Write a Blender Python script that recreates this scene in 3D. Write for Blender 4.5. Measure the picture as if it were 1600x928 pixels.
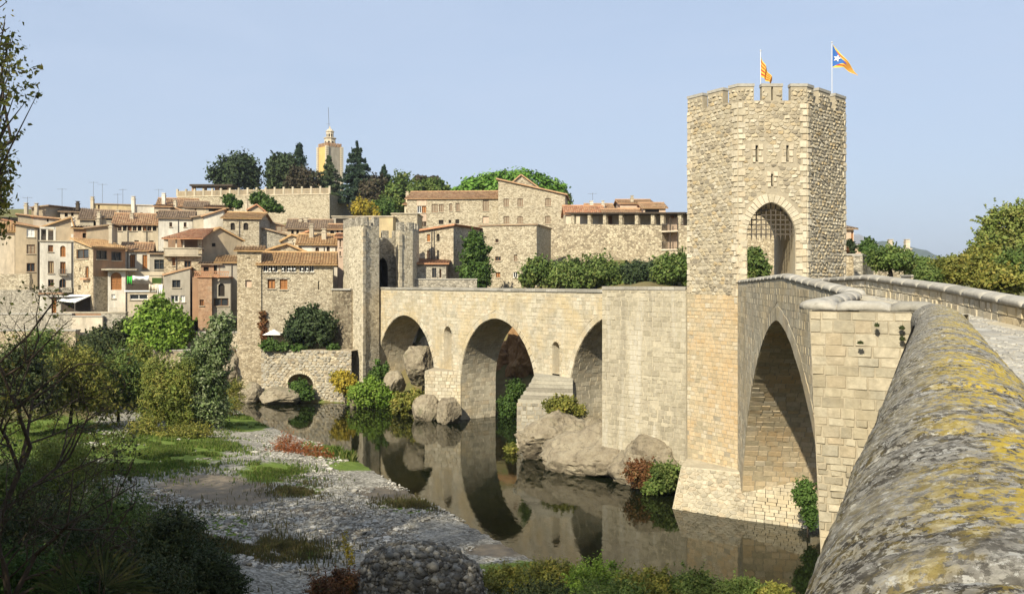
import bpy, bmesh, math, random
import numpy as np
from mathutils import Vector, noise as mnoise

for o in list(bpy.data.objects): bpy.data.objects.remove(o)
scene = bpy.context.scene
COL = scene.collection

# ------------------------------------------------------------------ camera, sky, sun, exposure
EYE = 11.0          # metres above the river
F = 1400.0          # focal length in pixels of the 1600 px wide photograph
cd = bpy.data.cameras.new('camera'); cam = bpy.data.objects.new('camera', cd); COL.objects.link(cam)
cam.location = (0, 0, EYE); cam.rotation_euler = (math.radians(90), 0, 0)
cd.sensor_fit = 'HORIZONTAL'; cd.sensor_width = 36.0; cd.lens = 36.0*F/1600.0; cd.shift_y = -0.015
cd.clip_start = 0.05; cd.clip_end = 30000.0
scene.camera = cam

SUN_EL, SUN_AZ = math.radians(36), math.atan2(-0.42, -0.907)      # towards the sun: behind the camera, to its left
SV = Vector((math.sin(SUN_AZ)*math.cos(SUN_EL), math.cos(SUN_AZ)*math.cos(SUN_EL), math.sin(SUN_EL)))
w = bpy.data.worlds.new('World'); scene.world = w; w.use_nodes = True
nt = w.node_tree; nt.nodes.clear()
wo = nt.nodes.new('ShaderNodeOutputWorld'); bg = nt.nodes.new('ShaderNodeBackground'); sk = nt.nodes.new('ShaderNodeTexSky')
sk.sky_type = 'NISHITA'; sk.sun_disc = False; sk.sun_elevation = SUN_EL; sk.sun_rotation = SUN_AZ
sk.altitude = 150; sk.air_density = 1.0; sk.dust_density = 1.6; sk.ozone_density = 1.6
bg.inputs['Strength'].default_value = 0.085
# a thin, even veil of high cloud whitens the whole sky
vm = nt.nodes.new('ShaderNodeMixRGB'); vm.inputs[0].default_value = 0.74; vm.inputs[2].default_value = (4.12, 4.90, 6.28, 1)
tc = nt.nodes.new('ShaderNodeTexCoord'); mpw = nt.nodes.new('ShaderNodeMapping'); mpw.inputs['Scale'].default_value = (1.2, 1.2, 5.0); mpw.inputs['Rotation'].default_value = (0.1, 0.25, 0.4)
nw = nt.nodes.new('ShaderNodeTexNoise'); nw.inputs['Scale'].default_value = 1.6; nw.inputs['Detail'].default_value = 6; nw.inputs['Roughness'].default_value = 0.6; nw.inputs['Distortion'].default_value = 0.8
rw = nt.nodes.new('ShaderNodeMapRange'); rw.inputs['From Min'].default_value = 0.3; rw.inputs['From Max'].default_value = 0.7; rw.inputs['To Min'].default_value = 0.64; rw.inputs['To Max'].default_value = 0.86
nt.links.new(tc.outputs['Generated'], mpw.inputs[0]); nt.links.new(mpw.outputs[0], nw.inputs['Vector']); nt.links.new(nw.outputs[0], rw.inputs[0]); nt.links.new(rw.outputs[0], vm.inputs[0])
nt.links.new(sk.outputs[0], vm.inputs[1])
nt.links.new(vm.outputs[0], bg.inputs['Color']); nt.links.new(bg.outputs[0], wo.inputs[0])
sd = bpy.data.lights.new('sun', 'SUN'); sd.energy = 4.6; sd.angle = math.radians(0.55); sd.color = (1.0, 0.925, 0.735)
sun = bpy.data.objects.new('sun', sd); COL.objects.link(sun)
sun.rotation_euler = SV.to_track_quat('Z', 'Y').to_euler(); sun.location = (-40, -60, 80)
vs = scene.view_settings; vs.view_transform = 'Standard'; vs.look = 'None'; vs.exposure = 0.75; vs.gamma = 1.0
scene.cycles.max_bounces = 6; scene.cycles.diffuse_bounces = 3; scene.cycles.glossy_bounces = 3
scene.cycles.transmission_bounces = 3; scene.cycles.transparent_max_bounces = 8; scene.cycles.volume_bounces = 0
scene.cycles.caustics_reflective = False; scene.cycles.caustics_refractive = False

# ------------------------------------------------------------------ helpers
RNG = np.random.default_rng(7)
def at(px, py, Y): return Vector(((px-800)/F*Y, Y, EYE+(440-py)/F*Y))
def zat(py, Y): return EYE+(440-py)/F*Y
def xat(px, Y): return (px-800)/F*Y
V = Vector
ORG = {}
def _rootloc(p): return ORG.get(p.name, V((0, 0, 0)))
def tag(o, label=None, cat=None, group=None, kind=None):
    if label: o['label'] = label
    if cat: o['category'] = cat
    if group: o['group'] = group
    if kind: o['kind'] = kind
    return o
def empty(name, loc, label=None, cat=None, group=None):
    o = bpy.data.objects.new(name, None); o.empty_display_size = 0.5; COL.objects.link(o)
    o.location = loc; ORG[o.name] = V(loc)
    return tag(o, label, cat, group)
def mesh_np(name, verts, faces, tint=None, smooth=False, mats=(), attrs=None, midx=None):
    """verts (n,3); faces: (m,k) array or list of index tuples"""
    me = bpy.data.meshes.new(name)
    verts = np.ascontiguousarray(np.asarray(verts, dtype=np.float32))
    if isinstance(faces, np.ndarray) and faces.ndim == 2:
        m, k = faces.shape; loops = faces.reshape(-1).astype(np.int32)
        tot = np.full(m, k, np.int32)
    else:
        tot = np.array([len(f) for f in faces], np.int32); m = len(faces)
        loops = np.fromiter((i for f in faces for i in f), np.int32)
    st = np.concatenate(([0], np.cumsum(tot)[:-1])).astype(np.int32) if m else np.zeros(0, np.int32)
    me.vertices.add(len(verts)); me.vertices.foreach_set('co', verts.reshape(-1))
    me.loops.add(len(loops)); me.loops.foreach_set('vertex_index', loops)
    me.polygons.add(m); me.polygons.foreach_set('loop_start', st); me.polygons.foreach_set('loop_total', tot)
    if smooth: me.polygons.foreach_set('use_smooth', np.ones(m, bool))
    else: me.polygons.foreach_set('use_smooth', np.zeros(m, bool))
    if midx is not None: me.polygons.foreach_set('material_index', np.asarray(midx, np.int32))
    me.update(calc_edges=True)
    if tint is not None:
        a = me.attributes.new('tint', 'FLOAT', 'FACE'); a.data.foreach_set('value', np.asarray(tint, np.float32))
    if attrs:
        for k2, v2 in attrs.items():
            a = me.attributes.new(k2, 'FLOAT', 'POINT'); a.data.foreach_set('value', np.asarray(v2, np.float32))
    for mt in mats: me.materials.append(mt)
    return me
def put(name, me, parent=None, origin=None, label=None, cat=None, group=None, kind=None):
    """link a mesh whose vertices are in world coordinates; the object's origin moves to the thing's base"""
    o = bpy.data.objects.new(name, me); COL.objects.link(o)
    if parent is not None:
        L = _rootloc(parent); o.parent = parent; ORG[o.name] = L
    else:
        L = V(origin) if origin is not None else V((0, 0, 0)); o.location = L; ORG[o.name] = L
    if L.length > 0:
        co = np.empty(len(me.vertices)*3, np.float32); me.vertices.foreach_get('co', co)
        co = co.reshape(-1, 3)-np.array(L, np.float32); me.vertices.foreach_set('co', co.reshape(-1)); me.update()
    return tag(o, label, cat, group, kind)
class MB:
    def __init__(s): s.v = []; s.f = []; s.t = []
    def add(s, verts, faces, tint=0.5):
        b = len(s.v); s.v.extend([tuple(p) for p in verts])
        for f in faces: s.f.append(tuple(i+b for i in f)); s.t.append(tint)
    def quad(s, a, b, c, d, tint=0.5): s.add((a, b, c, d), ((0, 1, 2, 3),), tint)
    def poly(s, pts, tint=0.5): s.add(pts, (tuple(range(len(pts))),), tint)
    def obox(s, c, ax, ay, az, tint=0.5):
        """box from centre and three half-axis vectors"""
        c = V(c); P = [c+V(ax)*i+V(ay)*j+V(az)*k for k in (-1, 1) for j in (-1, 1) for i in (-1, 1)]
        s.add(P, ((0, 2, 3, 1), (4, 5, 7, 6), (0, 1, 5, 4), (2, 6, 7, 3), (0, 4, 6, 2), (1, 3, 7, 5)), tint)
    def box(s, x0, y0, z0, x1, y1, z1, tint=0.5):
        s.obox(((x0+x1)/2, (y0+y1)/2, (z0+z1)/2), ((x1-x0)/2, 0, 0), (0, (y1-y0)/2, 0), (0, 0, (z1-z0)/2), tint)
    def prism(s, poly, vec, tint=0.5, caps=True):
        n = len(poly); vec = V(vec); P = [V(p) for p in poly]; Q = [p+vec for p in P]
        fs = [(i, (i+1) % n, n+(i+1) % n, n+i) for i in range(n)]
        if caps: fs += [tuple(range(n-1, -1, -1)), tuple(range(n, 2*n))]
        s.add(P+Q, fs, tint)
    def tube(s, path, rad, n=6, tint=0.5, cap=True):
        path = [V(p) for p in path]
        if not hasattr(rad, '__len__'): rad = [rad]*len(path)
        R = []
        for i, p in enumerate(path):
            d = (path[min(i+1, len(path)-1)]-path[max(i-1, 0)])
            d = d.normalized() if d.length > 1e-9 else V((0, 0, 1))
            x = d.orthogonal().normalized() if i == 0 else (R[-1][1]-d*R[-1][1].dot(d)).normalized()
            y = d.cross(x); R.append((p, x, y))
        vv = []
        for (p, x, y), r in zip(R, rad):
            for k in range(n):
                a = 2*math.pi*k/n; vv.append(p+x*(math.cos(a)*r)+y*(math.sin(a)*r))
        fs = [(i*n+k, i*n+(k+1) % n, (i+1)*n+(k+1) % n, (i+1)*n+k) for i in range(len(path)-1) for k in range(n)]
        if cap: fs += [tuple(range(n-1, -1, -1)), tuple(range((len(path)-1)*n, len(path)*n))]
        s.add(vv, fs, tint)
    def lathe(s, c, prof, n=8, tint=0.5, rot=0.0):
        c = V(c); vv = []
        for r, z in prof:
            for k in range(n):
                a = 2*math.pi*k/n+rot; vv.append(c+V((math.cos(a)*r, math.sin(a)*r, z)))
        m = len(prof)
        fs = [(i*n+k, i*n+(k+1) % n, (i+1)*n+(k+1) % n, (i+1)*n+k) for i in range(m-1) for k in range(n)]
        fs += [tuple(range(n-1, -1, -1)), tuple(range((m-1)*n, m*n))]
        s.add(vv, fs, tint)
    def build(s, name, mat, parent=None, smooth=False, **k):
        me = mesh_np(name, np.array(s.v, np.float32).reshape(-1, 3), s.f, s.t, smooth, (mat,))
        return put(name, me, parent, **k)

# vectorised value noise, used for terrain, rocks and worn stone
_perm = np.random.default_rng(3).random(4096).astype(np.float32)
def _h(ix, iy, iz): return _perm[(ix*73856093 ^ iy*19349663 ^ iz*83492791) & 4095]
def vnoise(p):
    i = np.floor(p).astype(np.int64); f = p-i; f = f*f*(3-2*f)
    x, y, z = i[..., 0], i[..., 1], i[..., 2]; fx, fy, fz = f[..., 0], f[..., 1], f[..., 2]
    def L(a, b, t): return a+(b-a)*t
    c = [L(L(_h(x, y, z+k), _h(x+1, y, z+k), fx), L(_h(x, y+1, z+k), _h(x+1, y+1, z+k), fx), fy) for k in (0, 1)]
    return L(c[0], c[1], fz)*2-1
def fbm(p, octv=4, lac=2.03, gain=0.5):
    p = np.asarray(p, np.float64); s = 0; a = 1.0
    for k in range(octv): s = s+a*vnoise(p+17.3*k); p = p*lac; a *= gain
    return s

# ------------------------------------------------------------------ materials
class NT:
    def __init__(s, name):
        s.m = bpy.data.materials.new(name); s.m.use_nodes = True; s.t = s.m.node_tree
        s.b = s.t.nodes['Principled BSDF']; s.out = s.t.nodes['Material Output']
    def n(s, typ, **k):
        nd = s.t.nodes.new('ShaderNode'+typ)
        for a, v in k.items():
            if a.startswith('i_'):
                key = a[2:]; key = int(key) if key.isdigit() else key.replace('_', ' ')
                if hasattr(v, 'links') or isinstance(v, bpy.types.NodeSocket): s.t.links.new(v, nd.inputs[key])
                else: nd.inputs[key].default_value = v
            else: setattr(nd, a, v)
        return nd
    def link(s, a, b): s.t.links.new(a, b)
    def pos(s, sc=(1, 1, 1)):
        g = s.n('NewGeometry'); mp = s.n('Mapping', i_Scale=sc); s.link(g.outputs['Position'], mp.inputs['Vector']); return mp.outputs[0]
    def noise(s, vec, scale, detail=5.0, rough=0.55, dist=0.0):
        nd = s.n('TexNoise', i_Scale=scale, i_Detail=detail, i_Roughness=rough, i_Distortion=dist); s.link(vec, nd.inputs['Vector']); return nd.outputs[0]
    def ramp(s, fac, stops, interp='LINEAR'):
        r = s.n('ValToRGB'); e = r.color_ramp.elements; r.color_ramp.interpolation = interp
        while len(e) < len(stops): e.new(0.5)
        for el, (p, c) in zip(e, stops):
            el.position = p; el.color = (c, c, c, 1) if not hasattr(c, '__len__') else (*c, 1)
        s.link(fac, r.inputs[0]); return r.outputs[0]
    def mix(s, a, b, fac, typ='MIX'):
        m = s.n('MixRGB', blend_type=typ)
        for v, k in ((fac, 0), (a, 1), (b, 2)):
            if isinstance(v, bpy.types.NodeSocket): s.link(v, m.inputs[k])
            elif hasattr(v, '__len__'): m.inputs[k].default_value = (*v, 1)
            else: m.inputs[k].default_value = v
        return m.outputs[0]
    def attr(s, nm): return s.n('Attribute', attribute_name=nm).outputs['Fac']
    def bump(s, h, strength=0.3, dist=0.02, prev=None):
        b = s.n('Bump', i_Strength=strength, i_Distance=dist); s.link(h, b.inputs['Height'])
        if prev is not None: s.link(prev, b.inputs['Normal'])
        return b.outputs[0]
    def done(s, col, rough=0.9, nrm=None, spec=0.25, **k):
        if isinstance(col, bpy.types.NodeSocket): s.link(col, s.b.inputs['Base Color'])
        else: s.b.inputs['Base Color'].default_value = (*col, 1)
        if isinstance(rough, bpy.types.NodeSocket): s.link(rough, s.b.inputs['Roughness'])
        else: s.b.inputs['Roughness'].default_value = rough
        s.b.inputs['Specular IOR Level'].default_value = spec
        if nrm is not None: s.link(nrm, s.b.inputs['Normal'])
        for a, v in k.items(): s.b.inputs[a.replace('_', ' ')].default_value = v
        return s.m
def stone_mat(name, cols, dirt=(0.16, 0.14, 0.11), dirtamt=0.5, streak=0.0, streakcol=(0.12, 0.11, 0.10), pale=None, lo=0.72, hi=1.12, scale=1.0, bump=0.5, warm=None, grain=7.0):
    t = NT(name); p = t.pos()
    n = len(cols); base = t.ramp(t.attr('tint'), [((i+0.5)/n, c) for i, c in enumerate(cols)])
    v1 = t.ramp(t.noise(p, grain*scale, 6, 0.65), [(0.25, lo), (0.75, hi)])
    c = t.mix(base, v1, 1.0, 'MULTIPLY')
    if warm: c = t.mix(c, warm, t.ramp(t.noise(p, 0.35, 4, 0.6, 0.5), [(0.45, 0.0), (0.62, 0.55)]))
    if dirtamt: c = t.mix(c, dirt, t.ramp(t.noise(p, 0.8*scale, 7, 0.7, 0.4), [(0.52, 0.0), (0.75, dirtamt)]))
    if streak:
        ps = t.pos((1.0, 1.0, 0.09))
        c = t.mix(c, streakcol, t.ramp(t.noise(ps, 1.1, 6, 0.65), [(0.50, 0.0), (0.68, streak)]))
        if pale: c = t.mix(c, pale, t.ramp(t.noise(t.pos((1.3, 1.3, 0.12)), 0.9, 5, 0.6), [(0.54, 0.0), (0.66, 0.55)]))
    spots = t.ramp(t.noise(p, 3.1*scale, 3, 0.6), [(0.70, 0.0), (0.76, 0.45)])
    c = t.mix(c, dirt, spots)
    h = t.noise(p, 9*scale, 8, 0.7)
    return t.done(c, 0.92, t.bump(h, bump, 0.05), 0.2)
def plain_mat(name, col, var=0.15, scale=3.0, rough=0.85, bump=0.15, metal=0.0, stain=0.0, spec=0.25, grime=(0.15, 0.13, 0.1)):
    t = NT(name); p = t.pos()
    c = t.mix(col, t.ramp(t.noise(p, scale, 6, 0.65), [(0.25, 1-var), (0.75, 1+var*0.6)]), 1.0, 'MULTIPLY')
    if stain:
        c = t.mix(c, grime, t.ramp(t.noise(t.pos((1, 1, 0.25)), 0.7, 7, 0.7, 0.3), [(0.42, 0.0), (0.70, stain)]))
    return t.done(c, rough, t.bump(t.noise(p, scale*4, 5, 0.6), bump, 0.02), spec, Metallic=metal)
def tile_mat(name, cols):
    t = NT(name); p = t.pos(); n = len(cols)
    base = t.ramp(t.attr('tint'), [((i+0.5)/n, c) for i, c in enumerate(cols)])
    c = t.mix(base, t.ramp(t.noise(p, 2.2, 6, 0.7), [(0.25, 0.65), (0.75, 1.2)]), 1.0, 'MULTIPLY')
    c = t.mix(c, (0.11, 0.09, 0.06), t.ramp(t.noise(p, 0.55, 6, 0.7), [(0.5, 0.0), (0.78, 0.6)]))
    c = t.mix(c, (0.42, 0.33, 0.12), t.ramp(t.noise(p, 1.7, 5, 0.7), [(0.58, 0.0), (0.72, 0.5)]))
    return t.done(c, 0.9, t.bump(t.noise(p, 10, 4), 0.3, 0.03), 0.2)
def leaf_mat(name, cols, trans=0.3):
    t = NT(name); n = len(cols)
    base = t.ramp(t.attr('tint'), [((i+0.5)/n, c) for i, c in enumerate(cols)])
    c = t.mix(base, t.ramp(t.noise(t.pos(), 0.6, 3, 0.6), [(0.3, 0.7), (0.7, 1.25)]), 1.0, 'MULTIPLY')
    t.link(c, t.b.inputs['Base Color']); t.b.inputs['Roughness'].default_value = 0.6; t.b.inputs['Specular IOR Level'].default_value = 0.25
    tr = t.n('BsdfTranslucent'); t.link(c, tr.inputs[0]); mx = t.n('MixShader', i_0=trans)
    t.link(t.b.outputs[0], mx.inputs[1]); t.link(tr.outputs[0], mx.inputs[2]); t.link(mx.outputs[0], t.out.inputs[0])
    return t.m
M = {}
M['rubble'] = stone_mat('tower rubble stone', [(.27, .23, .17), (.38, .32, .225), (.45, .39, .28), (.50, .435, .32), (.46, .375, .24), (.42, .365, .275), (.53, .47, .36), (.44, .34, .20)], streak=0.3, streakcol=(.26, .225, .16), dirtamt=0.35)
M['ashlar'] = stone_mat('cream ashlar stone', [(.42, .37, .27), (.52, .46, .345), (.56, .50, .38), (.59, .52, .40), (.54, .45, .315), (.47, .42, .32)], dirtamt=0.4, streak=0.45, streakcol=(.25, .215, .155), warm=(.50, .38, .20))
M['quoin'] = stone_mat('dressed corner stone', [(.46, .40, .29), (.54, .47, .35), (.58, .51, .39), (.52, .43, .30)], dirtamt=0.25)
M['orange_ashlar'] = stone_mat('ochre ashlar stone', [(.43, .36, .24), (.54, .44, .29), (.58, .47, .31), (.50, .375, .22), (.56, .48, .35)], dirtamt=0.2, warm=(.53, .35, .17))
M['streaked'] = stone_mat('rain streaked ashlar', [(.35, .305, .22), (.425, .375, .275), (.46, .405, .30), (.395, .345, .255)], dirtamt=0.45, streak=0.6, streakcol=(.20, .175, .135), pale=(.52, .48, .40))
M['weathered'] = stone_mat('weathered bridge stone', [(.33, .29, .215), (.42, .37, .275), (.46, .405, .30), (.50, .44, .33), (.43, .35, .24), (.38, .34, .26)], dirt=(.20, .165, .115), dirtamt=0.65, streak=0.45, streakcol=(.22, .19, .135), warm=(.44, .345, .20), lo=.66, hi=1.15)
M['grey_rubble'] = stone_mat('weathered grey rubble', [(.25, .225, .18), (.36, .33, .265), (.43, .39, .31), (.33, .30, .25), (.41, .35, .25)], dirtamt=0.55)
M['mortar'] = plain_mat('lime mortar', (.38, .325, .235), 0.25, 5, 0.95, 0.5, stain=0.3)
M['mortar_light'] = plain_mat('pale lime mortar', (.47, .41, .30), 0.25, 5, 0.95, 0.5, stain=0.3)
M['far_stone'] = None
def far_stone(name, a, b, mort, dens=2.4, dirtamt=0.35):
    """rubble walling too far away to build stone by stone"""
    t = NT(name); p = t.pos((1.0, 1.0, 1.45))
    vo = t.n('TexVoronoi', i_Scale=dens, i_Randomness=1.0); t.link(p, vo.inputs['Vector'])
    ve = t.n('TexVoronoi', feature='DISTANCE_TO_EDGE', i_Scale=dens); t.link(p, ve.inputs['Vector'])
    sep = t.n('SeparateColor'); t.link(vo.outputs['Color'], sep.inputs[0])
    c = t.ramp(sep.outputs[0], [(0.0, tuple(x*0.62 for x in a)), (0.3, a), (0.7, b), (1.0, tuple(x*1.12 for x in b))])
    c = t.mix(c, mort, t.ramp(ve.outputs['Distance'], [(0.02, 0.7), (0.09, 0.0)]))
    c = t.mix(c, t.ramp(t.noise(p, 5, 6, 0.7), [(0.25, 0.7), (0.75, 1.15)]), 1.0, 'MULTIPLY')
    c = t.mix(c, (.17, .145, .11), t.ramp(t.noise(t.pos(), 0.5, 7, 0.7), [(0.5, 0.0), (0.78, dirtamt)]))
    return t.done(c, 0.93, t.bump(t.ramp(ve.outputs['Distance'], [(0.0, 0.0), (0.12, 1.0)]), 0.6, 0.08), 0.2)
M['far_stone'] = far_stone('tan rubble walling', (.42, .35, .245), (.53, .46, .335), (.36, .30, .215), 4.6)
M['far_pale'] = far_stone('pale dressed walling', (.50, .43, .31), (.58, .51, .38), (.44, .38, .28), 3.6, .25)
M['far_stone2'] = far_stone('warm rubble walling', (.43, .345, .225), (.55, .46, .32), (.38, .305, .205), 4.2)
M['far_grey'] = far_stone('greyish rubble walling', (.33, .295, .235), (.44, .395, .315), (.30, .265, .21), 4.4, 0.55)
M['far_rough'] = far_stone('rough town wall stone', (.37, .30, .205), (.50, .425, .30), (.29, .235, .165), 3.0, 0.5)
for k, c in dict(white=(.64, .59, .50), cream=(.56, .47, .34), tan=(.46, .365, .245), pink=(.56, .41, .30), orange=(.48, .26, .14), rust=(.34, .20, .115), ochre=(.54, .42, .235), grey=(.39, .345, .275), beige=(.47, .405, .30), pale=(.60, .515, .395)).items():
    M[k] = plain_mat(k+' plaster', c, 0.2, 1.3, 0.9, 0.25, stain=0.62)
M['brick'] = stone_mat('orange brick', [(.30, .155, .08), (.37, .20, .105), (.41, .24, .14), (.34, .20, .13)], dirtamt=0.4, scale=2)
t = NT('old brickwork'); g_ = t.n('NewGeometry'); sx_ = t.n('SeparateXYZ'); t.link(g_.outputs['Position'], sx_.inputs[0]); cb_ = t.n('CombineXYZ'); t.link(sx_.outputs[0], cb_.inputs[0]); t.link(sx_.outputs[2], cb_.inputs[1])
bt_ = t.n('TexBrick', i_Color1=(.33, .165, .085, 1), i_Color2=(.43, .25, .14, 1), i_Mortar=(.38, .31, .23, 1), i_Scale=3.0, i_Mortar_Size=0.03); t.link(cb_.outputs[0], bt_.inputs['Vector'])
c = t.mix(bt_.outputs['Color'], t.ramp(t.noise(t.pos(), 2.0, 7, .7), [(.3, .6), (.7, 1.2)]), 1.0, 'MULTIPLY'); c = t.mix(c, (.38, .30, .21), t.ramp(t.noise(t.pos(), .8, 6, .7), [(.55, 0.0), (.68, .7)]))
M['yel_wall'] = plain_mat('yellow render', (.60, .41, .15), .15, 1.3, .9, .2, stain=.3)
M['brick'] = t.done(c, .93, t.bump(bt_.outputs['Fac'], .3, .02), .2)
M['tile'] = tile_mat('clay roof tile', [(.28, .155, .085), (.41, .235, .13), (.47, .285, .16), (.37, .225, .13), (.50, .34, .19)])
M['tile_red'] = tile_mat('reddish roof tile', [(.33, .15, .08), (.46, .22, .12), (.50, .27, .15), (.42, .24, .14)])
M['tile_yellow'] = tile_mat('golden lichened roof tile', [(.32, .185, .085), (.44, .265, .125), (.48, .315, .155), (.38, .215, .10)])
M['tile_brown'] = tile_mat('brown roof tile', [(.20, .135, .09), (.29, .20, .13), (.33, .235, .155), (.25, .18, .12)])
M['wood'] = plain_mat('brown wood', (.17, .085, .04), 0.3, 6, 0.7, 0.2)
M['orange_wood'] = plain_mat('varnished orange wood', (.38, .17, .06), 0.25, 6, 0.6, 0.2)
M['dark_wood'] = plain_mat('dark weathered wood', (.06, .045, .032), 0.3, 6, 0.8, 0.3)
M['blind'] = plain_mat('closed slatted blind', (.34, .27, .19), 0.15, 8, 0.7, 0.1)
M['white_paint'] = plain_mat('white paint', (.78, .76, .72), 0.08, 4, 0.6, 0.05)
M['metal'] = plain_mat('grey iron', (.12, .105, .09), 0.3, 8, 0.55, 0.2, metal=0.3)
M['steel'] = plain_mat('light steel', (.55, .55, .55), 0.1, 8, 0.4, 0.05, metal=0.6)
M['rusty'] = plain_mat('grille iron', (.085, .07, .055), 0.3, 9, 0.75, 0.3)
t = NT('window glass'); M['glass'] = t.done((.035, .04, .045), 0.08, None, 0.5)
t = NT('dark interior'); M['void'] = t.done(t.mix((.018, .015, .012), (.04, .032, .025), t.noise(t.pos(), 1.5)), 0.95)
t = NT('water'); p = t.pos((1, 1, 1))
hb = t.noise(p, 0.9, 4, 0.6); wc = t.mix((.005, .007, .003), (.011, .012, .005), t.ramp(t.noise(p, 0.08, 3), [(0.4, 0.0), (0.6, 1.0)]))
rg = t.ramp(t.noise(p, 0.10, 3, 0.6), [(0.45, 0.008), (0.65, 0.03)])
M['water'] = t.done(wc, rg, t.bump(t.noise(t.pos((1, 0.6, 1)), 1.9, 4, 0.6), 0.075, 0.05), 0.5, IOR=1.34)
M['rock'] = None
t = NT('limestone rock'); p = t.pos()
c = t.ramp(t.noise(p, 0.9, 8, 0.72, 0.6), [(0.30, (.14, .112, .075)), (0.46, (.26, .215, .15)), (0.62, (.34, .29, .205)), (0.8, (.42, .365, .27))])
c = t.mix(c, (.13, .115, .09), t.ramp(t.noise(p, 3.3, 8, 0.75), [(0.55, 0.0), (0.72, 0.6)]))
cr_ = t.n('TexVoronoi', feature='DISTANCE_TO_EDGE', i_Scale=0.9); dp_ = t.mix(p, t.n('TexNoise', i_Scale=1.5, i_Detail=5.0).outputs['Color'], 0.35); t.link(dp_, cr_.inputs['Vector'])
c = t.mix(c, (.08, .065, .05), t.mix(t.ramp(cr_.outputs['Distance'], [(0.002, 0.7), (0.014, 0.0)]), t.ramp(t.noise(p, 0.7, 4), [(0.5, 0.0), (0.6, 1.0)]), 1.0, 'MULTIPLY'))
c = t.mix(c, (.10, .11, .05), t.ramp(t.noise(p, 0.6, 6, 0.7), [(0.56, 0.0), (0.7, 0.6)]))
c = t.mix(c, (.10, .08, .055), t.ramp(t.noise(p, 5.0, 10, 0.8, 0.3), [(0.53, 0.0), (0.62, 0.6)]))
h = t.mix(t.noise(p, 2.5, 10, 0.75, 0.4), t.ramp(cr_.outputs['Distance'], [(0.0, 0.0), (0.03, 1.0)]), 0.12)
M['rock'] = t.done(c, 0.95, t.bump(h, 1.0, 0.22), 0.2)
t = NT('earth bank'); p = t.pos()
c = t.ramp(t.noise(p, 0.7, 8, 0.7, 0.6), [(0.3, (.13, .075, .035)), (0.5, (.29, .17, .08)), (0.7, (.36, .25, .14))])
M['earth'] = t.done(c, 0.95, t.bump(t.noise(p, 2.5, 9, 0.7), 0.8, 0.12), 0.15)
# ground: gravel, grass and silt, blended by where each lies on the bank
t = NT('river bank ground'); p = t.pos()
vg = t.n('TexVoronoi', i_Scale=11.0); t.link(p, vg.inputs['Vector']); sg = t.n('SeparateColor'); t.link(vg.outputs['Color'], sg.inputs[0])
grav = t.ramp(sg.outputs[0], [(0.0, (.15, .135, .105)), (0.35, (.29, .265, .215)), (0.7, (.41, .38, .315)), (1.0, (.54, .505, .43))])
grav = t.mix(grav, t.ramp(t.noise(p, 0.9, 7, 0.7), [(0.3, 0.45), (0.7, 1.1)]), 1.0, 'MULTIPLY')
grass = t.ramp(t.noise(p, 1.6, 8, 0.75), [(0.3, (.06, .09, .018)), (0.5, (.12, .17, .03)), (0.7, (.17, .21, .05))])
silt = t.ramp(t.noise(p, 0.8, 8, 0.7), [(0.3, (.16, .13, .09)), (0.7, (.25, .205, .15))])
earth = t.ramp(t.noise(p, 0.5, 8, 0.7), [(0.3, (.10, .075, .04)), (0.5, (.16, .13, .06)), (0.7, (.10, .115, .035))])
nz = t.noise(p, 1.1, 8, 0.75)
def amask(a):
    ad = t.n('Math', operation='ADD'); t.link(t.attr(a), ad.inputs[0]); sb = t.n('Math', operation='MULTIPLY_ADD', i_1=1.3, i_2=-0.65); t.link(nz, sb.inputs[0]); t.link(sb.outputs[0], ad.inputs[1])
    return t.ramp(ad.outputs[0], [(0.42, 0.0), (0.58, 1.0)])
c = t.mix(earth, grav, amask('gravel')); c = t.mix(c, silt, amask('silt')); c = t.mix(c, grass, amask('grass'))
M['ground'] = t.done(c, 0.95, t.bump(t.noise(p, 6, 9, 0.75), 0.7, 0.06), 0.15)
# old coping: grey limestone under black, white and yellow lichen
t = NT('lichen covered coping'); p = t.pos()
base = t.ramp(t.noise(p, 20, 10, 0.72, 0.1), [(0.30, (.10, .09, .075)), (0.46, (.25, .23, .195)), (0.62, (.40, .375, .325)), (0.8, (.50, .475, .42))])
blk = t.ramp(t.noise(p, 32, 11, 0.74, 0.15), [(0.49, 0.0), (0.52, 0.95)]); big = t.ramp(t.noise(p, 3.0, 4, 0.6), [(0.36, 0.35), (0.56, 1.0)])
mb = t.mix(blk, big, 1.0, 'MULTIPLY'); c = t.mix(base, (.045, .038, .030), mb)
wht = t.ramp(t.noise(p, 34, 10, 0.72, 0.2), [(0.57, 0.0), (0.60, 0.75)]); c = t.mix(c, (.56, .54, .49), wht)
yl = t.mix(t.ramp(t.noise(p, 24, 11, 0.76, 0.2), [(0.48, 0.0), (0.505, 0.97)]), t.ramp(t.noise(p, 2.3, 5, 0.65, 0.4), [(0.41, 0.0), (0.50, 1.0)]), 1.0, 'MULTIPLY')
yc = t.ramp(t.noise(p, 60, 4, 0.6), [(0.3, (.40, .27, .03)), (0.6, (.52, .39, .07)), (0.75, (.56, .48, .20))])
att = t.mix(yl, t.attr('lichen'), 1.0, 'MULTIPLY'); c = t.mix(c, yc, att)
M['coping'] = t.done(c, 0.95, t.bump(t.noise(p, 30, 11, 0.78), 0.8, 0.02), 0.15)
M['coping_far'] = stone_mat('grey coping stone', [(.28, .26, .22), (.36, .335, .285), (.41, .38, .33), (.33, .30, .25)], dirtamt=0.5)
M['paving'] = stone_mat('grey bridge paving', [(.30, .28, .245), (.38, .36, .315), (.44, .415, .365), (.35, .32, .27)], dirtamt=0.3)
M['bark'] = plain_mat('bark', (.075, .055, .038), 0.4, 5, 0.95, 0.6)
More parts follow.
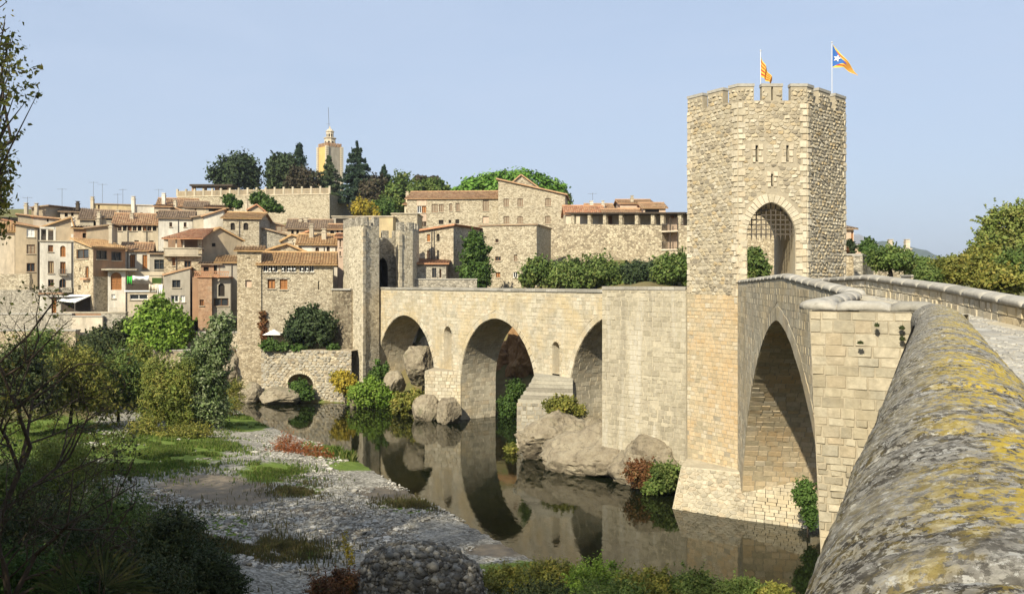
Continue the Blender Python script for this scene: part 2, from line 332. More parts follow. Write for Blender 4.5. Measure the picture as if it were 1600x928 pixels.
M['pale_bark'] = plain_mat('pale bark', (.21, .18, .14), 0.4, 5, 0.95, 0.5)
G = dict(
 oak=[(0.018, 0.030, 0.012), (0.033, 0.054, 0.018), (0.051, 0.078, 0.027), (0.075, 0.099, 0.039)],
 conifer=[(0.015, 0.033, 0.021), (0.027, 0.054, 0.030), (0.045, 0.078, 0.042), (0.063, 0.093, 0.048)],
 cedar=[(0.051, 0.080, 0.036), (0.087, 0.123, 0.051), (0.123, 0.160, 0.072), (0.072, 0.102, 0.043)],
 brown=[(.045, .034, .018), (.07, .055, .03), (.095, .075, .045), (.055, .065, .026)],
 mid=[(0.055, 0.090, 0.020), (0.099, 0.152, 0.032), (0.152, 0.210, 0.049), (0.217, 0.239, 0.070)],
 bright=[(0.094, 0.160, 0.017), (0.145, 0.239, 0.026), (0.203, 0.312, 0.043), (0.275, 0.348, 0.065)],
 pine=[(0.065, 0.145, 0.017), (0.109, 0.225, 0.026), (0.152, 0.290, 0.036), (0.189, 0.319, 0.058)],
 olive=[(0.094, 0.109, 0.020), (0.167, 0.181, 0.032), (0.254, 0.246, 0.052), (0.334, 0.275, 0.058)],
 poplar=[(.12, .16, .03), (.19, .24, .05), (.27, .30, .08), (.26, .24, .06)],
 willow=[(.10, .13, .022), (.16, .20, .036), (.22, .25, .055), (.28, .25, .055)],
 silver=[(.065, .10, .03), (.11, .16, .05), (.17, .22, .08), (.30, .33, .19)],
 yellow=[(0.232, 0.189, 0.029), (0.392, 0.290, 0.036), (0.450, 0.362, 0.043), (0.174, 0.189, 0.043)],
 red=[(.09, .045, .018), (.17, .07, .028), (.22, .10, .04), (.12, .10, .035)],
 dark=[(.022, .032, .010), (.038, .055, .016), (.06, .08, .024), (.09, .09, .03)],
 ivy=[(.035, .07, .014), (.06, .115, .02), (.09, .155, .03), (.12, .18, .045)],
 rustred=[(.14, .045, .018), (.26, .075, .025), (.33, .11, .035), (.20, .12, .04)],
 grass=[(0.057, 0.098, 0.014), (0.098, 0.161, 0.023), (0.138, 0.196, 0.034), (0.184, 0.190, 0.057)],
 dry=[(0.120, 0.100, 0.040), (0.200, 0.160, 0.070), (0.150, 0.140, 0.050), (0.090, 0.100, 0.030)])
for k, c in G.items(): M['leaf_'+k] = leaf_mat(k+' leaves', c, 0.18 if k in ('oak', 'conifer', 'dark') else 0.3)
# ------------------------------------------------------------------ masonry
class Wall:
    """a flat wall: u along it, v upwards (world z unless vdir is given), w out of it"""
    def __init__(s, a, b, vdir=None, lean=0.0):
        s.a = V(a); s.u = V(b)-V(a); s.u.z = 0 if vdir is None else s.u.z; s.L = s.u.length; s.u = s.u/s.L
        s.vd = V((0, 0, 1)) if vdir is None else V(vdir).normalized()
        s.n = s.u.cross(s.vd).normalized(); s.flatz = vdir is None; s.lean = lean
        if s.flatz: s.a = V((s.a.x, s.a.y, 0))
    def p(s, u, v, w=0.0): return s.a+s.u*u+s.vd*v+s.n*(w-s.lean*v)
    def upx(s, px):
        """u where the sight line through photo column px meets the wall"""
        k = (px-800)/F; return (k*s.a.y-s.a.x)/(s.u.x-k*s.u.y)
    def Y(s, u): return s.a.y+s.u.y*u
    def uv(s, px, py): u = s.upx(px); return u, zat(py, s.Y(u))
class Stones:
    def __init__(s): s.items = []
    def poly(s, W, pts, proud, joint, tint, rng, bev=0.35):
        n = len(pts); c = sum(p[0] for p in pts)/n, sum(p[1] for p in pts)/n
        R = max(1e-6, min(max(abs(p[0]-c[0]) for p in pts), max(abs(p[1]-c[1]) for p in pts)))
        if R < joint*0.9: return
        k0 = max(0.3, 1-joint*0.5/R); k1 = max(0.25, k0-proud*bev/R)
        tu, tv = rng.uniform(-0.35, 0.35), rng.uniform(-0.35, 0.35); vv = []
        for q in pts: vv.append(W.p(c[0]+(q[0]-c[0])*k0, c[1]+(q[1]-c[1])*k0, -0.01))
        for q in pts:
            d = proud*(1+tu*(q[0]-c[0])/R+tv*(q[1]-c[1])/R)
            vv.append(W.p(c[0]+(q[0]-c[0])*k1, c[1]+(q[1]-c[1])*k1, d))
        area = 0.5*abs(sum(pts[i][0]*pts[(i+1) % n][1]-pts[(i+1) % n][0]*pts[i][1] for i in range(n)))
        Y = max(1.0, vv[0].y)
        s.items.append((area/Y/Y, vv, n, tint))
    def finish(s, parent, mat, nmax=300, name='stone', rest='stonework', restparent=None):
        it = sorted(s.items, key=lambda a: -a[0])
        for area, vv, n, tint in it[:nmax]:
            c = sum(vv, V((0, 0, 0)))/len(vv); m = MB()
            m.add(vv, [(i, (i+1) % n, n+(i+1) % n, n+i) for i in range(n)]+[tuple(range(n, 2*n))], tint)
            m.build(name, mat, parent)
        r = MB()
        for area, vv, n, tint in it[nmax:]:
            r.add(vv, [(i, (i+1) % n, n+(i+1) % n, n+i) for i in range(n)]+[tuple(range(n, 2*n))], tint)
        if r.v: r.build(rest, mat, restparent or parent, kind='stuff')
def _cut(iv, lo, hi):
    """remove hole intervals from [lo,hi]"""
    out = [(lo, hi)]
    for a, b in iv:
        nx = []
        for x, y in out:
            if b <= x or a >= y: nx.append((x, y)); continue
            if a > x: nx.append((x, a))
            if b < y: nx.append((b, y))
        out = nx
    return out
def row_spans(v0, v1, lo, hi, holes):
    """quads (u at v0 left,right; u at v1 left,right) left over between the holes in one course"""
    L0, H0 = (lo(v0), hi(v0)) if callable(lo) else (lo, hi); L1, H1 = (lo(v1), hi(v1)) if callable(lo) else (lo, hi)
    evs = []
    for h in holes:
        a = h(v0); b = h(v1)
        if a is None and b is None:
            mid = h((v0+v1)/2)
            if mid is None: continue
            a = b = mid
        if a is None: a = ((b[0]+b[1])/2,)*2 if False else b
        if b is None: c = (a[0]+a[1])/2; b = (c, c) if h.peak else a
        evs.append((a, b))
    evs.sort(key=lambda e: e[0][0]); spans = []; l0, l1 = L0, L1
    for a, b in evs:
        if a[1] <= L0 or a[0] >= H0: continue
        if a[0] > l0+0.02 or b[0] > l1+0.02: spans.append((l0, min(a[0], H0), l1, min(b[0], H1)))
        l0, l1 = max(l0, a[1]), max(l1, b[1])
    if H0 > l0+0.02: spans.append((l0, H0, l1, H1))
    return spans
class Hole:
    """arched opening: half width a up to v=vs, then a curved head of height b (power p; smaller is more pointed)"""
    def __init__(s, c, a, v0, vs, b, p=2.0, skew=0.0): s.c, s.a, s.v0, s.vs, s.b, s.p, s.skew = c, a, v0, vs, b, p, skew; s.peak = b > 0
    def __call__(s, v):
        if v < s.v0 or v > s.vs+s.b: return None
        if v <= s.vs or s.b <= 0: return (s.c-s.a, s.c+s.a)
        t = (v-s.vs)/s.b; h = s.a*max(0.0, 1-t**s.p)**(1/s.p); return (s.c-h, s.c+h)
    def grown(s, g): return Hole(s.c, s.a+g, s.v0-(g if s.v0 > -50 and s.b <= 0 else 0), s.vs, s.b+g, s.p)
    def outline(s, n=24, low=None):
        lo = s.v0 if low is None else low
        pts = [(s.c-s.a, lo)] if s.vs > lo else []
        for i in range(n+1):
            th = math.pi*i/n; cx = -math.cos(th); sy = math.sin(th); e = 2/s.p
            pts.append((s.c+s.a*math.copysign(abs(cx)**e, cx), s.vs+s.b*abs(sy)**e))
        if s.vs > lo: pts.append((s.c+s.a, lo))
        return pts
def backing(mb, W, lo, hi, v0, v1, holes=(), step=0.12, w=0.0, tint=0.5):
    n = max(1, int(round((v1-v0)/step))) if holes else max(1, int((v1-v0)/3)+1)
    for i in range(n):
        a = v0+(v1-v0)*i/n; b = v0+(v1-v0)*(i+1)/n
        for l0, h0, l1, h1 in row_spans(a, b, lo, hi, holes):
            mb.quad(W.p(l0, a, w), W.p(h0, a, w), W.p(h1, b, w), W.p(l1, b, w), tint)
def span_blocks(l0, h0, l1, h1, bw, rng):
    """upright joints inside a course; only its end blocks follow a slanting edge"""
    L, H = max(l0, l1), min(h0, h1); xs = []
    if H-L > bw*0.5:
        x = L+bw*rng.uniform(0.3, 0.9)
        while x < H-bw*0.35: xs.append(x); x += bw*rng.uniform(0.6, 1.45)
    elif max(h0-l0, h1-l1) < 0.08: return []
    lo = [l0]+xs; hi = xs+[h0]; lt = [l1]+xs; ht = xs+[h1]
    return list(zip(lo, hi, lt, ht))
def ashlar(S, W, lo, hi, v0, v1, ch, bw, holes=(), proud=0.03, joint=0.025, rng=None, jit=0.12, tint=None, wear=0.0):
    rng = rng or random.Random(1); v = v0; r = 0
    while v < v1-0.02:
        h = ch*rng.uniform(1-jit*1.6, 1+jit*1.6); vt = min(v1, v+h)
        if v1-vt < ch*0.4: vt = v1
        for l0, h0, l1, h1 in row_spans(v, vt, lo, hi, holes):
            for b0, b1, b2, b3 in span_blocks(l0, h0, l1, h1, bw, rng):
                if rng.random() < wear: continue
                j = joint*0.5
                q = [(b0, v), (b1, v), (b3, vt), (b2, vt)]
                q = [(x+rng.uniform(-j, j), y+rng.uniform(-j, j)) for x, y in q]
                S.poly(W, q, proud*rng.uniform(0.5, 1.35), joint, rng.random() if tint is None else tint(rng, q), rng)
        v = vt; r += 1
def clip(poly, nx, ny, d):
    out = []; n = len(poly)
    for i in range(n):
        a = poly[i]; b = poly[(i+1) % n]; da = nx*a[0]+ny*a[1]-d; db = nx*b[0]+ny*b[1]-d
        if da <= 0: out.append(a)
        if (da < 0 < db) or (db < 0 < da): t = da/(da-db); out.append((a[0]+(b[0]-a[0])*t, a[1]+(b[1]-a[1])*t))
    return out
def rubble(S, W, lo, hi, v0, v1, sx, sz, holes=(), proud=0.05, joint=0.035, rng=None, tint=None, keep=1.0):
    rng = rng or random.Random(2); f = callable(lo)
    rows = max(1, int(round((v1-v0)/sz))); dz = (v1-v0)/rows; P = []
    LO = min(lo(v0), lo(v1)) if f else lo; HI = max(hi(v0), hi(v1)) if f else hi
    ncol = max(1, int(round((HI-LO)/sx))); dx = (HI-LO)/ncol
    for r in range(-1, rows+1):
        row = []; off = 0.5*(r % 2)
        for c in range(-1, ncol+2):
            row.append((LO+(c+off+rng.uniform(-0.36, 0.36))*dx, v0+(r+0.5+rng.uniform(-0.27, 0.27))*dz))
        P.append(row)
    k = dx/dz
    for r in range(rows):
        for c in range(ncol+2):
            x, y = P[r+1][c+0] if c < len(P[r+1]) else P[r+1][-1]
            if not (v0 <= y <= v1): continue
            pl = [(x-dx*1.3, y-dz*1.3), (x+dx*1.3, y-dz*1.3), (x+dx*1.3, y+dz*1.3), (x-dx*1.3, y+dz*1.3)]
            for rr in (r, r+1, r+2):
                for cc in range(max(0, c-2), min(len(P[rr]), c+3)):
                    if rr == r+1 and cc == c: continue
                    qx, qy = P[rr][cc]; nx, ny = (qx-x), (qy-y)*k*k
                    pl = clip(pl, nx, ny, nx*(x+qx)/2+ny*(y+qy)/2)
                    if len(pl) < 3: break
                if len(pl) < 3: break
            if len(pl) < 3: continue
            pl = clip(clip(pl, 0, -1, -v0), 0, 1, v1)
            l, h = (lo(y), hi(y)) if f else (lo, hi)
            pl = clip(clip(pl, -1, 0, -l), 1, 0, h)
            if len(pl) < 3: continue
            bad = False
            for hf in holes:
                for q in pl+[(x, y)]:
                    iv = hf(q[1])
                    if iv and iv[0] < q[0] < iv[1]: bad = True; break
                if bad: break
            if bad or rng.random() > keep: continue
            g = [pl[0]]
            for q in pl[1:]:
                if abs(q[0]-g[-1][0])+abs(q[1]-g[-1][1]) > 0.25*min(dx, dz): g.append(q)
            if len(g) < 3: continue
            S.poly(W, g, proud*rng.uniform(0.45, 1.5), joint, rng.random() if tint is None else tint(rng, g), rng, 0.9)
def voussoirs(S, W, hole, thick, proud, n, joint=0.02, rng=None, low=None, jamb=0.0):
    """wedge stones round an arch"""
    rng = rng or random.Random(4); O = hole.outline(n*6); g = Hole(hole.c, hole.a+thick, hole.v0, hole.vs, hole.b+thick, hole.p)
    head = [q for q in O if q[1] >= hole.vs-1e-6]; m = len(head)-1
    def outp(i):
        a = head[max(0, i-1)]; b = head[min(m, i+1)]; dx, dy = b[0]-a[0], b[1]-a[1]; L = math.hypot(dx, dy) or 1
        q = head[i]; return (q[0]-dy/L*thick, q[1]+dx/L*thick)
    ln = [0]
    for i in range(m): ln.append(ln[-1]+math.hypot(head[i+1][0]-head[i][0], head[i+1][1]-head[i][1]))
    idx = [min(range(m+1), key=lambda i: abs(ln[i]-ln[-1]*k/n)) for k in range(n+1)]
    for a, b in zip(idx[:-1], idx[1:]):
        if b <= a: continue
        mid = (a+b)//2; tk = rng.uniform(0.9, 1.08)
        def o(i): p = outp(i); q = head[i]; return (q[0]+(p[0]-q[0])*tk, q[1]+(p[1]-q[1])*tk)
        S.poly(W, [head[a], head[mid], head[b], o(b), o(mid), o(a)][::-1], proud, joint, rng.random(), rng)
    if jamb:
        for sgn in (-1, 1):
            v = hole.v0 if low is None else low; k = 0
            while v < hole.vs-0.05:
                vt = min(hole.vs, v+jamb*rng.uniform(0.8, 1.2)); t2 = thick*(1.25 if k % 2 else 0.8)
                x0, x1 = hole.c+sgn*hole.a, hole.c+sgn*(hole.a+t2)
                S.poly(W, [(min(x0, x1), v), (max(x0, x1), v), (max(x0, x1), vt), (min(x0, x1), vt)], proud, joint, rng.random(), rng); v = vt; k += 1
def lining(S, W, hole, depth, course=0.26, bw=0.45, rng=None, upto=0.3, proud=0.016, joint=0.018):
    """coursed stones that line the inside of an arch"""
    O = [q for q in hole.outline(120, -0.3) if q[0] < hole.c+upto]; ln = 0; i0 = 0; F_ = []
    for a, b in zip(O[:-1], O[1:]):
        n = max(1, int(math.hypot(b[0]-a[0], b[1]-a[1])/0.08)); F_ += [(a[0]+(b[0]-a[0])*k/n, a[1]+(b[1]-a[1])*k/n) for k in range(n)]
    for i in range(1, len(F_)):
        ln += math.hypot(F_[i][0]-F_[i-1][0], F_[i][1]-F_[i-1][1])
        if ln >= course*rng.uniform(0.85, 1.1):
            p0, p1 = W.p(*F_[i0]), W.p(*F_[i]); vd = p1-p0; Wc = Wall(p0, p0-W.n*depth, vd); inw = W.p(hole.c, hole.vs)-p0
            if Wc.n.dot(inw) < 0: Wc.n = -Wc.n
            x = 0
            while x < depth-0.05:
                x1 = min(depth, x+bw*rng.uniform(0.6, 1.4)); S.poly(Wc, [(x, 0), (x1, 0), (x1, vd.length), (x, vd.length)], proud*rng.uniform(.5, 1.5), joint, rng.random(), rng); x = x1
            i0 = i; ln = 0
def soffit(mb, W, hole, depth, low, n=24, dirv=None, tint=0.5):
    O = hole.outline(n, low); d = -W.n*depth if dirv is None else V(dirv)
    for a, b in zip(O[:-1], O[1:]):
        p, q = W.p(*a), W.p(*b); mb.quad(p, q, q+d, p+d, tint)

# ------------------------------------------------------------------ foliage
def rand_dirs(rng, n):
    v = rng.normal(size=(n, 3)); return v/np.linalg.norm(v, axis=1, keepdims=True)
def leaves_mesh(name, mat, pos, size, rng, up=0.4, out=None, aspect=0.55, tints=None, smooth=False):
    """one small folded diamond per leaf"""
    n = len(pos); nr = rand_dirs(rng, n); nr[:, 2] += up
    if out is not None: nr += out*0.9
    nr /= np.linalg.norm(nr, axis=1, keepdims=True)
    t = np.cross(nr, rand_dirs(rng, n)); t /= np.linalg.norm(t, axis=1, keepdims=True)+1e-9
    b = np.cross(nr, t); s = size*rng.uniform(0.6, 1.35, (n, 1))
    A = pos-t*s; C = pos+t*s; B = pos+b*s*aspect-nr*s*0.15; D = pos-b*s*aspect-nr*s*0.15
    vv = np.stack([A, B, C, D], 1).reshape(-1, 3); fc = np.arange(4*n).reshape(n, 4)
    if tints is None: tints = rng.random(n)
    return mesh_np(name, vv, fc, tints, smooth, (mat,))
def clump_points(rng, cen, rad, n, K, cr, shell=0.55, flat=1.0, bias=None, sprig=0.16, lumpy=0.34):
    """leaf positions gathered into K clumps inside an ellipsoid"""
    d = rand_dirs(rng, K); r = (shell+(1-shell)*rng.random(K))[:, None]**(1/1.6)
    lump = 1+lumpy*fbm(d*1.9+rng.uniform(0, 50), 2)[:, None]
    cc = np.array(cen)+d*r*np.array(rad)*lump
    if bias is not None: cc = bias(cc)
    w = rng.uniform(0.5, 1.5, K); idx = rng.choice(K, n, p=w/w.sum())
    off = rng.normal(size=(n, 3))*0.52
    csz = cr*rng.uniform(0.6, 1.45, K)[idx][:, None]
    off[:, 2] *= flat; pos = cc[idx]+off*csz
    nf = int(n*0.22); dv = rand_dirs(rng, nf)*rng.random((nf, 1))**0.4*np.array(rad); pos[:nf] = np.array(cen)+dv*(1+0.2*fbm(dv*0.9/np.mean(rad)+3, 2)[:, None]); off[:nf] = dv/np.array(rad)
    ns = int(n*sprig) if sprig >= .05 else 0; k_ = max(4, ns//16); sd0 = rand_dirs(rng, k_); sd0[:, 2] = np.abs(sd0[:, 2])*1.1-0.15; st = np.array(cen)+sd0*np.array(rad)*0.8; sl = np.mean(rad)*rng.uniform(0.25, 0.62, k_); si = rng.integers(0, k_, ns); sv = sd0*np.array([1, 1, 1.0])+np.array([0, 0, 0.45])+rand_dirs(rng, k_)*0.4
    pos[nf:nf+ns] = st[si]+sv[si]*(sl[si]*rng.random(ns))[:, None]+rng.normal(size=(ns, 3))*np.mean(rad)*0.025
    o = pos-np.array(cen); o /= (np.linalg.norm(o, axis=1, keepdims=True)+1e-9)
    ct = rng.random(K)[idx]*0.6+rng.random(n)*0.4
    return pos, o*0.6+off*0.6, ct, cc
def plant(name, label, cat, base, lobes, leaf, n, mat, trunk=0.0, bark='bark', group=None, seed=1, K=None, cr=0.36, up=0.4, flat=1.0, aspect=0.6, limbs=8, shell=0.5, stem='trunk', crown='crown', sprig=0.16, lumpy=0.34):
    """tree or shrub: lobes = [(cx,cy,cz,rx,ry,rz)] in world coordinates"""
    rng = np.random.default_rng(seed); rr = random.Random(seed); root = empty(name, base, label, cat, group)
    vol = np.array([l[3]*l[4]*l[5] for l in lobes])**0.75; vol = vol/vol.sum(); P = []; O = []; T = []; CC = []
    for l, f in zip(lobes, vol):
        m = max(20, int(n*f*1.5)); R = (l[3]*l[4]*l[5])**(1/3)
        k = K or 44; p, o, ct, cc = clump_points(rng, l[:3], l[3:6], m, k, R*cr, shell, flat, None, sprig, lumpy)
        keep = p[:, 2] > base[2]+0.02; P.append(p[keep]); O.append(o[keep]); T.append(ct[keep]); CC.append(cc)
    P, O, T = np.concatenate(P), np.concatenate(O), np.concatenate(T)
    put(crown, leaves_mesh(crown, mat, P, leaf, rng, up, O, aspect, T), root)
    if trunk:
        mb = MB(); allc = np.concatenate(CC); b = V(base); top = V((np.mean(allc[:, 0]), np.mean(allc[:, 1]), np.mean(allc[:, 2])))
        q = b.lerp(top, 0.5)+V((rr.uniform(-1, 1), rr.uniform(-1, 1), 0))*trunk*0.8
        mb.tube([b-V((0, 0, 0.3)), b.lerp(q, 0.4), q, top], [trunk*1.25, trunk, trunk*0.75, trunk*0.3], 7)
        for i in rng.choice(len(allc), min(limbs, len(allc)), replace=False):
            e = V(allc[i]); s = b.lerp(top, rr.uniform(0.35, 0.85)); m2 = s.lerp(e, 0.5)+V((0, 0, rr.uniform(-0.05, 0.15)*(e-s).length))
            mb.tube([s, m2, e], [trunk*0.45, trunk*0.28, trunk*0.08], 5, cap=False)
        mb.build(stem, M[bark], root, smooth=True)
    return root
def pxl(px, py, Y, rx, ry, rd=None):
    """ellipsoid seen at photo (px,py) with pixel radii rx, ry at distance Y"""
    c = at(px, py, Y); return (c.x, c.y, c.z, rx*Y/F, (rd if rd is not None else rx*Y/F), ry*Y/F)
def conifer(name, label, base, h, r, n, leaf, mat, seed, trunk=0.25, tiers=15, droop=0.25, group=None):
    rng = np.random.default_rng(seed); root = empty(name, base, label, 'tree', group); P = []; O = []; mb = MB(); b = V(base); rr = random.Random(seed)
    mb.tube([b-V((0, 0, .3)), b+V((0, 0, h*0.5)), b+V((0, 0, h))], [trunk, trunk*0.6, 0.03], 6)
    for k in range(tiers):
        f = min(.985, (k+0.6+rr.uniform(-.3, .3))/tiers); z = h*(0.06+0.94*f); R = r*(1-f)**0.85*rr.uniform(0.85, 1.1)+0.12
        nb = max(4, int(9*(1-f*0.55)))
        for j in range(nb):
            a = 2*math.pi*(j+rr.random()*0.7)/nb; L = R*rr.uniform(0.5, 1.2); zj = rr.uniform(-.5, .5)*h/tiers; m = max(12, int(n*(R/r+0.12)/(tiers*nb*0.62)))
            s = rng.random(m)**0.65; sw = rng.normal(size=m)*0.17*L*(1.15-s*0.8)+0.0
            x = np.cos(a)*s*L-np.sin(a)*sw; y = np.sin(a)*s*L+np.cos(a)*sw
            zz = z+zj-droop*L*s**1.4+rng.normal(size=m)*0.22*h/tiers+0.12*L*s**3
            P.append(np.stack([b.x+x, b.y+y, b.z+zz], 1)); O.append(np.stack([x, y, np.zeros(m)], 1)/(R+1e-6)*0.4)
            e = V((b.x+math.cos(a)*L*0.9, b.y+math.sin(a)*L*0.9, b.z+z-droop*L*0.8)); mb.tube([b+V((0, 0, z)), e], [trunk*0.25*(1-f)+0.02, 0.015], 4, cap=False)
    P = np.concatenate(P); O = np.concatenate(O)
    put('crown', leaves_mesh('crown', mat, P, leaf, rng, 0.5, O, 0.4), root); mb.build('trunk', M['bark'], root, smooth=True)
    return root
def blades(name, mat, pos, hgt, width, rng, lean=0.4, tints=None):
    n = len(pos); a = rng.uniform(0, 2*math.pi, n); d = np.stack([np.cos(a), np.sin(a), np.zeros(n)], 1); s = np.stack([-np.sin(a), np.cos(a), np.zeros(n)], 1)
    h = hgt*rng.uniform(0.25, 1.5, (n, 1)); ln = lean*rng.random((n, 1)); top = pos+np.array([0, 0, 1.0])*h+d*h*ln; mid = pos+np.array([0, 0, 0.55])*h+d*h*ln*0.25
    ww = width*rng.uniform(0.6, 1.3, (n, 1)); vv = np.stack([pos-s*ww, pos+s*ww, mid+s*ww*0.7, top, mid-s*ww*0.7], 1).reshape(-1, 3)
    return mesh_np(name, vv, np.arange(5*n).reshape(n, 5), rng.random(n) if tints is None else tints, False, (mat,))

# ------------------------------------------------------------------ rocks
_ico = {}
def ico(sub):
    if sub not in _ico:
        bm = bmesh.new(); bmesh.ops.create_icosphere(bm, subdivisions=sub, radius=1.0); bm.verts.index_update()
        _ico[sub] = (np.array([v.co for v in bm.verts]), np.array([[v.index for v in f.verts] for f in bm.faces])); bm.free()
    return _ico[sub]
def rock_mesh(name, c, r, seed, sub=4, cuts=9, rough=0.10, rotz=0.0, mat=None, smooth=False):
    rng = np.random.default_rng(seed); v, f = ico(sub); v = v.copy()
    for d in rand_dirs(rng, cuts):
        k = rng.uniform(0.62, 0.9); s = v@d; over = np.maximum(0, s-k); v -= over[:, None]*d*0.9
    v = v*(1+rough*fbm(v*1.6+seed, 5)[:, None]-0.07*np.abs(fbm(v*4.5+seed*2, 4))[:, None]-0.055*np.exp(-(fbm(v*2.0+seed*3.7, 2)[:, None]/0.05)**2))
    cz, sz = math.cos(rotz), math.sin(rotz); v = v*np.array(r); v = np.stack([v[:, 0]*cz-v[:, 1]*sz, v[:, 0]*sz+v[:, 1]*cz, v[:, 2]], 1)+np.array(c)
    return mesh_np(name, v, f, None, smooth, (mat or M['rock'],))
def rock(label, c, r, seed, rotz=0.0, sub=4, group=None, name='river_rock', cuts=9, rough=0.10):
    return put(name, rock_mesh(name, c, r, seed, sub, cuts, rough, rotz), None, (c[0], c[1], c[2]-r[2]*0.7), label, 'rock', group)
# ------------------------------------------------------------------ terrain and river
NSX = [-400, -80, -40, -23.6, -18.6, -10.8, -7.2, -3.06, 0.5, 2.4, 6, 14, 60, 400]; NSY = [96, 82, 80, 77, 68.4, 58, 50.5, 42.8, 36.2, 33, 28, 22, 12, -20]
FSX = [-400, -80, -30, -25.5, -18, -12, -9, -6.5, -3, 2, 6, 9, 12, 20, 60, 400]; FSY = [118, 95, 84.5, 83, 81.5, 81, 79, 77, 75.5, 73.5, 66, 58, 52, 51, 48, 20]
def sm(x, a, b): t = np.clip((x-a)/(b-a), 0, 1); return t*t*(3-2*t)
def ground_z(X, Y):
    X = np.asarray(X, float); Y = np.asarray(Y, float)
    dn = (np.interp(X, NSX, NSY)-Y)*0.72; df = Y-np.interp(X, FSX, FSY)
    n1 = fbm(np.stack([X*0.25, Y*0.25, 0*X], -1), 4); n2 = fbm(np.stack([X*0.9, Y*0.9, 0*X+9], -1), 3)
    zn = np.interp(dn, [-6, -1.5, 0, 1.5, 6, 12, 22, 40, 90], [-1.4, -0.5, 0, 0.16, 0.5, 0.95, 2.0, 4.5, 7.5])
    zn = zn+np.clip(dn*0.2, 0, 1)*(0.20*n1+0.05*n2)
    town = np.interp(df, [-5, -1, 0, 1.5, 5, 10, 18, 40, 104, 116, 150, 260, 500, 1500], [-1.4, -0.4, 0, 0.8, 1.6, 4.2, 7.2, 12.5, 26.0, 28.5, 29, 26, 14, 12])
    mid = np.interp(df, [-5, -1, 0, 3, 6, 10, 14, 22, 34, 60, 110, 260, 500, 1500], [-1.4, -0.4, 0, 1.0, 3.0, 6.5, 9.2, 10.0, 11.5, 14, 24, 22, 14, 12])
    right = np.interp(df, [-5, -1, 0, 4, 12, 30, 100, 500, 1500], [-1.4, -0.4, 0, 4.5, 8.0, 8.6, 8.8, 10, 12])
    k1 = sm(X, -13, -8); k2 = sm(X, 24, 46)
    zf = town*(1-k1)+mid*k1; zf = zf*(1-k2)+right*k2
    zf = zf+np.clip(df*0.2, 0, 1)*(0.25*n1+0.08*n2)*(1+2.0*k1*(1-k2)*(df < 14))
    return np.where(dn > -3, np.maximum(zn, np.where(df > 0, zf, -1.4)), np.where(df > -5, zf, -1.4))
def gz(x, y): return float(ground_z(np.array([x]), np.array([y]))[0])
def axis(f0, f1, step, far, g=1.28):
    a = list(np.arange(f0, f1+1e-6, step)); s = step
    while a[-1] < far: s *= g; a.append(a[-1]+s)
    s = step
    while a[0] > -far: s *= g; a.insert(0, a[0]-s)
    return np.array(a)
gx = axis(-62, 34, 0.5, 9000); gy = axis(14, 98, 0.5, 9000)
GX, GY = np.meshgrid(gx, gy); GZ = ground_z(GX, GY); far = np.maximum(np.abs(GX), np.abs(GY)) > 1600; GZ = np.where(far, 12, GZ)
GZ = np.where(GY < -60, np.maximum(GZ, 8.0), GZ)
PXg = 800+F*GX/np.maximum(GY, 3); PYg = 440-F*(GZ-EYE)/np.maximum(GY, 3)
near = (np.interp(GX, NSX, NSY)-GY) > -1.5
def ell(px, py, rx, ry): return np.clip(1.25-((PXg-px)/rx)**2-((PYg-py)/ry)**2, 0, 1)
a_gr = np.zeros_like(GX)
for e in ((250, 705, 120, 34), (80, 690, 130, 45), (385, 660, 50, 16), (420, 738, 60, 22), (470, 765, 50, 14), (300, 850, 110, 34), (330, 815, 70, 22), (150, 850, 200, 80), (440, 862, 90, 18), (1000, 900, 330, 34), (560, 725, 60, 12), (640, 790, 70, 14), (860, 905, 60, 40), (520, 700, 60, 22)): a_gr = np.maximum(a_gr, ell(*e)*(0.72 if e[0] in (440, 420, 470, 640) else 1.0))
a_si = np.zeros_like(GX)
for e in ((330, 772, 120, 36), (60, 770, 160, 30), (620, 770, 90, 14), (500, 800, 90, 12), (780, 860, 70, 14), (560, 835, 100, 14)): a_si = np.maximum(a_si, ell(*e)*(1.0 if e[0] in (330, 60) else 0.75))
a_gv = np.where(near, 1.0, 0.0); a_gv = np.where(near & (PXg < 150), 0.35, a_gv); a_gv = np.where(near & (GY < 24), 0.3, a_gv)
a_gr = np.where(near, a_gr, 0.42); a_gr = np.where(~near & (GX > -14) & (GX < 20) & (GY < 92), 0.0, a_gr)
a_si = np.where(near, a_si, 0.0)
idx = np.arange(len(gx)*len(gy)).reshape(len(gy), len(gx))
gf = np.stack([idx[:-1, :-1], idx[:-1, 1:], idx[1:, 1:], idx[1:, :-1]], -1).reshape(-1, 4)
me = mesh_np('ground', np.stack([GX, GY, GZ], -1).reshape(-1, 3), gf, None, True, (M['ground'],), dict(gravel=a_gv.reshape(-1), grass=a_gr.reshape(-1), silt=a_si.reshape(-1)))
put('ground', me, kind='structure')
mb = MB(); mb.quad((-400, -60, 0), (400, -60, 0), (400, 125, 0), (-400, 125, 0)); mb.build('river_water', M['water'], kind='structure')

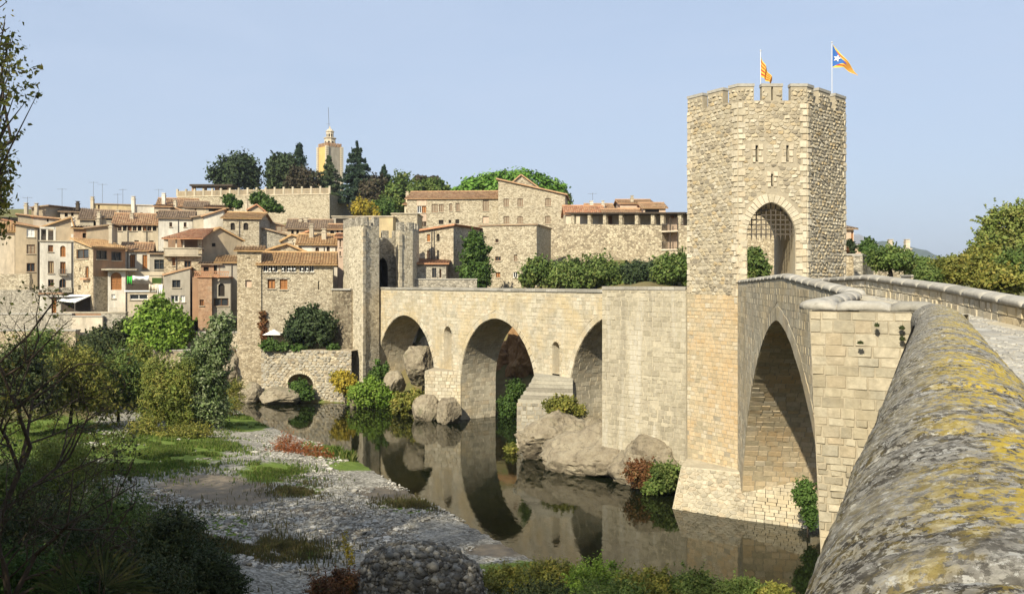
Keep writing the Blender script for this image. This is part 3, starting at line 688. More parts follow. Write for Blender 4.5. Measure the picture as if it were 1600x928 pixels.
# ------------------------------------------------------------------ far arm of the bridge
rg = random.Random(11)
A0 = V((9.9, 50.5, 0)); B0 = V((-2.5, 69, 0)); fd = (A0-B0).normalized()
Lw = Wall(B0, A0); u590 = Lw.upx(587)
WF = Wall(B0+fd*u590, A0+fd*1.5)
fu = lambda px: WF.upx(px)
def arch_px(W, pl, pr, ptop, ytop, zs, p=2.0, v0=-2.0):
    a, b = W.upx(pl), W.upx(pr); zc = zat(ytop, W.Y(W.upx(ptop))); return Hole((a+b)/2, (b-a)/2, v0, zs, zc-zs, p)
ar1 = arch_px(WF, 590.5, 680, 634, 493, 2.6, 1.95); ar2 = arch_px(WF, 720, 838, 776, 498, 3.0, 1.95)
a3l = fu(890); ar3 = Hole(a3l+5.0, 5.0, -2.0, 3.3, zat(497, WF.Y(a3l+3.2))-3.3+0.25, 1.95)
def slot(W, pl, pr, yt, yb):
    a, b = W.upx(pl), W.upx(pr); Yc = W.Y((a+b)/2); zt, zb = zat(yt, Yc), zat(yb, Yc); r = (b-a)/2; return Hole((a+b)/2, r, zb, zt-r, r)
sl1 = slot(WF, 694, 706, 510, 577); sl2 = slot(WF, 863, 874.5, 534, 584)
FH = [ar1, ar2, ar3, sl1, sl2]
FTOP = 10.36
far_arm = empty('stone_bridge', (0.5, 66, 0), 'far arm of the stone bridge with three round arches reaching the town', 'bridge')
mb = MB(); backing(mb, WF, 0, WF.L, -1.2, FTOP, FH, 0.11)
BW = 3.3; d = -WF.n*BW
for x0, x1, v0, v1 in ((0, WF.L, 5, FTOP),):
    pass
backing(mb, WF, 0, WF.L, -1.2, FTOP, [ar1, ar2, ar3], 0.11, -BW)
mb.quad(WF.p(0, FTOP), WF.p(WF.L, FTOP), WF.p(WF.L, FTOP, -0.45), WF.p(0, FTOP, -0.45)); mb.quad(WF.p(0, FTOP, -BW+.45), WF.p(WF.L, FTOP, -BW+.45), WF.p(WF.L, FTOP, -BW), WF.p(0, FTOP, -BW))
mb.quad(WF.p(0, FTOP, -0.45), WF.p(WF.L, FTOP, -0.45), WF.p(WF.L, 9.5, -0.45), WF.p(0, 9.5, -0.45)); mb.quad(WF.p(0, FTOP, -BW+.45), WF.p(WF.L, FTOP, -BW+.45), WF.p(WF.L, 9.5, -BW+.45), WF.p(0, 9.5, -BW+.45))
mb.quad(WF.p(0, 9.5, -0.45), WF.p(WF.L, 9.5, -0.45), WF.p(WF.L, 9.5, -BW+.45), WF.p(0, 9.5, -BW+.45))
for s_, dp in ((sl1, 0.9), (sl2, 0.9)):
    O = s_.outline(10); mb.add([WF.p(q[0], q[1], -dp) for q in O], [tuple(range(len(O)))])
mb.build('bridge_wall', M['mortar_light'], far_arm)
mb = MB()
for h in (ar1, ar2, ar3): soffit(mb, WF, h, BW, -1.2, 40)
for h in (sl1, sl2): soffit(mb, WF, h, 0.9, h.v0, 10); mb.quad(WF.p(h.c-h.a, h.v0), WF.p(h.c+h.a, h.v0), WF.p(h.c+h.a, h.v0, -.9), WF.p(h.c-h.a, h.v0, -.9))
mb.build('arch_soffit', M['ashlar'], far_arm)
S = Stones(); grown = [h.grown(0.42) for h in (ar1, ar2, ar3)]+[h.grown(0.24) for h in (sl1, sl2)]
for gg in grown[:3]: gg.v0 = -2.0
ashlar(S, WF, 0, WF.L, 3.4, FTOP-0.22, 0.27, 0.5, grown, 0.02, 0.022, rg, wear=0.02)
rubble(S, WF, 0, WF.L, -0.6, 3.4, 0.42, 0.26, grown, 0.06, 0.04, rg)
SL = Stones()
for h in (ar1, ar2, ar3): lining(SL, WF, h, BW, 0.27, 0.5, rg)
SL.finish(far_arm, M['weathered'], 0, rest='arch_lining')
for h in (ar1, ar2, ar3): voussoirs(S, WF, h, 0.40, 0.04, 34, 0.02, rg, jamb=0.3, low=0.5)
for h in (sl1, sl2): voussoirs(S, WF, h, 0.22, 0.035, 7, 0.02, rg, jamb=0.3)
S.finish(far_arm, M['ashlar'], 300)
x = 0; k = 0
cm = MB()
while x < WF.L-0.2:
    L = rg.uniform(0.8, 1.3); x1 = min(WF.L, x+L); z = rg.uniform(-0.012, 0.012)
    c0 = WF.p((x+x1)/2, FTOP+0.03+z, -0.2)
    cm.obox(c0, WF.u*((x1-x)/2-0.008), WF.n*0.285, (0, 0, 0.085), rg.random()); x = x1
cm.build('parapet_coping', M['coping_far'], far_arm)
cm = MB(); cm.obox(WF.p(WF.L/2, FTOP+0.03, -BW+.22), WF.u*(WF.L/2), WF.n*0.27, (0, 0, 0.085)); cm.build('parapet_coping', M['coping_far'], far_arm)
# cutwater of the first pier (flat topped) and stepped cutwater of the second
def tri_pier(thing, W, ul, ur, uap, out, ztop, zbot, mat, nm, holes=()):
    S = Stones(); pl, pr, ap = W.p(ul, 0, 0.02), W.p(ur, 0, 0.02), W.p(uap, 0, out); mb = MB()
    mb.prism([V((q.x, q.y, zbot)) for q in (pl, ap, pr)], (0, 0, ztop-zbot)); mb.build('cutwater', M['mortar'], thing)
    for a, b in ((pl, ap), (ap, pr)):
        w_ = Wall(a, b); ashlar(S, w_, 0, w_.L, max(zbot, 1.2), ztop, 0.26, 0.42, (), 0.03, 0.025, rg); rubble(S, w_, 0, w_.L, zbot, max(zbot, 1.2), 0.4, 0.27, (), 0.06, 0.04, rg)
    S.finish(thing, mat, 0, rest='cutwater_stonework'); return pl, ap, pr
tri_pier(far_arm, WF, fu(680)-0.1, fu(720)+0.05, (fu(680)+fu(720))/2, 2.1, zat(579, 72), -0.8, M['ashlar'], 'pier')
ul, ur = fu(838)-0.5, fu(890)+0.4; z0 = zat(628, 60); z1 = zat(586, 61)
tri_pier(far_arm, WF, ul, ur, (ul+ur)/2, 2.9, z0, -0.8, M['grey_rubble'], 'pier')
nst = 7; cm = MB()
for i in range(nst):
    f = 1-0.5*(i+.6)/nst; um = (ul+ur)/2+.25*(1-f); hw = (ur-ul)/2*(0.86+0.14*f); zz = z0+(z1-z0)*i/nst
    P3 = [WF.p(um-hw, zz, 0.02), WF.p(um, zz, 2.9*f+0.05), WF.p(um+hw, zz, 0.02)]; cm.prism(P3, (0, 0, (z1-z0)/nst-0.012), rg.random())
cm.build('stepped_cap', M['grey_rubble'], far_arm)

# ------------------------------------------------------------------ big rain-streaked pier between the far arches and the gate tower
PL, PR = V((xat(941, 51), 51, 0)), V((xat(1072, 47.2), 47.2, 0))
WP = Wall(PL, PR); ZP = 10.58
big_pier = empty('bridge_pier', ((PL+PR)/2), 'tall pale bridge pier streaked by rain, left of the gate tower', 'pier')
mb = MB(); bk = PL-WF.n*0+V((4.2, 2.9, 0)); bk2 = PR+V((2.6, 1.6, 0))
mb.prism([V((q.x, q.y, 0.2)) for q in (PL, PR, bk2, bk)], (0, 0, ZP-0.2)); mb.build('pier_core', M['mortar_light'], big_pier)
S = Stones(); ashlar(S, WP, 0, WP.L, 6.2, ZP-0.05, 0.26, 0.48, (), 0.018, 0.02, rg, wear=0.015); ashlar(S, WP, 0, WP.L, 1.6, 6.2, 0.23, 0.42, (), 0.022, 0.02, rg, wear=0.04)
rubble(S, WP, 0, WP.L, 0.0, 1.6, 0.45, 0.26, (), 0.05, 0.03, rg)
S.finish(big_pier, M['streaked'], 300)
x = 0; cm = MB()
while x < WP.L-0.2:
    x1 = min(WP.L, x+rg.uniform(0.6, 1.0)); cm.obox(WP.p((x+x1)/2, ZP+0.06, -0.22), WP.u*((x1-x)/2-0.008), WP.n*0.27, (0, 0, 0.09), rg.random()); x = x1
cm.build('coping', M['coping_far'], big_pier)

# ------------------------------------------------------------------ hexagonal gate tower
tBL, tFL, tFR, tBR, tb1, tb2 = [V((x, y, 0)) for x, y in ((9.22, 47.1), (11.09, 44), (14.49, 44), (17.54, 47.1), (15.5, 50.6), (11.6, 50.6))]
tower = empty('gate_tower', (13.2, 47.2, 0), 'tall hexagonal stone gate tower with battlements and a portcullis gate', 'tower')
TW = {'l': Wall(tBL, tFL), 'f': Wall(tFL, tFR), 'r': Wall(tFR, tBR), 'b1': Wall(tBR, tb1), 'b': Wall(tb1, tb2), 'b2': Wall(tb2, tBL)}
ZC, ZM, ZD = 19.88, 20.62, 10.25
Wf = TW['f']; gu0, gu1 = Wf.upx(1167.5), Wf.upx(1242.5); gate = Hole((gu0+gu1)/2, (gu1-gu0)/2, 9.6, 13.35, zat(317, 44)-13.35, 1.72)
pd = V((0.134, 0.99, 0)).normalized(); Lp = 6.66
gback = Hole(0, gate.a, 9.6, gate.vs, gate.b, gate.p); Wb = TW['b']; bp = Wf.p(gate.c, 0)+pd*Lp; gback.c = (bp-Wb.a).dot(Wb.u)
slits = []
for px, yt, yb, hw in ((1182.5, 230, 251, .055), (1230.5, 230, 251, .055), (1206.5, 273, 289, .05)):
    u, zt = Wf.uv(px, yt); slits.append(Hole(u, hw, zat(yb, 44), zt, 0.0))
mb = MB()
for k, W_ in TW.items():
    hs = [gate]+slits if k == 'f' else [gback] if k == 'b' else []
    backing(mb, W_, 0, W_.L, 0.0 if k == 'l' else 6.0, ZC, hs, 0.1)
    backing(mb, W_, 0, W_.L, 18.6, ZC, [], 0.1, -0.55)
    mb.quad(W_.p(0, ZC), W_.p(W_.L, ZC), W_.p(W_.L, ZC, -.55), W_.p(0, ZC, -.55))
mb.poly([V((q.x, q.y, 18.7)) for q in (tBL, tFL, tFR, tBR, tb1, tb2)])
mb.build('tower_wall', M['mortar'], tower)
mb = MB(); soffit(mb, Wf, gate, 0, 9.6, 30, pd*Lp)
for s_ in slits:
    for a, b in (((s_.c-s_.a), s_.c-s_.a), (s_.c+s_.a, s_.c+s_.a)): mb.quad(Wf.p(a, s_.v0), Wf.p(a, s_.vs), Wf.p(a, s_.vs, -.6), Wf.p(a, s_.v0, -.6))
    mb.quad(Wf.p(s_.c-s_.a, s_.v0, -.6), Wf.p(s_.c+s_.a, s_.v0, -.6), Wf.p(s_.c+s_.a, s_.vs, -.6), Wf.p(s_.c-s_.a, s_.vs, -.6))
mb.build('gate_passage', M['ashlar'], tower)
S = Stones(); QW = 0.30
hs = [gate.grown(0.50)]+[Hole(s_.c, s_.a+0.22, s_.v0-.2, s_.vs+.22, 0) for s_ in slits]
hs[0].v0 = 5
rubble(S, TW['l'], 0.05, TW['l'].L-QW, 10.3, ZC, 0.33, 0.185, (), 0.03, 0.022, rg)
rubble(S, TW['f'], QW, TW['f'].L-QW, 9.9, ZC, 0.31, 0.18, hs, 0.03, 0.022, rg)
rubble(S, TW['r'], QW, TW['r'].L-0.25, 9.5, ZC, 0.36, 0.175, (), 0.042, 0.026, rg)
for k in ('b1', 'b2', 'b'):
    rubble(S, TW[k], 0.05, TW[k].L-.05, 9.5, ZC, 0.55, 0.30, (gback.grown(.1),) if k == 'b' else (), 0.05, 0.04, rg)
S.finish(tower, M['rubble'], 300)
S = Stones()                                             # dressed corners, gate arch, slit surrounds
def quoins(Wa, Wb_, v0, v1):
    v = v0; k = 0
    while v < v1-0.1:
        h = min(rg.uniform(0.24, 0.36), v1-v); la, lb = (0.40, 0.24) if k % 2 else (0.24, 0.40)
        if Wa: S.poly(Wa, [(Wa.L-la, v), (Wa.L, v), (Wa.L, v+h), (Wa.L-la, v+h)], 0.05, 0.02, rg.random(), rg)
        if Wb_: S.poly(Wb_, [(0, v), (lb, v), (lb, v+h), (0, v+h)], 0.05, 0.02, rg.random(), rg)
        v += h; k += 1
quoins(TW['l'], TW['f'], 9.9, ZC); quoins(TW['f'], TW['r'], 9.6, ZC); quoins(TW['r'], None, 9.6, ZC); quoins(None, TW['l'], 10.4, ZC)
voussoirs(S, Wf, gate, 0.46, 0.05, 21, 0.018, rg, low=9.9, jamb=0.36)
for s_ in slits:
    v = s_.v0-.14; z1 = s_.vs+.16; n = 3; h = (z1-v)/n
    for i in range(n):
        for sg in (-1, 1):
            w_ = rg.uniform(0.16, 0.30); x0, x1 = sorted((s_.c+sg*s_.a, s_.c+sg*(s_.a+w_))); S.poly(Wf, [(x0, v+i*h), (x1, v+i*h), (x1, v+(i+1)*h), (x0, v+(i+1)*h)], 0.05, 0.02, 0.75, rg)
S.finish(tower, M['quoin'], 0, rest='dressed_stonework')
S = Stones(); ashlar(S, TW['l'], 0.0, TW['l'].L, 1.2, 10.35, 0.21, 0.36, (), 0.016, 0.018, rg, wear=0.01)
S.finish(tower, M['orange_ashlar'], 0, rest='lower_stonework')
# merlons
def merlon(Wm, ua, ub, z0, z1, wrap=None, slit=False):
    m = MB(); th = 0.36; S = Stones()
    def blk(u0, u1): m.obox(Wm.p((u0+u1)/2, (z0+z1)/2, -th/2), Wm.u*((u1-u0)/2), Wm.n*(th/2), (0, 0, (z1-z0)/2))
    if slit:
        c = (ua+ub)/2; blk(ua, c-.045); blk(c+.045, ub)
    else: blk(ua, ub)
    o = m.build('merlon', M['mortar'], tower)
    rubble(S, Wm, ua, ub, z0, z1-0.16, 0.30, 0.19, (Hole((ua+ub)/2, .09, z0, z1-.2, 0),) if slit else (), 0.045, 0.03, rg)
    S.finish(o, M['rubble'], 0, rest='merlon_stonework')
    c = MB(); c.obox(Wm.p((ua+ub)/2, z1+0.02, -th/2), Wm.u*((ub-ua)/2+.03), Wm.n*(th/2+.03), (0, 0, 0.07)); c.build('merlon_cap', M['coping_far'], o)
up = lambda k, px: TW[k].upx(px)
merlon(TW['l'], 0.02, up('l', 1097.5), ZC, ZM); merlon(TW['l'], up('l', 1106), up('l', 1129.5), ZC, ZM)
merlon(TW['l'], up('l', 1139), TW['l'].L-.002, ZC, ZM); merlon(TW['f'], 0.0, up('f', 1178), ZC, ZM)
merlon(TW['f'], up('f', 1190.5), up('f', 1222.5), ZC, ZM, slit=True)
merlon(TW['f'], up('f', 1235.5), TW['f'].L-.002, ZC, ZM); merlon(TW['r'], 0.0, up('r', 1271), ZC, ZM)
merlon(TW['r'], up('r', 1279), up('r', 1297), ZC, ZM); merlon(TW['r'], up('r', 1305), TW['r'].L-.02, ZC, ZM)
for k in ('b1', 'b', 'b2'):
    L_ = TW[k].L
    for a, b in ((0.1, .24), (.42, .55), (.74, .88)): merlon(TW[k], a*L_, b*L_, ZC, ZM-.25)
# portcullis
pc = empty('portcullis', Wf.p(gate.c, 10.3, -0.35), 'raised iron portcullis grille hanging in the tower gateway', 'portcullis')
zlow = zat(367, 44.3); sp = 0.238; n = int(gate.a*2/sp)
for i in range(n+1):
    u = gate.c-gate.a+0.07+i*sp; t_ = abs(u-gate.c)/gate.a
    if t_ >= 1: continue
    zt = gate.vs+gate.b*(1-t_**gate.p)**(1/gate.p)+0.05; m = MB()
    m.obox(Wf.p(u, (zt+zlow)/2, -0.35), Wf.u*0.026, Wf.n*0.018, (0, 0, (zt-zlow)/2)); q = [Wf.p(u-.04, zlow, -.35), Wf.p(u+.04, zlow, -.35), Wf.p(u, zlow-0.3, -.35)]
    m.prism([p_+Wf.n*0.015 for p_ in q], -Wf.n*0.03); m.build('vertical_bar', M['rusty'], pc)
z = zlow+0.03
while z < gate.vs+gate.b-0.15:
    iv = gate(z); m = MB(); m.obox(Wf.p(gate.c, z, -0.385), Wf.u*((iv[1]-iv[0])/2+.04), Wf.n*0.016, (0, 0, 0.03)); m.build('cross_bar', M['rusty'], pc); z += sp
# flags
def flag_mat(kind):
    t = NT(kind); uv = t.n('Attribute', attribute_name='fu').outputs['Fac']; vv = t.n('Attribute', attribute_name='fv').outputs['Fac']
    ml = t.n('Math', operation='MULTIPLY', i_1=4.5); t.link(vv, ml.inputs[0]); fr = t.n('Math', operation='FRACT'); t.link(ml.outputs[0], fr.inputs[0])
    st = t.ramp(fr.outputs[0], [(0.0, (.82, .60, .08)), (0.5, (.60, .05, .03))], 'CONSTANT')
    if kind.startswith('star'):
        a = t.n('Math', operation='SUBTRACT', i_1=0.5); t.link(vv, a.inputs[0]); b = t.n('Math', operation='ABSOLUTE'); t.link(a.outputs[0], b.inputs[0])
        c = t.n('Math', operation='MULTIPLY_ADD', i_1=-1.16, i_2=0.58); t.link(b.outputs[0], c.inputs[0]); d = t.n('Math', operation='LESS_THAN'); t.link(uv, d.inputs[0]); t.link(c.outputs[0], d.inputs[1])
        st = t.mix(st, (.045, .16, .50), d.outputs[0])
    t.link(st, t.b.inputs['Base Color']); t.b.inputs['Roughness'].default_value = 0.8
    tr = t.n('BsdfTranslucent'); t.link(st, tr.inputs[0]); mx = t.n('MixShader', i_0=0.3); t.link(t.b.outputs[0], mx.inputs[1]); t.link(tr.outputs[0], mx.inputs[2]); t.link(mx.outputs[0], t.out.inputs[0]); return t.m
def flag(name, label, px, Yp, ybot, ytop, fn, mat, star=False):
    b = at(px, ybot, Yp); tp = at(px, ytop, Yp); root = empty(name, b, label, 'flag'); m = MB(); m.tube([b-V((0, 0, 1.2)), tp], 0.022, 8); m.lathe(tp, [(0.0, 0), (.045, .03), (.045, .07), (0, .1)], 8); m.build('flagpole', M['steel'], root)
    nu, nv = 34, 26; vv = []; fu_ = []; fv_ = []
    for j in range(nv+1):
        for i in range(nu+1):
            s, r = i/nu, j/nv; vv.append(fn(s, r, tp)); fu_.append(s); fv_.append(r)
    fc = [(j*(nu+1)+i, j*(nu+1)+i+1, (j+1)*(nu+1)+i+1, (j+1)*(nu+1)+i) for j in range(nv) for i in range(nu)]
    o = put('cloth', mesh_np('cloth', vv, fc, None, True, (mat,), dict(fu=fu_, fv=fv_)), root)
    if star:
        m = MB(); c = V(fn(0.19, 0.5, tp)); e1 = (V(fn(0.26, 0.5, tp))-c).normalized(); e2 = V((0, 0, 1)); e2 = (e2-e1*e2.dot(e1)).normalized(); nn = e1.cross(e2)
        if nn.y > 0: nn = -nn
        P5 = []
        for i in range(10): a = math.pi/2+math.pi*i/5+0.25; r = 0.2 if i % 2 == 0 else 0.082; P5.append(c+e1*math.cos(a)*r+e2*math.sin(a)*r+nn*0.05)
        for sgn in (1,): m.add([c+nn*0.05]+P5, [(0, 1+i, 1+(i+1) % 10) for i in range(10)])
        m.build('star', M['white_paint'], o)
    return root
def f_star(s, r, tp):       # hoist runs down the pole; the fly droops down to the right
    hs = 1.25; top = V((0.02+s*1.30, 0, -0.05-s*1.45-0.12*s*s)); bot = V((0.02+s*1.27, 0, -hs-0.08*s-0.75*max(0, s-0.45)**1.2*1.15))
    p = top.lerp(bot, r); return tp+p+V((0, 0.10*math.sin(s*9+r*2)*(0.2+s)-0.05*s, 0.015*math.sin(s*11+r*3)))
def f_plain(s, r, tp):      # hangs limp along its pole
    top = V((0.02+s*0.58, 0, -0.28-s*1.15)); bot = V((0.02+s*0.52, 0, -1.25-s*0.42)); p = top.lerp(bot, r)
    return tp+p+V((0, 0.13*math.sin(s*13+r*1.5)*(0.3+s), 0))
flag('flag', 'limp yellow and red striped flag on the gate tower', 1188.5, 45.2, 160, 81, f_plain, flag_mat('striped flag cloth'))
flag('flag', 'blue, yellow and red flag with white star on the gate tower', 1300, 46.8, 158, 68, f_star, flag_mat('star flag cloth'), True)

# ------------------------------------------------------------------ near arm of the bridge
K2 = V((7.2, 15, 0)); WN = Wall(tFL, K2); near_arm = empty('stone_bridge', (8.5, 28, 0), 'near arm of the stone bridge with one tall pointed arch and lichened parapet', 'bridge')
uY = lambda Y: (tFL.y-Y)/(-WN.u.y)
NH = Hole(uY(32), 11.0, -2.0, -1.3, zat(503, 31)+1.3, 1.68)
ntop = lambda Y: float(np.interp(Y, [15, 20, 31, 44], [10.45, 10.58, 11.12, 10.93]))
def nbacking(mb, w, hole, step=0.12):
    us = np.arange(0, WN.L, 0.35).tolist()+[WN.L]
    for i in range(len(us)-1):
        a, b = us[i], us[i+1]
        def low(u):
            t_ = abs(u-hole.c)/hole.a
            return hole.vs+hole.b*(1-t_**hole.p)**(1/hole.p) if t_ < 1 else -1.2
        mb.quad(WN.p(a, low(a), w), WN.p(b, low(b), w), WN.p(b, ntop(WN.Y(b)), w), WN.p(a, ntop(WN.Y(a)), w))
NB = 3.7;  mb = MB(); nbacking(mb, 0, NH); nbacking(mb, -0.42, Hole(NH.c, 0.001, 0, 0, 0.001)) if False else None; nbacking(mb, -NB, NH)
us = np.linspace(0, WN.L, 30)
for a, b in zip(us[:-1], us[1:]):
    za, zb = ntop(WN.Y(a)), ntop(WN.Y(b)); mb.quad(WN.p(a, za), WN.p(b, zb), WN.p(b, zb, -.42), WN.p(a, za, -.42)); mb.quad(WN.p(a, za, -.42), WN.p(b, zb, -.42), WN.p(b, zb-1.2, -.42), WN.p(a, za-1.2, -.42))
mb.build('bridge_wall', M['mortar_light'], near_arm)
mb = MB(); soffit(mb, WN, NH, NB, -1.2, 60)
q0, q1 = WN.p(NH.c-NH.a, -1), WN.p(NH.c-NH.a, -1, -NB); mb.build('arch_soffit', M['mortar'], near_arm)
S = Stones(); gN = NH.grown(0.50); gN.v0 = -2
def ncap(v): return v
v = -0.6; rows = []
while v < 11.1:
    h = rg.uniform(0.20, 0.30); rows.append((v, v+h)); v += h
for v0, v1 in rows:
    # the wall top slopes, so each course stops where it meets the coping
    uu = [u for u in np.arange(0, WN.L+.01, 0.25) if ntop(WN.Y(u)) >= v1-0.03]
    if not uu: continue
    for l0, h0, l1, h1 in row_spans(v0, v1, uu[0], min(uu[-1], uY(20.5)), [gN]):
        for b0, b1, b2, b3 in span_blocks(l0, h0, l1, h1, 0.44, rg):
            S.poly(WN, [(b0, v0), (b1, v0), (b3, v1), (b2, v1)], 0.009*rg.uniform(.5, 1.4), 0.014, rg.random(), rg)
voussoirs(S, WN, NH, 0.50, 0.02, 58, 0.014, rg)
SL = Stones(); lining(SL, WN, NH, NB, 0.23, 0.46, rg)
apx, kn = V((5.31, 16.0, 0)), V((6.78, 15.12, 0)); WQ = Wall(apx, kn); back = WN.p(uY(21.2), 0)
SL.finish(near_arm, M['orange_ashlar'], 0, rest='arch_lining')
ashlar(S, WQ, lambda v: (10.5-v)*0.045, lambda v: WQ.L, 8.6, 10.47, 0.19, 0.33, (), 0.014, 0.012, rg, jit=0.2)
ashlar(S, WQ, lambda v: (10.5-v)*0.045, lambda v: WQ.L, 4.2, 8.6, 0.155, 0.26, (), 0.022, 0.016, rg, jit=0.28, wear=.01)
S.finish(near_arm, M['weathered'], 300)
S = Stones(); ashlar(S, WQ, lambda v: (10.5-v)*0.045, lambda v: WQ.L, -1.0, 4.2, 0.24, 0.4, (), 0.03, 0.02, rg); pass
S.finish(near_arm, M['weathered'], 0, rest='cutwater_stonework')
mb = MB(); mb.add([WQ.p((11.5)*.045, -1), WQ.p(WQ.L, -1), WQ.p(WQ.L, 10.47), WQ.p(0, 10.47)], [(0, 1, 2, 3)])
ab = WQ.p(11.5*.045, -1); mb.quad(ab, V((apx.x, apx.y, 10.47)), V((back.x, back.y, 10.47)), V((back.x, back.y, -1))); mb.poly([V((q.x, q.y, 9.9)) for q in (apx, kn, K2, back)])
o0 = V((-.24+.471*-6, -6, 0)); mb.quad(V((kn.x, kn.y, -1)), V((o0.x, o0.y, -1)), V((o0.x, o0.y, 10.3)), V((kn.x, kn.y, 10.3)))
mb.build('cutwater', M['mortar'], near_arm)
# tapered base of the tower and arch pier standing in the river
S = Stones(); mb = MB()
fb = [V((7.62, 43.15, -.4)), V((10.5, 41.05, -.4)), V((13.2, 39.5, -.4)), V((17.5, 38.5, -.4))]
ft = [V((8.5, 45.0, 1.75)), V((11.1, 43.2, 1.80)), V((14.2, 42.3, 1.62)), V((18.2, 41.6, 1.62))]
for i in range(3): mb.quad(fb[i], fb[i+1], ft[i+1], ft[i])
mb.quad(fb[0], ft[0], V((9.3, 47.3, 1.75)), V((9.2, 47.5, -.4))); mb.poly([ft[0], ft[1], ft[2], ft[3], V((18.5, 46, 1.7)), V((9.3, 47.3, 1.75))])
base = mb.build('pier_base', M['mortar_light'], near_arm)
for i, mode in ((0, 'r'), (1, 'a'), (2, 'a')):
    w_ = Wall(fb[i], fb[i+1], (ft[i]-fb[i])); H_ = (ft[i]-fb[i]).length
    if mode == 'r': rubble(S, w_, 0, w_.L, 0.1, H_, .34, .22, (), .035, .018, rg)
    else: ashlar(S, w_, 0, w_.L, .1, H_, .20, .40, (), .009, .012, rg)
S.finish(near_arm, M['weathered'], 0, rest='pier_base_stonework')

# parapet copings swept along their paths
def coping(thing, path, hw, hh, seglen, mat, fine=None, nprof=20, skirt=0.16, disp=0.012, name='coping_stone', seed=5, lich=None):
    """path: list of 3D points of the crest line; half-elliptic top, one mesh per stone"""
    rr = random.Random(seed); P = [V(p) for p in path]; cum = [0]
    for a, b in zip(P[:-1], P[1:]): cum.append(cum[-1]+(b-a).length)
    def pt(s):
        s = max(0, min(cum[-1], s)); i = max(0, min(len(P)-2, int(np.searchsorted(cum, s)-1))); f = (s-cum[i])/max(1e-9, cum[i+1]-cum[i]); return P[i].lerp(P[i+1], f)
    def side(s): t_ = pt(s+.12)-pt(s-.12); t_.z = 0; t_.normalize(); return V((t_.y, -t_.x, 0))
    s = 0
    while s < cum[-1]-0.05:
        L = seglen*rr.uniform(.8, 1.25); e = min(cum[-1], s+L)
        if cum[-1]-e < seglen*0.4: e = cum[-1]
        st, npf = (fine(pt(s)) if fine else (0.15, nprof)); ns = max(2, int((e-s)/st)); k = 1+rr.uniform(-.012, .012); vv = []; g = 0.012
        for i in range(ns+1):
            t_ = s+g+(e-s-2*g)*i/ns; c = pt(t_); sd_ = side(t_)
            ed = min(i, ns-i)*(e-s)/ns; rnd = 0.045*math.exp(-ed/0.025)
            for j in range(npf+1):
                a = math.pi*j/npf; x = -math.cos(a)*hw*k; z = (math.sin(a)-1)*hh*k
                vv.append(c+sd_*(x*(1-rnd))+V((0, 0, z-rnd)))
            vv.append(c+sd_*(hw*k)+V((0, 0, -hh-skirt))); vv.append(c-sd_*(hw*k)+V((0, 0, -hh-skirt)))
        va = np.array(vv); m_ = npf+3
        nr = va-np.array([pt(s+g+(e-s-2*g)*(i//m_)/ns)-V((0, 0, hh)) for i in range(len(vv))]); nr /= np.linalg.norm(nr, axis=1, keepdims=True)+1e-9
        dd = disp*(0.55*fbm(va*4.0, 3)+0.4*np.abs(fbm(va*24.0, 3))+0.45*np.abs(fbm(va*70.0, 2))-0.4)
        va = va+nr*dd[:, None]
        fc = np.array([(i*m_+j, i*m_+(j+1) % m_, (i+1)*m_+(j+1) % m_, (i+1)*m_+j) for i in range(ns) for j in range(m_)])
        fl = [tuple(f) for f in fc]+[tuple(range(m_-1, -1, -1)), tuple(range(ns*m_, ns*m_+m_))]
        li = np.ones(len(va)) if lich is None else np.array([lich(p_) for p_ in va])
        put(name, mesh_np(name, va, fl, np.full(len(fl), rr.random()), True, (mat,), dict(lichen=li)), thing); s = e
def fine1(c):
    d_ = max(1.0, c.length if False else math.hypot(c.x, c.y)); return (min(0.10, max(0.010, d_*0.0042)), int(min(72, max(22, 130/d_))))
P1 = [(.1235+.471*y, y, 10.62) for y in (-2.5, 0, 3, 6, 9, 12, 13.6)]
P1 += [(6.80, 14.35, 10.63), (6.98, 14.85, 10.64)]
coping(near_arm, P1, .35, .30, 1.25, M['coping'], fine1, 40, .25, 0.013, seed=8, lich=lambda p_: float(np.clip(1.5-p_[1]*0.075, 0.25, 1)*np.clip((p_[0]-.1235-.471*p_[1]+.26)*3.4, 0.15, 1)))
P2 = [(6.98, 14.9, 10.65), (6.9, 15.25, 10.67), (6.5, 15.5, 10.66), (5.55, 16.05, 10.67), (5.42, 16.25, 10.67), (5.6, 16.6, 10.68), (6.6, 18.4, 10.71), (7.9, 20.8, 10.78), (8.15, 21.6, 10.80)]
coping(near_arm, P2, .215, .11, .75, M['coping_far'], None, 12, .06, .012, seed=9)
P3_ = [WN.p(uY(y), ntop(y)+.17, -.2) for y in (21.6, 24, 27, 29.5, 31, 32.5, 35, 38, 41, 43.9)]
coping(near_arm, P3_, .25, .11, .9, M['coping_far'], None, 10, .06, .008, seed=10)
# solid parapet under the near coping
mb = MB(); q_ = [V((.1235+.471*y_+s_*.30, y_-s_*.14, -1)) for y_, s_ in ((-6, -1), (14.5, -1), (14.5, 1), (-6, 1))]; mb.prism(q_, (0, 0, 11.2)); mb.build('parapet_core', M['weathered'], near_arm)
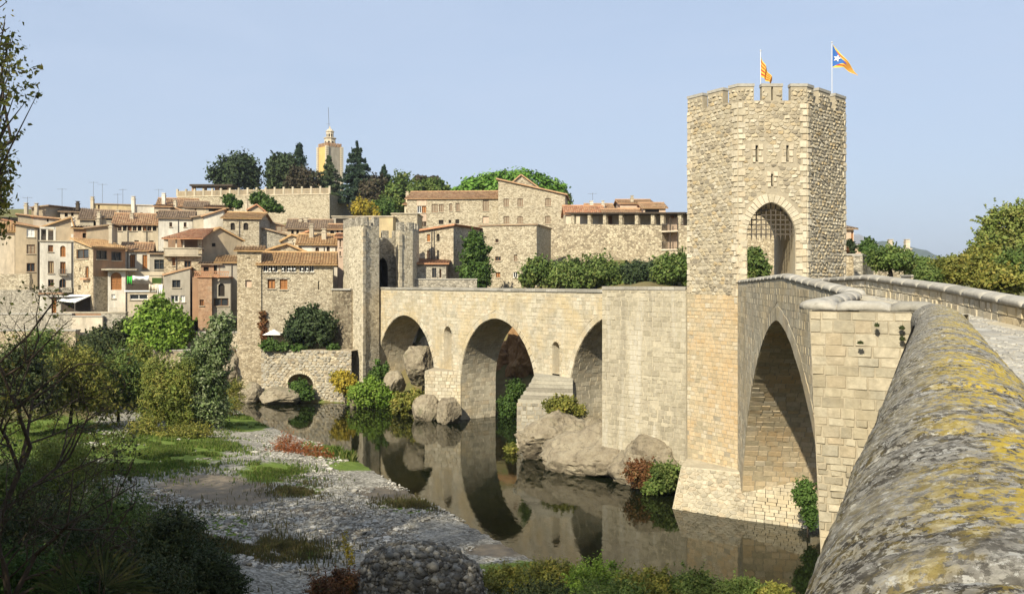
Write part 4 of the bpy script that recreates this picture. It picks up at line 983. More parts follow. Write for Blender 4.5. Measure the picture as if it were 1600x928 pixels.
# right-hand parapet
RP = [(5.0, -4), (8.2, 8), (9.9, 15), (11.0, 19), (11.9, 25), (12.85, 32.5), (14.25, 43.9)]; RZ = [9.9, 10.2, 10.45, 10.62, 10.95, 11.26, 11.12]
mb = MB(); S = Stones()
for (a, za), (b, zb) in zip(list(zip(RP, RZ))[:-1], list(zip(RP, RZ))[1:]):
    pa, pb = V((*a, 0)), V((*b, 0)); dd = (pb-pa).normalized(); nn = V((-dd.y, dd.x, 0)); w_ = Wall(pb, pa)
    for o_ in (0.0,):
        q = [pa+V((0, 0, za-1.3)), pb+V((0, 0, zb-1.3)), pb+V((0, 0, zb-.2)), pa+V((0, 0, za-.2))]; mb.prism(q, -nn*0.4)
    if a[1] > 5:
        x = 0; n_ = 3
        for r in range(n_):
            x = 0
            while x < w_.L-.05:
                x1 = min(w_.L, x+rg.uniform(.3, .55)); t0, t1 = x/w_.L, x1/w_.L
                def zz(t_, r): zt = zb+(za-zb)*t_-.22; return zt-.24*(n_-r)
                S.poly(Wall(pb, pa), [(x, zz(t0, r)), (x1, zz(t1, r)), (x1, zz(t1, r+1)), (x, zz(t0, r+1))], .03*rg.uniform(.5, 1.4), .022, rg.random(), rg); x = x1
right_par = empty('parapet_wall', (12, 25, 9.5), 'right-hand bridge parapet with rounded grey coping running to the tower', 'wall')
mb.build('parapet_core', M['mortar_light'], right_par); S.finish(right_par, M['ashlar'], 300)
coping(right_par, [(x+.18, y, z) for (x, y), z in zip(RP, RZ)], .29, .10, 1.3, M['coping_far'], None, 12, .08, .008, seed=12)
# roadway
Lp_ = [(-2.2, -5), (.5, 0), (2.9, 5), (5.2, 10), (7.3, 14.6), (8.15, 20.5), (8.95, 26), (9.65, 31), (10.6, 38), (11.4, 44), (12.3, 50.7)]
Rp_ = [(5.0, -5), (6.1, 0), (7.5, 5), (8.75, 10), (9.85, 14.6), (11.25, 20.5), (12.05, 26), (12.7, 31), (13.6, 38), (14.3, 44), (15.1, 50.7)]
dz_ = [9.2, 9.35, 9.5, 9.67, 9.85, 10.07, 10.3, 10.48, 10.42, 10.3, 10.2]
mb = MB()
for i in range(len(Lp_)-1):
    mb.quad((*Lp_[i], dz_[i]), (*Rp_[i], dz_[i]), (*Rp_[i+1], dz_[i+1]), (*Lp_[i+1], dz_[i+1]))
mb.quad((12.3, 50.7, 10.2), (15.1, 50.7, 10.2), (12.5, 54.5, 10.1), (9.6, 51, 10.1)); mb.build('roadway', M['mortar_light'], kind='structure')
road = bpy.data.objects['roadway']; S = Stones()
S2 = Stones()
for i in range(0, 10):
    St = S if 3 <= i < 6 else S2
    a, b = V((*Lp_[i], dz_[i])), V((*Lp_[i+1], dz_[i+1])); c = V((*Rp_[i], dz_[i]))
    w_ = Wall(a, c, b-a); w_.n = V((0, 0, 1)); H_ = (b-a).length
    f = (V((*Rp_[i+1], 0))-V((*Lp_[i+1], 0))).length/w_.L
    def hi_(v, w_=w_): return w_.L
    sz_ = .17 if St is S else .24
    rubble(St, w_, 0.0, w_.L*0.55, 0, H_, sz_, sz_*.88, (), .018, .016, rg); ashlar(St, w_, w_.L*0.55, w_.L*0.8, 0, H_, .5, .45, (), .015, .015, rg); rubble(St, w_, w_.L*.8, w_.L*1.0, 0, H_, sz_, sz_*.88, (), .018, .016, rg)
S2.finish(road, M['paving'], 0, rest='outer_paving')
S.finish(road, M['paving'], 300, name='paving_stone', rest='paving')

# ------------------------------------------------------------------ town end portal: two half towers and a gate wall
def half_tower(label, pts, ztop, zbot, mat, group=None, nm='portal_tower'):
    """pts in plan, front corner in the middle"""
    c = sum(pts, V((0, 0, 0)))/len(pts); root = empty(nm, V((c.x, c.y, zbot)), label, 'tower', group); mb = MB()
    mb.prism([V((p_.x, p_.y, zbot)) for p_ in pts], (0, 0, ztop-zbot)); mb.build('tower_wall', M[mat], root)
    n = len(pts)
    for i in range(n):
        a, b = pts[i], pts[(i+1) % n]; w_ = Wall(a, b)
        if w_.L < 0.5: continue
        k = max(2, int(w_.L/1.0)); st = w_.L/(k+k-1)
        for j in range(k):
            m = MB(); u0 = 2*j*st; m.obox(w_.p(u0+st/2, ztop+.42, -.2), w_.u*(st/2*.96), w_.n*.2, (0, 0, .42)); o = m.build('merlon', M['far_grey'], root)
    v = zbot; m = MB()
    while v < ztop-.3:
        h = rg.uniform(.25, .4); m.obox(V((pts[1].x, pts[1].y, v+h/2)), (pts[0]-pts[1]).normalized()*rg.uniform(.12, .2), (pts[2]-pts[1]).normalized()*rg.uniform(.12, .2), (0, 0, h/2-.01), rg.random()); v += h
    m.build('corner_stones', M['quoin'], root); return root
q = lambda px, Y: V((xat(px, Y), Y, 0))
half_tower('left half of the ruined town gate, tall cream half tower with battlements', [q(545.5, 84.2), q(568, 81.6), q(592.5, 83.2), V((-14.0, 88.2, 0)), V((-16.4, 87, 0))], 16.1, -.3, 'far_pale')
half_tower('right half of the ruined town gate, narrower tower beside the bridge parapet', [q(618.5, 87), q(625, 86.2), q(645, 87.2), V((-9.4, 90.6, 0)), V((-11.4, 90.6, 0))], 15.9, 5, 'far_pale')
gw = Wall(V((-14.8, 86.4, 0)), V((-10.4, 89.4, 0))); gh = arch_px(gw, 590, 606, 599, 403, 12.2, 1.9, 8)
gr = empty('gate_wall', gw.p(gw.L/2, 9), 'shaded wall with tall arched gateway between the two half towers', 'wall'); mb = MB(); backing(mb, gw, 0, gw.L, 8, 15.3, [gh], .15); mb.build('wall', M['far_grey'], gr)
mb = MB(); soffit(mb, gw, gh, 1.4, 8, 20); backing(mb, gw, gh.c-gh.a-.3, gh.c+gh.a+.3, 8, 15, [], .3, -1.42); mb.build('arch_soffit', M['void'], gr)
for j in range(4): m = MB(); m.obox(gw.p(.5+j*1.2, 15.65, -.2), gw.u*.33, gw.n*.2, (0, 0, .36)); m.build('merlon', M['far_grey'], gr)
# ------------------------------------------------------------------ houses of the town
hr = random.Random(21)
def tile_slope(mb, A, B, C, D, th=0.10, pitch=0.27, course=0.42):
    """corrugated clay tiles: A,B eave left/right, D,C ridge left/right"""
    A, B, C, D = map(V, (A, B, C, D)); wd = max((B-A).length, (C-D).length); ln = ((D-A).length+(C-B).length)/2
    nr = max(2, int(wd/pitch)); nc = max(2, int(ln/course)); nn = (B-A).cross(D-A).normalized()
    if nn.z < 0: nn = -nn
    prof = [(0.0, 0.0), (0.18, .055), (.5, .085), (.82, .055)]
    us = [((i+f)/nr, h) for i in range(nr) for f, h in prof]+[(1.0, 0.0)]; m = len(us); vv = []
    cu = [hr.uniform(-.012, .012) for _ in range(nr+1)]
    for j in range(nc):
        for v, dh in ((j/nc, .028), ((j+1)/nc, 0.0)):
            for u, h in us:
                p = A.lerp(B, u).lerp(D.lerp(C, u), v); vv.append(p+nn*(h+dh+cu[int(u*nr)]))
    b = len(mb.v); mb.v.extend([tuple(p) for p in vv])
    rt = [[hr.random() for _ in range(nr+1)] for _ in range(nc)]
    for j in range(nc):
        r0 = b+2*j*m; r1 = r0+m
        for i in range(m-1): mb.f.append((r0+i, r0+i+1, r1+i+1, r1+i)); mb.t.append(rt[j][i//4])
    mb.quad(A-nn*th, B-nn*th, C-nn*th, D-nn*th, .2); mb.quad(A-nn*th, B-nn*th, B+nn*.04, A+nn*.04, .5); mb.quad(A-nn*th, D-nn*th, D+nn*.04, A+nn*.04, .5); mb.quad(B-nn*th, C-nn*th, C+nn*.04, B+nn*.04, .5)
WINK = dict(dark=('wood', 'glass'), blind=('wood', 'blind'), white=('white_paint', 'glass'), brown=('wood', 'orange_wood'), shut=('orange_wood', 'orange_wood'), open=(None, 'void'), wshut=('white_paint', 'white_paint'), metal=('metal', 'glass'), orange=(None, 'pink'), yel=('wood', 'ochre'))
def window(root, W, r, kind, arch=False, wallmat=None):
    u0, u1, v0, v1 = r; fr, pn = WINK[kind]; dp = 0.16; f = min(.07, (u1-u0)*.12); m = MB()
    if fr:
        for a, b, c, d in ((u0, u0+f, v0, v1), (u1-f, u1, v0, v1), (u0+f, u1-f, v0, v0+f), (u0+f, u1-f, v1-f, v1), ((u0+u1)/2-f*.4, (u0+u1)/2+f*.4, v0+f, v1-f)):
            m.obox(W.p((a+b)/2, (c+d)/2, -dp+.03), W.u*((b-a)/2), W.n*.03, (0, 0, (d-c)/2))
        if kind in ('dark', 'white', 'metal') and (v1-v0) > 1.1: m.obox(W.p((u0+u1)/2, v0+(v1-v0)*.62, -dp+.03), W.u*((u1-u0)/2-f), W.n*.025, (0, 0, f*.35))
        w_ = m.build('window', M[fr], root)
    else: w_ = None
    g = MB(); g.quad(W.p(u0, v0, -dp-.03), W.p(u1, v0, -dp-.03), W.p(u1, v1, -dp-.03), W.p(u0, v1, -dp-.03))
    if kind in ('blind', 'shut', 'wshut'):
        n = max(3, int((v1-v0)/.16))
        for i in range(n): z = v0+(v1-v0)*(i+.5)/n; g.obox(W.p((u0+u1)/2, z, -dp+.005), W.u*((u1-u0)/2-f), W.n*.02, (0, 0, (v1-v0)/n*.36))
    g.build('pane' if fr and kind not in ('blind', 'shut', 'wshut') else ('shutter' if kind in ('blind', 'shut', 'wshut') else 'opening'), M[pn], w_ or root)
    if kind not in ('open', 'orange') and not arch:
        s_ = MB(); s_.obox(W.p((u0+u1)/2, v0-.05, .03), W.u*((u1-u0)/2+.07), W.n*.07, (0, 0, .045)); s_.build('sill', M['beige'], w_ or root)
    if arch and wallmat:
        s_ = MB(); c = (u0+u1)/2; R = (u1-u0)/2; zs = v1-R
        for sg in (-1, 1):
            P = [W.p(c+sg*R, v1, -.004)]+[W.p(c+sg*R*math.cos(a), zs+R*math.sin(a), -.004) for a in [math.pi/2*i/6 for i in range(7)]]
            s_.poly(P)
        s_.build('arch_head', M[wallmat], w_ or root)
def facade(mb, W, u0, u1, v0, v1, rects, reveal=.2):
    us = sorted(set([u0, u1]+[x for r in rects for x in r[:2] if u0 < x < u1])); vs_ = sorted(set([v0, v1]+[x for r in rects for x in r[2:4] if v0 < x < v1]))
    for a, b in zip(us[:-1], us[1:]):
        for c, d in zip(vs_[:-1], vs_[1:]):
            mx, my = (a+b)/2, (c+d)/2
            if any(r[0] < mx < r[1] and r[2] < my < r[3] for r in rects): continue
            mb.quad(W.p(a, c), W.p(b, c), W.p(b, d), W.p(a, d))
    for r in rects:
        a, b, c, d = r[:4]
        for p, q in (((a, c), (b, c)), ((b, c), (b, d)), ((b, d), (a, d)), ((a, d), (a, c))): mb.quad(W.p(*p), W.p(*q), W.p(*q, -reveal), W.p(*p, -reveal))
def chimney(root, c, h=1.1, w=.45, mat='beige'):
    m = MB(); h = h*.55; w = w*.85; c = V(c); m.obox(c+V((0, 0, h/2-.6)), (w/2, 0, 0), (0, w/2, 0), (0, 0, h/2+.6)); m.obox(c+V((0, 0, h+.05)), (w/2+.06, 0, 0), (0, w/2+.06, 0), (0, 0, .05)); m.obox(c+V((0, 0, h+.22)), (w/2-.05, 0, 0), (0, w/2-.05, 0), (0, 0, .12), .2); m.obox(c+V((0, 0, h+.38)), (w/2+.04, 0, 0), (0, w/2+.04, 0), (0, 0, .04)); return m.build('chimney', M[mat], root)
def antenna(root, c, h=2.2):
    m = MB(); c = V(c); m.tube([c-V((0, 0, .4)), c+V((0, 0, h))], .022, 5); a = hr.uniform(-.5, .5); dx = V((math.cos(a), math.sin(a), 0)); dy = V((-dx.y, dx.x, 0)); t_ = c+V((0, 0, h-.12)); m.tube([t_-dx*.7, t_+dx*.7], .015, 4)
    for i in range(6): q_ = t_+dx*(-.65+.26*i); m.tube([q_-dy*.25, q_+dy*.25], .009, 4)
    m.build('antenna', M['metal'], root)
HOUSES = []
def house(label, xl, xr, ye, yb, Y, dep=7.0, roof='eave', yr=None, wm='cream', rm='tile', win=(), Yr=None, side=(), sidem=None, over=.32, af=.5, ch=(), ant=(), name='house', zr=None, bare=False, pipes=(), yer=None, cat='house', back=None):
    """front wall spans photo columns xl..xr at distance Y (left end) to Yr (right end); ye/yb eave and foot rows"""
    if Yr is None and xr < 560:
        dY = (xr-xl)/F*Y*math.tan(-.75*math.atan(((xl+xr)/2-800)/F)); Y, Yr = Y-dY/2, Y+dY/2
    Yr = Y if Yr is None else Yr; a, b = V((xat(xl, Y), Y, 0)), V((xat(xr, Yr), Yr, 0)); W = Wall(a, b); L = W.L; bk = -W.n*dep if back is None else V(back)
    ze = zat(ye, W.Y(L/2)); ze1 = zat(yer, Yr) if yer is not None else ze; zb = zat(yb, W.Y(L/2))-1.5
    c = (a+b)/2; root = empty(name, V((c.x, c.y, zb)), label, cat); mb = MB(); rects = []
    for w_ in win:
        x0, y0, x1, y1 = w_[:4]; u0, zt = W.uv(x0, y0); u1, z1 = W.uv(x1, y1); rects.append((max(.05, u0), min(L-.05, u1), z1, zt))
    zlo = min(ze, ze1); rects_in = [r for r in rects]
    facade(mb, W, 0, L, zb, zlo, [r for r in rects_in if r[3] < zlo])
    A, B = W.p(0, 0), W.p(L, 0); C_, D_ = B+bk, A+bk; zv = lambda p, z: V((p.x, p.y, z))
    hb = ze if roof in ('eave', 'gable', 'flat') else ze; rise = 0
    WS = Wall(B, C_); srects = []
    for w_ in side:
        x0, y0, x1, y1 = w_[:4]; u0, zt = WS.uv(x0, y0); u1, z1 = WS.uv(x1, y1); srects.append((u0, u1, z1, zt))
    rb = MB()
    e = W.u*over; fo = W.n*over; bo = bk.normalized()*over
    if roof == 'eave':
        Ym = W.Y(L/2)+(bk*.5).y; rise = (zat(yr, Ym)-ze) if yr is not None else dep*.5*.33; M1, M2 = zv(A+bk*.5, ze+rise), zv(B+bk*.5, ze+rise)
        mb.poly([zv(A, zb), zv(D_, zb), zv(D_, ze), M1, zv(A, ze)]); sp = [zv(B, ze), M2, zv(C_, ze)]
        mb.poly(sp); mb.quad(zv(D_, zb), zv(C_, zb), zv(C_, ze), zv(D_, ze))
        k = over*rise/(bk.length*.5)
        tile_slope(rb, zv(A, ze)-e+fo-V((0, 0, k))+V((0, 0, .06)), zv(B, ze)+e+fo-V((0, 0, k))+V((0, 0, .06)), M2+e+V((0, 0, .06)), M1-e+V((0, 0, .06)))
        tile_slope(rb, zv(C_, ze)+e+bo-V((0, 0, k))+V((0, 0, .06)), zv(D_, ze)-e+bo-V((0, 0, k))+V((0, 0, .06)), M1-e+V((0, 0, .06)), M2+e+V((0, 0, .06)))
        rb.tube([M1-e+V((0, 0, .1)), M2+e+V((0, 0, .1))], .13, 6, .6)
    elif roof == 'gable':
        za = zat(yr, W.Y(L*af)); G1 = W.p(L*af, za); G2 = G1+bk
        zl, zr_ = ze, (ze if yer is None else ze1)
        if zl > zlo: mb.poly([W.p(0, zlo), W.p(L, zlo), W.p(L, zr_), G1, W.p(0, zl)])
        else: mb.poly([W.p(0, zlo), W.p(L, zlo), W.p(L, zr_), G1, W.p(0, zl)])
        mb.quad(zv(A, zb), zv(D_, zb), zv(D_, zl), zv(A, zl)); mb.poly([zv(D_, zb), zv(C_, zb), zv(C_, zr_), G2, zv(D_, zl)])
        o6 = V((0, 0, .06)); sl = (za-zl)/(L*af+1e-6); sr = (za-zr_)/(L*(1-af)+1e-6)
        tile_slope(rb, zv(D_, zl)+bo-e-V((0, 0, over*sl))+o6, zv(A, zl)+fo-e-V((0, 0, over*sl))+o6, G1+fo+o6, G2+bo+o6)
        tile_slope(rb, zv(B, zr_)+fo+e-V((0, 0, over*sr))+o6, zv(C_, zr_)+bo+e-V((0, 0, over*sr))+o6, G2+bo+o6, G1+fo+o6)
        ze = zr_
    elif roof == 'shed':
        rise = (zat(yr, W.Y(L/2)+bk.y)-ze) if yr is not None else dep*.25; o6 = V((0, 0, .06)); k = over*rise/bk.length
        mb.poly([zv(A, zb), zv(D_, zb), zv(D_, ze+rise), zv(A, ze)]); mb.quad(zv(D_, zb), zv(C_, zb), zv(C_, ze+rise), zv(D_, ze+rise))
        mb.poly([zv(B, ze), zv(C_, ze+rise), zv(C_, ze)])
        tile_slope(rb, zv(A, ze)-e+fo-V((0, 0, k))+o6, zv(B, ze)+e+fo-V((0, 0, k))+o6, zv(C_, ze+rise)+e+o6, zv(D_, ze+rise)-e+o6)
    elif roof == 'side':
        mb.poly([W.p(0, zlo), W.p(L, zlo), W.p(L, ze1), W.p(0, ze)]); mb.quad(zv(A, zb), zv(D_, zb), zv(D_, ze), zv(A, ze)); mb.quad(zv(D_, zb), zv(C_, zb), zv(C_, ze1), zv(D_, ze)); o6 = V((0, 0, .06)); s_ = (ze1-ze)/L
        tile_slope(rb, zv(D_, ze)+bo-e-V((0, 0, over*s_))+o6, zv(A, ze)+fo-e-V((0, 0, over*s_))+o6, zv(B, ze1)+fo+e+V((0, 0, over*s_))+o6, zv(C_, ze1)+bo+e+V((0, 0, over*s_))+o6) if ze1 > ze else tile_slope(rb, zv(B, ze1)+fo+e+V((0, 0, over*s_))+o6, zv(C_, ze1)+bo+e+V((0, 0, over*s_))+o6, zv(D_, ze)+bo-e-V((0, 0, over*s_))+o6, zv(A, ze)+fo-e-V((0, 0, over*s_))+o6)
        ze = ze1
    else:
        mb.quad(zv(A, zb), zv(D_, zb), zv(D_, ze), zv(A, ze)); mb.quad(zv(D_, zb), zv(C_, zb), zv(C_, ze), zv(D_, ze)); mb.quad(zv(A, ze-.25), zv(B, ze-.25), zv(C_, ze-.25), zv(D_, ze-.25))
        cc = MB()
        for p_, q_ in ((A, B), (B, C_), (C_, D_), (D_, A)):
            d_ = (q_-p_).normalized(); n_ = V((d_.y, -d_.x, 0)); cc.obox(zv((p_+q_)/2, ze+.02), d_*((q_-p_).length/2+.04), n_*.14, (0, 0, .07))
        cc.build('parapet_cap', M[rm], root)
    # right-hand side wall
    sb = mb if not sidem else MB(); facade(sb, WS, 0, WS.L, zb, ze, [r for r in srects if r[3] < ze])
    if sidem: sb.build('side_wall', M[sidem], root)
    mb.build('wall', M[wm], root)
    if rb.v: rb.build('roof', M[rm], root)
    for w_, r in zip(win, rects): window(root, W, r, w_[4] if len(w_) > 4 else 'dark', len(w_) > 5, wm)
    for w_, r in zip(side, srects): window(root, WS, r, w_[4] if len(w_) > 4 else 'dark', len(w_) > 5, sidem or wm)
    for c_ in ch: chimney(root, at(c_[0], c_[1], c_[2]), c_[3] if len(c_) > 3 else 1.1, c_[4] if len(c_) > 4 else .5, c_[5] if len(c_) > 5 else 'beige')
    for c_ in ant: antenna(root, at(c_[0], c_[1], c_[2]), c_[3] if len(c_) > 3 else 2.2)
    for px in pipes:
        u = W.upx(px); m = MB(); m.tube([W.p(u, zb+1, .07), W.p(u, ze-.1, .07)], .05, 6); m.build('drainpipe', M['metal'], root)
    return root, W
def slab(root, name, W, px0, px1, py0, py1, w0, w1, mat):
    """box on a facade between photo columns/rows, from w0 to w1 out of the wall"""
    u0, zt = W.uv(px0, py0); u1, zb = W.uv(px1, py1); m = MB(); m.obox(W.p((u0+u1)/2, (zt+zb)/2, (w0+w1)/2), W.u*((u1-u0)/2), W.n*((w1-w0)/2), (0, 0, (zt-zb)/2)); return m.build(name, M[mat], root)
def railing(root, W, px0, px1, py0, py1, w0, mat='metal', name='railing', n=14):
    u0, zt = W.uv(px0, py0); u1, zb = W.uv(px1, py1); m = MB()
    m.obox(W.p((u0+u1)/2, zt, w0), W.u*((u1-u0)/2), W.n*.025, (0, 0, .025)); m.obox(W.p((u0+u1)/2, zb+.06, w0), W.u*((u1-u0)/2), W.n*.02, (0, 0, .02))
    for i in range(n+1): m.obox(W.p(u0+(u1-u0)*i/n, (zt+zb)/2, w0), W.u*.014, W.n*.014, (0, 0, (zt-zb)/2))
    m.build(name, M[mat], root)

# --- far left row
house('cream house at the left edge of town under golden tiles', -40, 23, 361, 470, 104, 4, 'shed', 347, 'pale', 'tile_yellow', side=())
house('pale house behind the left edge with a dark attic opening under its tiles', -40, 63, 336, 420, 111, 9, 'side', None, 'cream', 'tile_red', [(1, 339, 28, 347, 'open')], yer=356)
house('tan house with three stacked square windows beside the white house', 24.5, 60, 350, 480, 103.5, 8, 'side', None, 'tan', 'tile', [(41.5, 357.5, 54, 370.5, 'wshut'), (41.5, 382, 54.5, 396.5, 'blind'), (41.5, 411, 54.5, 424.5, 'dark'), (44, 436, 51.5, 443.5, 'open')], yer=355.5, pipes=(59,))
r, W = house('white house with roof loggia and arched brown window over the garden', 62, 115, 377, 480, 102.5, 5, 'flat', None, 'white', 'beige', [(75, 383, 83, 393.5, 'brown'), (94, 384, 102.5, 401.5, 'shut', 1), (75, 408, 84, 427, 'yel'), (94, 409, 102.5, 428, 'brown'), (75, 436.5, 84, 447.5, 'dark'), (92.5, 435.5, 103, 450, 'dark', 1)], pipes=(112,))
slab(r, 'loggia_pier', W, 62, 64, 357, 377, -.3, 0, 'white'); slab(r, 'loggia_pier', W, 72, 75, 357, 377, -.3, 0, 'white'); slab(r, 'loggia_pier', W, 83.5, 87, 355, 377, -.3, 0, 'white'); slab(r, 'terrace_pier', W, 111, 114.5, 366, 377, -.3, 0, 'white')
slab(r, 'loggia_back', W, 64, 84, 358, 377, -3, -2.9, 'dark_wood'); slab(r, 'terrace_wall', W, 85, 114, 352, 377, -3.1, -3.0, 'tan'); railing(r, W, 64, 84, 370, 377, -.12)
slab(r, 'balcony', W, 92, 105, 428.5, 430.5, 0, .5, 'grey'); railing(r, W, 92, 105, 421, 429, .46, n=12); slab(r, 'balcony', W, 74, 92, 449, 457, 0, .9, 'far_grey'); slab(r, 'balcony', W, 97.5, 113, 449, 457, 0, .9, 'far_grey'); slab(r, 'loggia_lintel', W, 62, 85, 354.5, 358, -.35, .05, 'white')
house('tan gabled house with golden roof rising behind the white house', 62, 115, 357, 380, 105.8, 8, 'gable', 340, 'tan', 'tile_yellow', af=.93, yer=352, ch=((114.5, 350, 106.5, .6, .35, 'white'),))
r, W = house('corner house of rough stone with golden tiles and rust plastered side', 115.5, 145.5, 373, 487, 100, 8.5, 'side', None, 'far_stone2', 'tile_yellow', [(119, 390, 138.5, 404, 'dark'), (133, 416.5, 138.5, 434, 'brown'), (123.5, 418.5, 126, 424.5, 'open'), (122.5, 445.5, 126, 453, 'open')], Yr=97, yer=386, side=((150.5, 391, 167.5, 405.5, 'metal'), (174, 393, 190, 407.5, 'metal')), sidem='rust', back=(1.6, 4.4, 0))
wS = Wall(W.p(W.L, 0), W.p(W.L, 0)+V((1.6, 4.4, 0))); slab(r, 'stone_base', wS, 146.2, 170, 432, 490, .0, .06, 'far_grey')
slab(r, 'balcony', W, 130.5, 141, 434.5, 437, 0, .4, 'orange')
slab(r, 'awning', W, 92, 144, 462, 463, .2, 3.0, 'white_paint')
house('white house with two brown doors above the arcade house terrace', 191, 236, 391.5, 440, 105, 7, 'eave', 381, 'white', 'tile', [(203, 398, 211, 418, 'brown'), (222.5, 398, 230, 420, 'shut')], pipes=(200,))
house('long cream house with eight small arcade windows under the eaves', 177.5, 247, 350.5, 395, 119, 10, 'eave', 335.5, 'cream', 'tile', [(184.2+7.75*i, 352.5, 190.2+7.75*i, 361, ['dark', 'open', 'brown'][i % 3]) for i in range(8)]+[(210, 375.5, 217, 384, 'blind'), (233, 376, 240, 380, 'open')], pipes=(199.5, 229), ch=((206.5, 344, 121, 1.0, .5),))
house('plain white house with two tiny windows, right of the arcade windows', 247.5, 301, 341, 395, 117, 9, 'eave', 331, 'white', 'tile_brown', [(264.5, 347.5, 269, 354.5, 'dark'), (287, 347.5, 291.5, 355, 'dark')], pipes=(278.5,))
r, W = house('house with shaded roof loggia and orange tiles above the grey house', 256, 315.5, 388, 435, 100, 9, 'flat', None, 'far_stone2', 'beige', [(269, 402.5, 274, 415, 'brown'), (288, 407.5, 298.5, 418, 'dark')], pipes=(275.5,))
for a, b in ((256, 262.5), (274, 276.5), (285.5, 288), (309, 315.5)): slab(r, 'loggia_pier', W, a, b, 373, 388, -.3, 0, 'pale' if b < 300 else 'far_stone')
slab(r, 'loggia_back', W, 257, 315, 371, 389, -2.6, -2.5, 'rust'); slab(r, 'loggia_floor', W, 256, 315, 399, 401, 0, .6, 'beige'); slab(r, 'balustrade', W, 258, 310, 389.5, 399, .5, .56, 'beige')
m = MB(); q = lambda px, py, Y: at(px, py, Y); tile_slope(m, q(252, 372.5, 99.2), q(317, 372.5, 99.2), q(334, 357.5, 104.5), q(300, 358.5, 104.5)); m.build('roof', M['tile_red'], r)
house('tan gable wall half in shadow beside the roof loggia', 316.5, 377.5, 372, 440, 103.5, 7, 'gable', 356, 'tan', 'tile_yellow', [(331, 380, 337, 385.5, 'open')], af=.42, yer=375, Yr=106)
house('grey walled house with large square window below the white doors', 234, 262, 396.5, 440, 101.5, 6, 'shed', 393, 'grey', 'tile_brown', [(241, 405.5, 257.5, 421, 'metal')])
r, W = house('grey flat fronted house with slanting top and four square windows', 255.5, 297, 430, 505, 95, 5.5, 'side', None, 'grey', 'tile', [(269, 437.5, 282, 449.5, 'metal'), (267, 461.5, 279, 472, 'white'), (282, 461.5, 289, 472, 'wshut')], yer=419, sidem='far_grey', over=.12)
r, W = house('white house with arched orange window above the garden railings', 168.5, 196, 421, 492, 96.5, 6, 'flat', None, 'white', 'white', [(173, 425.5, 190, 453, 'shut', 1), (174, 459.5, 180, 466, 'wshut')], sidem='white')
slab(r, 'roof_slab', W, 159, 214, 420, 422.5, -5, .7, 'beige'); railing(r, W, 172, 194, 481, 489, .8, 'pale', n=9)
r, W = house('terrace house hung with washing, dark balcony front over a long window', 196.5, 255.5, 455, 495, 96, 6, 'flat', None, 'cream', 'white_paint', [(203, 460, 231, 468, 'white')], pipes=(197,))
slab(r, 'terrace_back', W, 197, 255, 424, 456, -3.4, -3.3, 'cream'); slab(r, 'balcony_front', W, 197.5, 235, 443.5, 453.5, .02, .1, 'dark_wood'); slab(r, 'canopy_beam', W, 233, 254, 430.2, 431.4, -.4, 0, 'metal'); slab(r, 'terrace_post', W, 252.5, 254, 430, 455, -.3, -.1, 'metal'); slab(r, 'plant_screen', W, 236, 253.5, 434, 443, -2.5, -1.8, 'leaf_ivy')
for kk, (px0, px1, py0, py1, mt, lb) in enumerate(((199, 206.5, 431, 443, 'cloth_green', 'bright green towel hanging on the terrace washing line'), (207.5, 233, 430.5, 438, 'white_paint', 'long white sheet hanging on the terrace washing line'), (233, 246, 443.5, 454, 'pale', 'pinkish cloth hung over the terrace balustrade'), (246, 254, 443.5, 459.5, 'white_paint', 'bright white towel hung over the terrace balustrade end'))):
    if 'cloth_green' not in M: M['cloth_green'] = plain_mat('green cloth', (.06, .42, .06), .1)
    u0, zt = W.uv(px0, py0); u1, zb = W.uv(px1, py1); nn_ = 12; vv = []
    for j in range(2):
        for i in range(nn_+1): f = i/nn_; vv.append(W.p(u0+(u1-u0)*f, (zt if j == 0 else zb)-(.10*math.sin(f*math.pi) if j == 0 else .06*math.sin(f*9)), .2+.05*math.sin(f*14+j)))
    me = mesh_np('laundry', vv, [(i, i+1, nn_+2+i, nn_+1+i) for i in range(nn_)], None, True, (M[mt],)); o = put('laundry', me, None, W.p((u0+u1)/2, zb, .2), lb, 'laundry'); md = o.modifiers.new('thick', 'SOLIDIFY'); md.thickness = .012
r, W = house('narrow brick house with red openwork balustrade beside the stone tower', 309.5, 331, 433, 500, 95, 6, 'flat', None, 'brick', 'tile_red', [(312, 468, 318.5, 477.5, 'brown')])
slab(r, 'side_wing', W, 300, 310, 433, 500, -1.6, -.5, 'rust')
for a, b in ((303, 331), (334, 358)):
    m = MB(); u0, zt = W.uv(a, 424.5); u1, zb = W.uv(b, 432.5); n_ = int((b-a)/3.1)
    m.obox(W.p((u0+u1)/2, zt, .05), W.u*((u1-u0)/2), W.n*.1, (0, 0, .05)); m.obox(W.p((u0+u1)/2, zb, .05), W.u*((u1-u0)/2), W.n*.1, (0, 0, .05))
    for i in range(n_):
        for s_ in (-1, 1): x0 = u0+(u1-u0)*(i+.5)/n_; m.obox(W.p(x0, (zt+zb)/2, .05), W.u*.085+V((0, 0, s_*.20)), W.n*.06, V((0, 0, .03))-W.u*.02)
    m.build('openwork_balustrade', M['tile_red'], r)
house('shadowed grey house with arched door under the red balustrade', 331, 360, 433.5, 500, 96, 5, 'flat', None, 'grey', 'tile_red', [(341, 443, 351, 463, 'open', 1), (334, 466, 357, 478, 'dark')], pipes=(361,))
house('low grey house with ridged tiles squeezed against the stone tower', 339, 371, 410, 480, 99, 5, 'shed', 400, 'grey', 'tile_yellow', (), pipes=(362,))
house('little brown roofed terrace hut above the brick house', 314, 343, 413, 432, 98.5, 3, 'shed', 410, 'rust', 'tile_brown', [(318, 417, 326, 424, 'open'), (334, 414, 342, 428, 'open')])
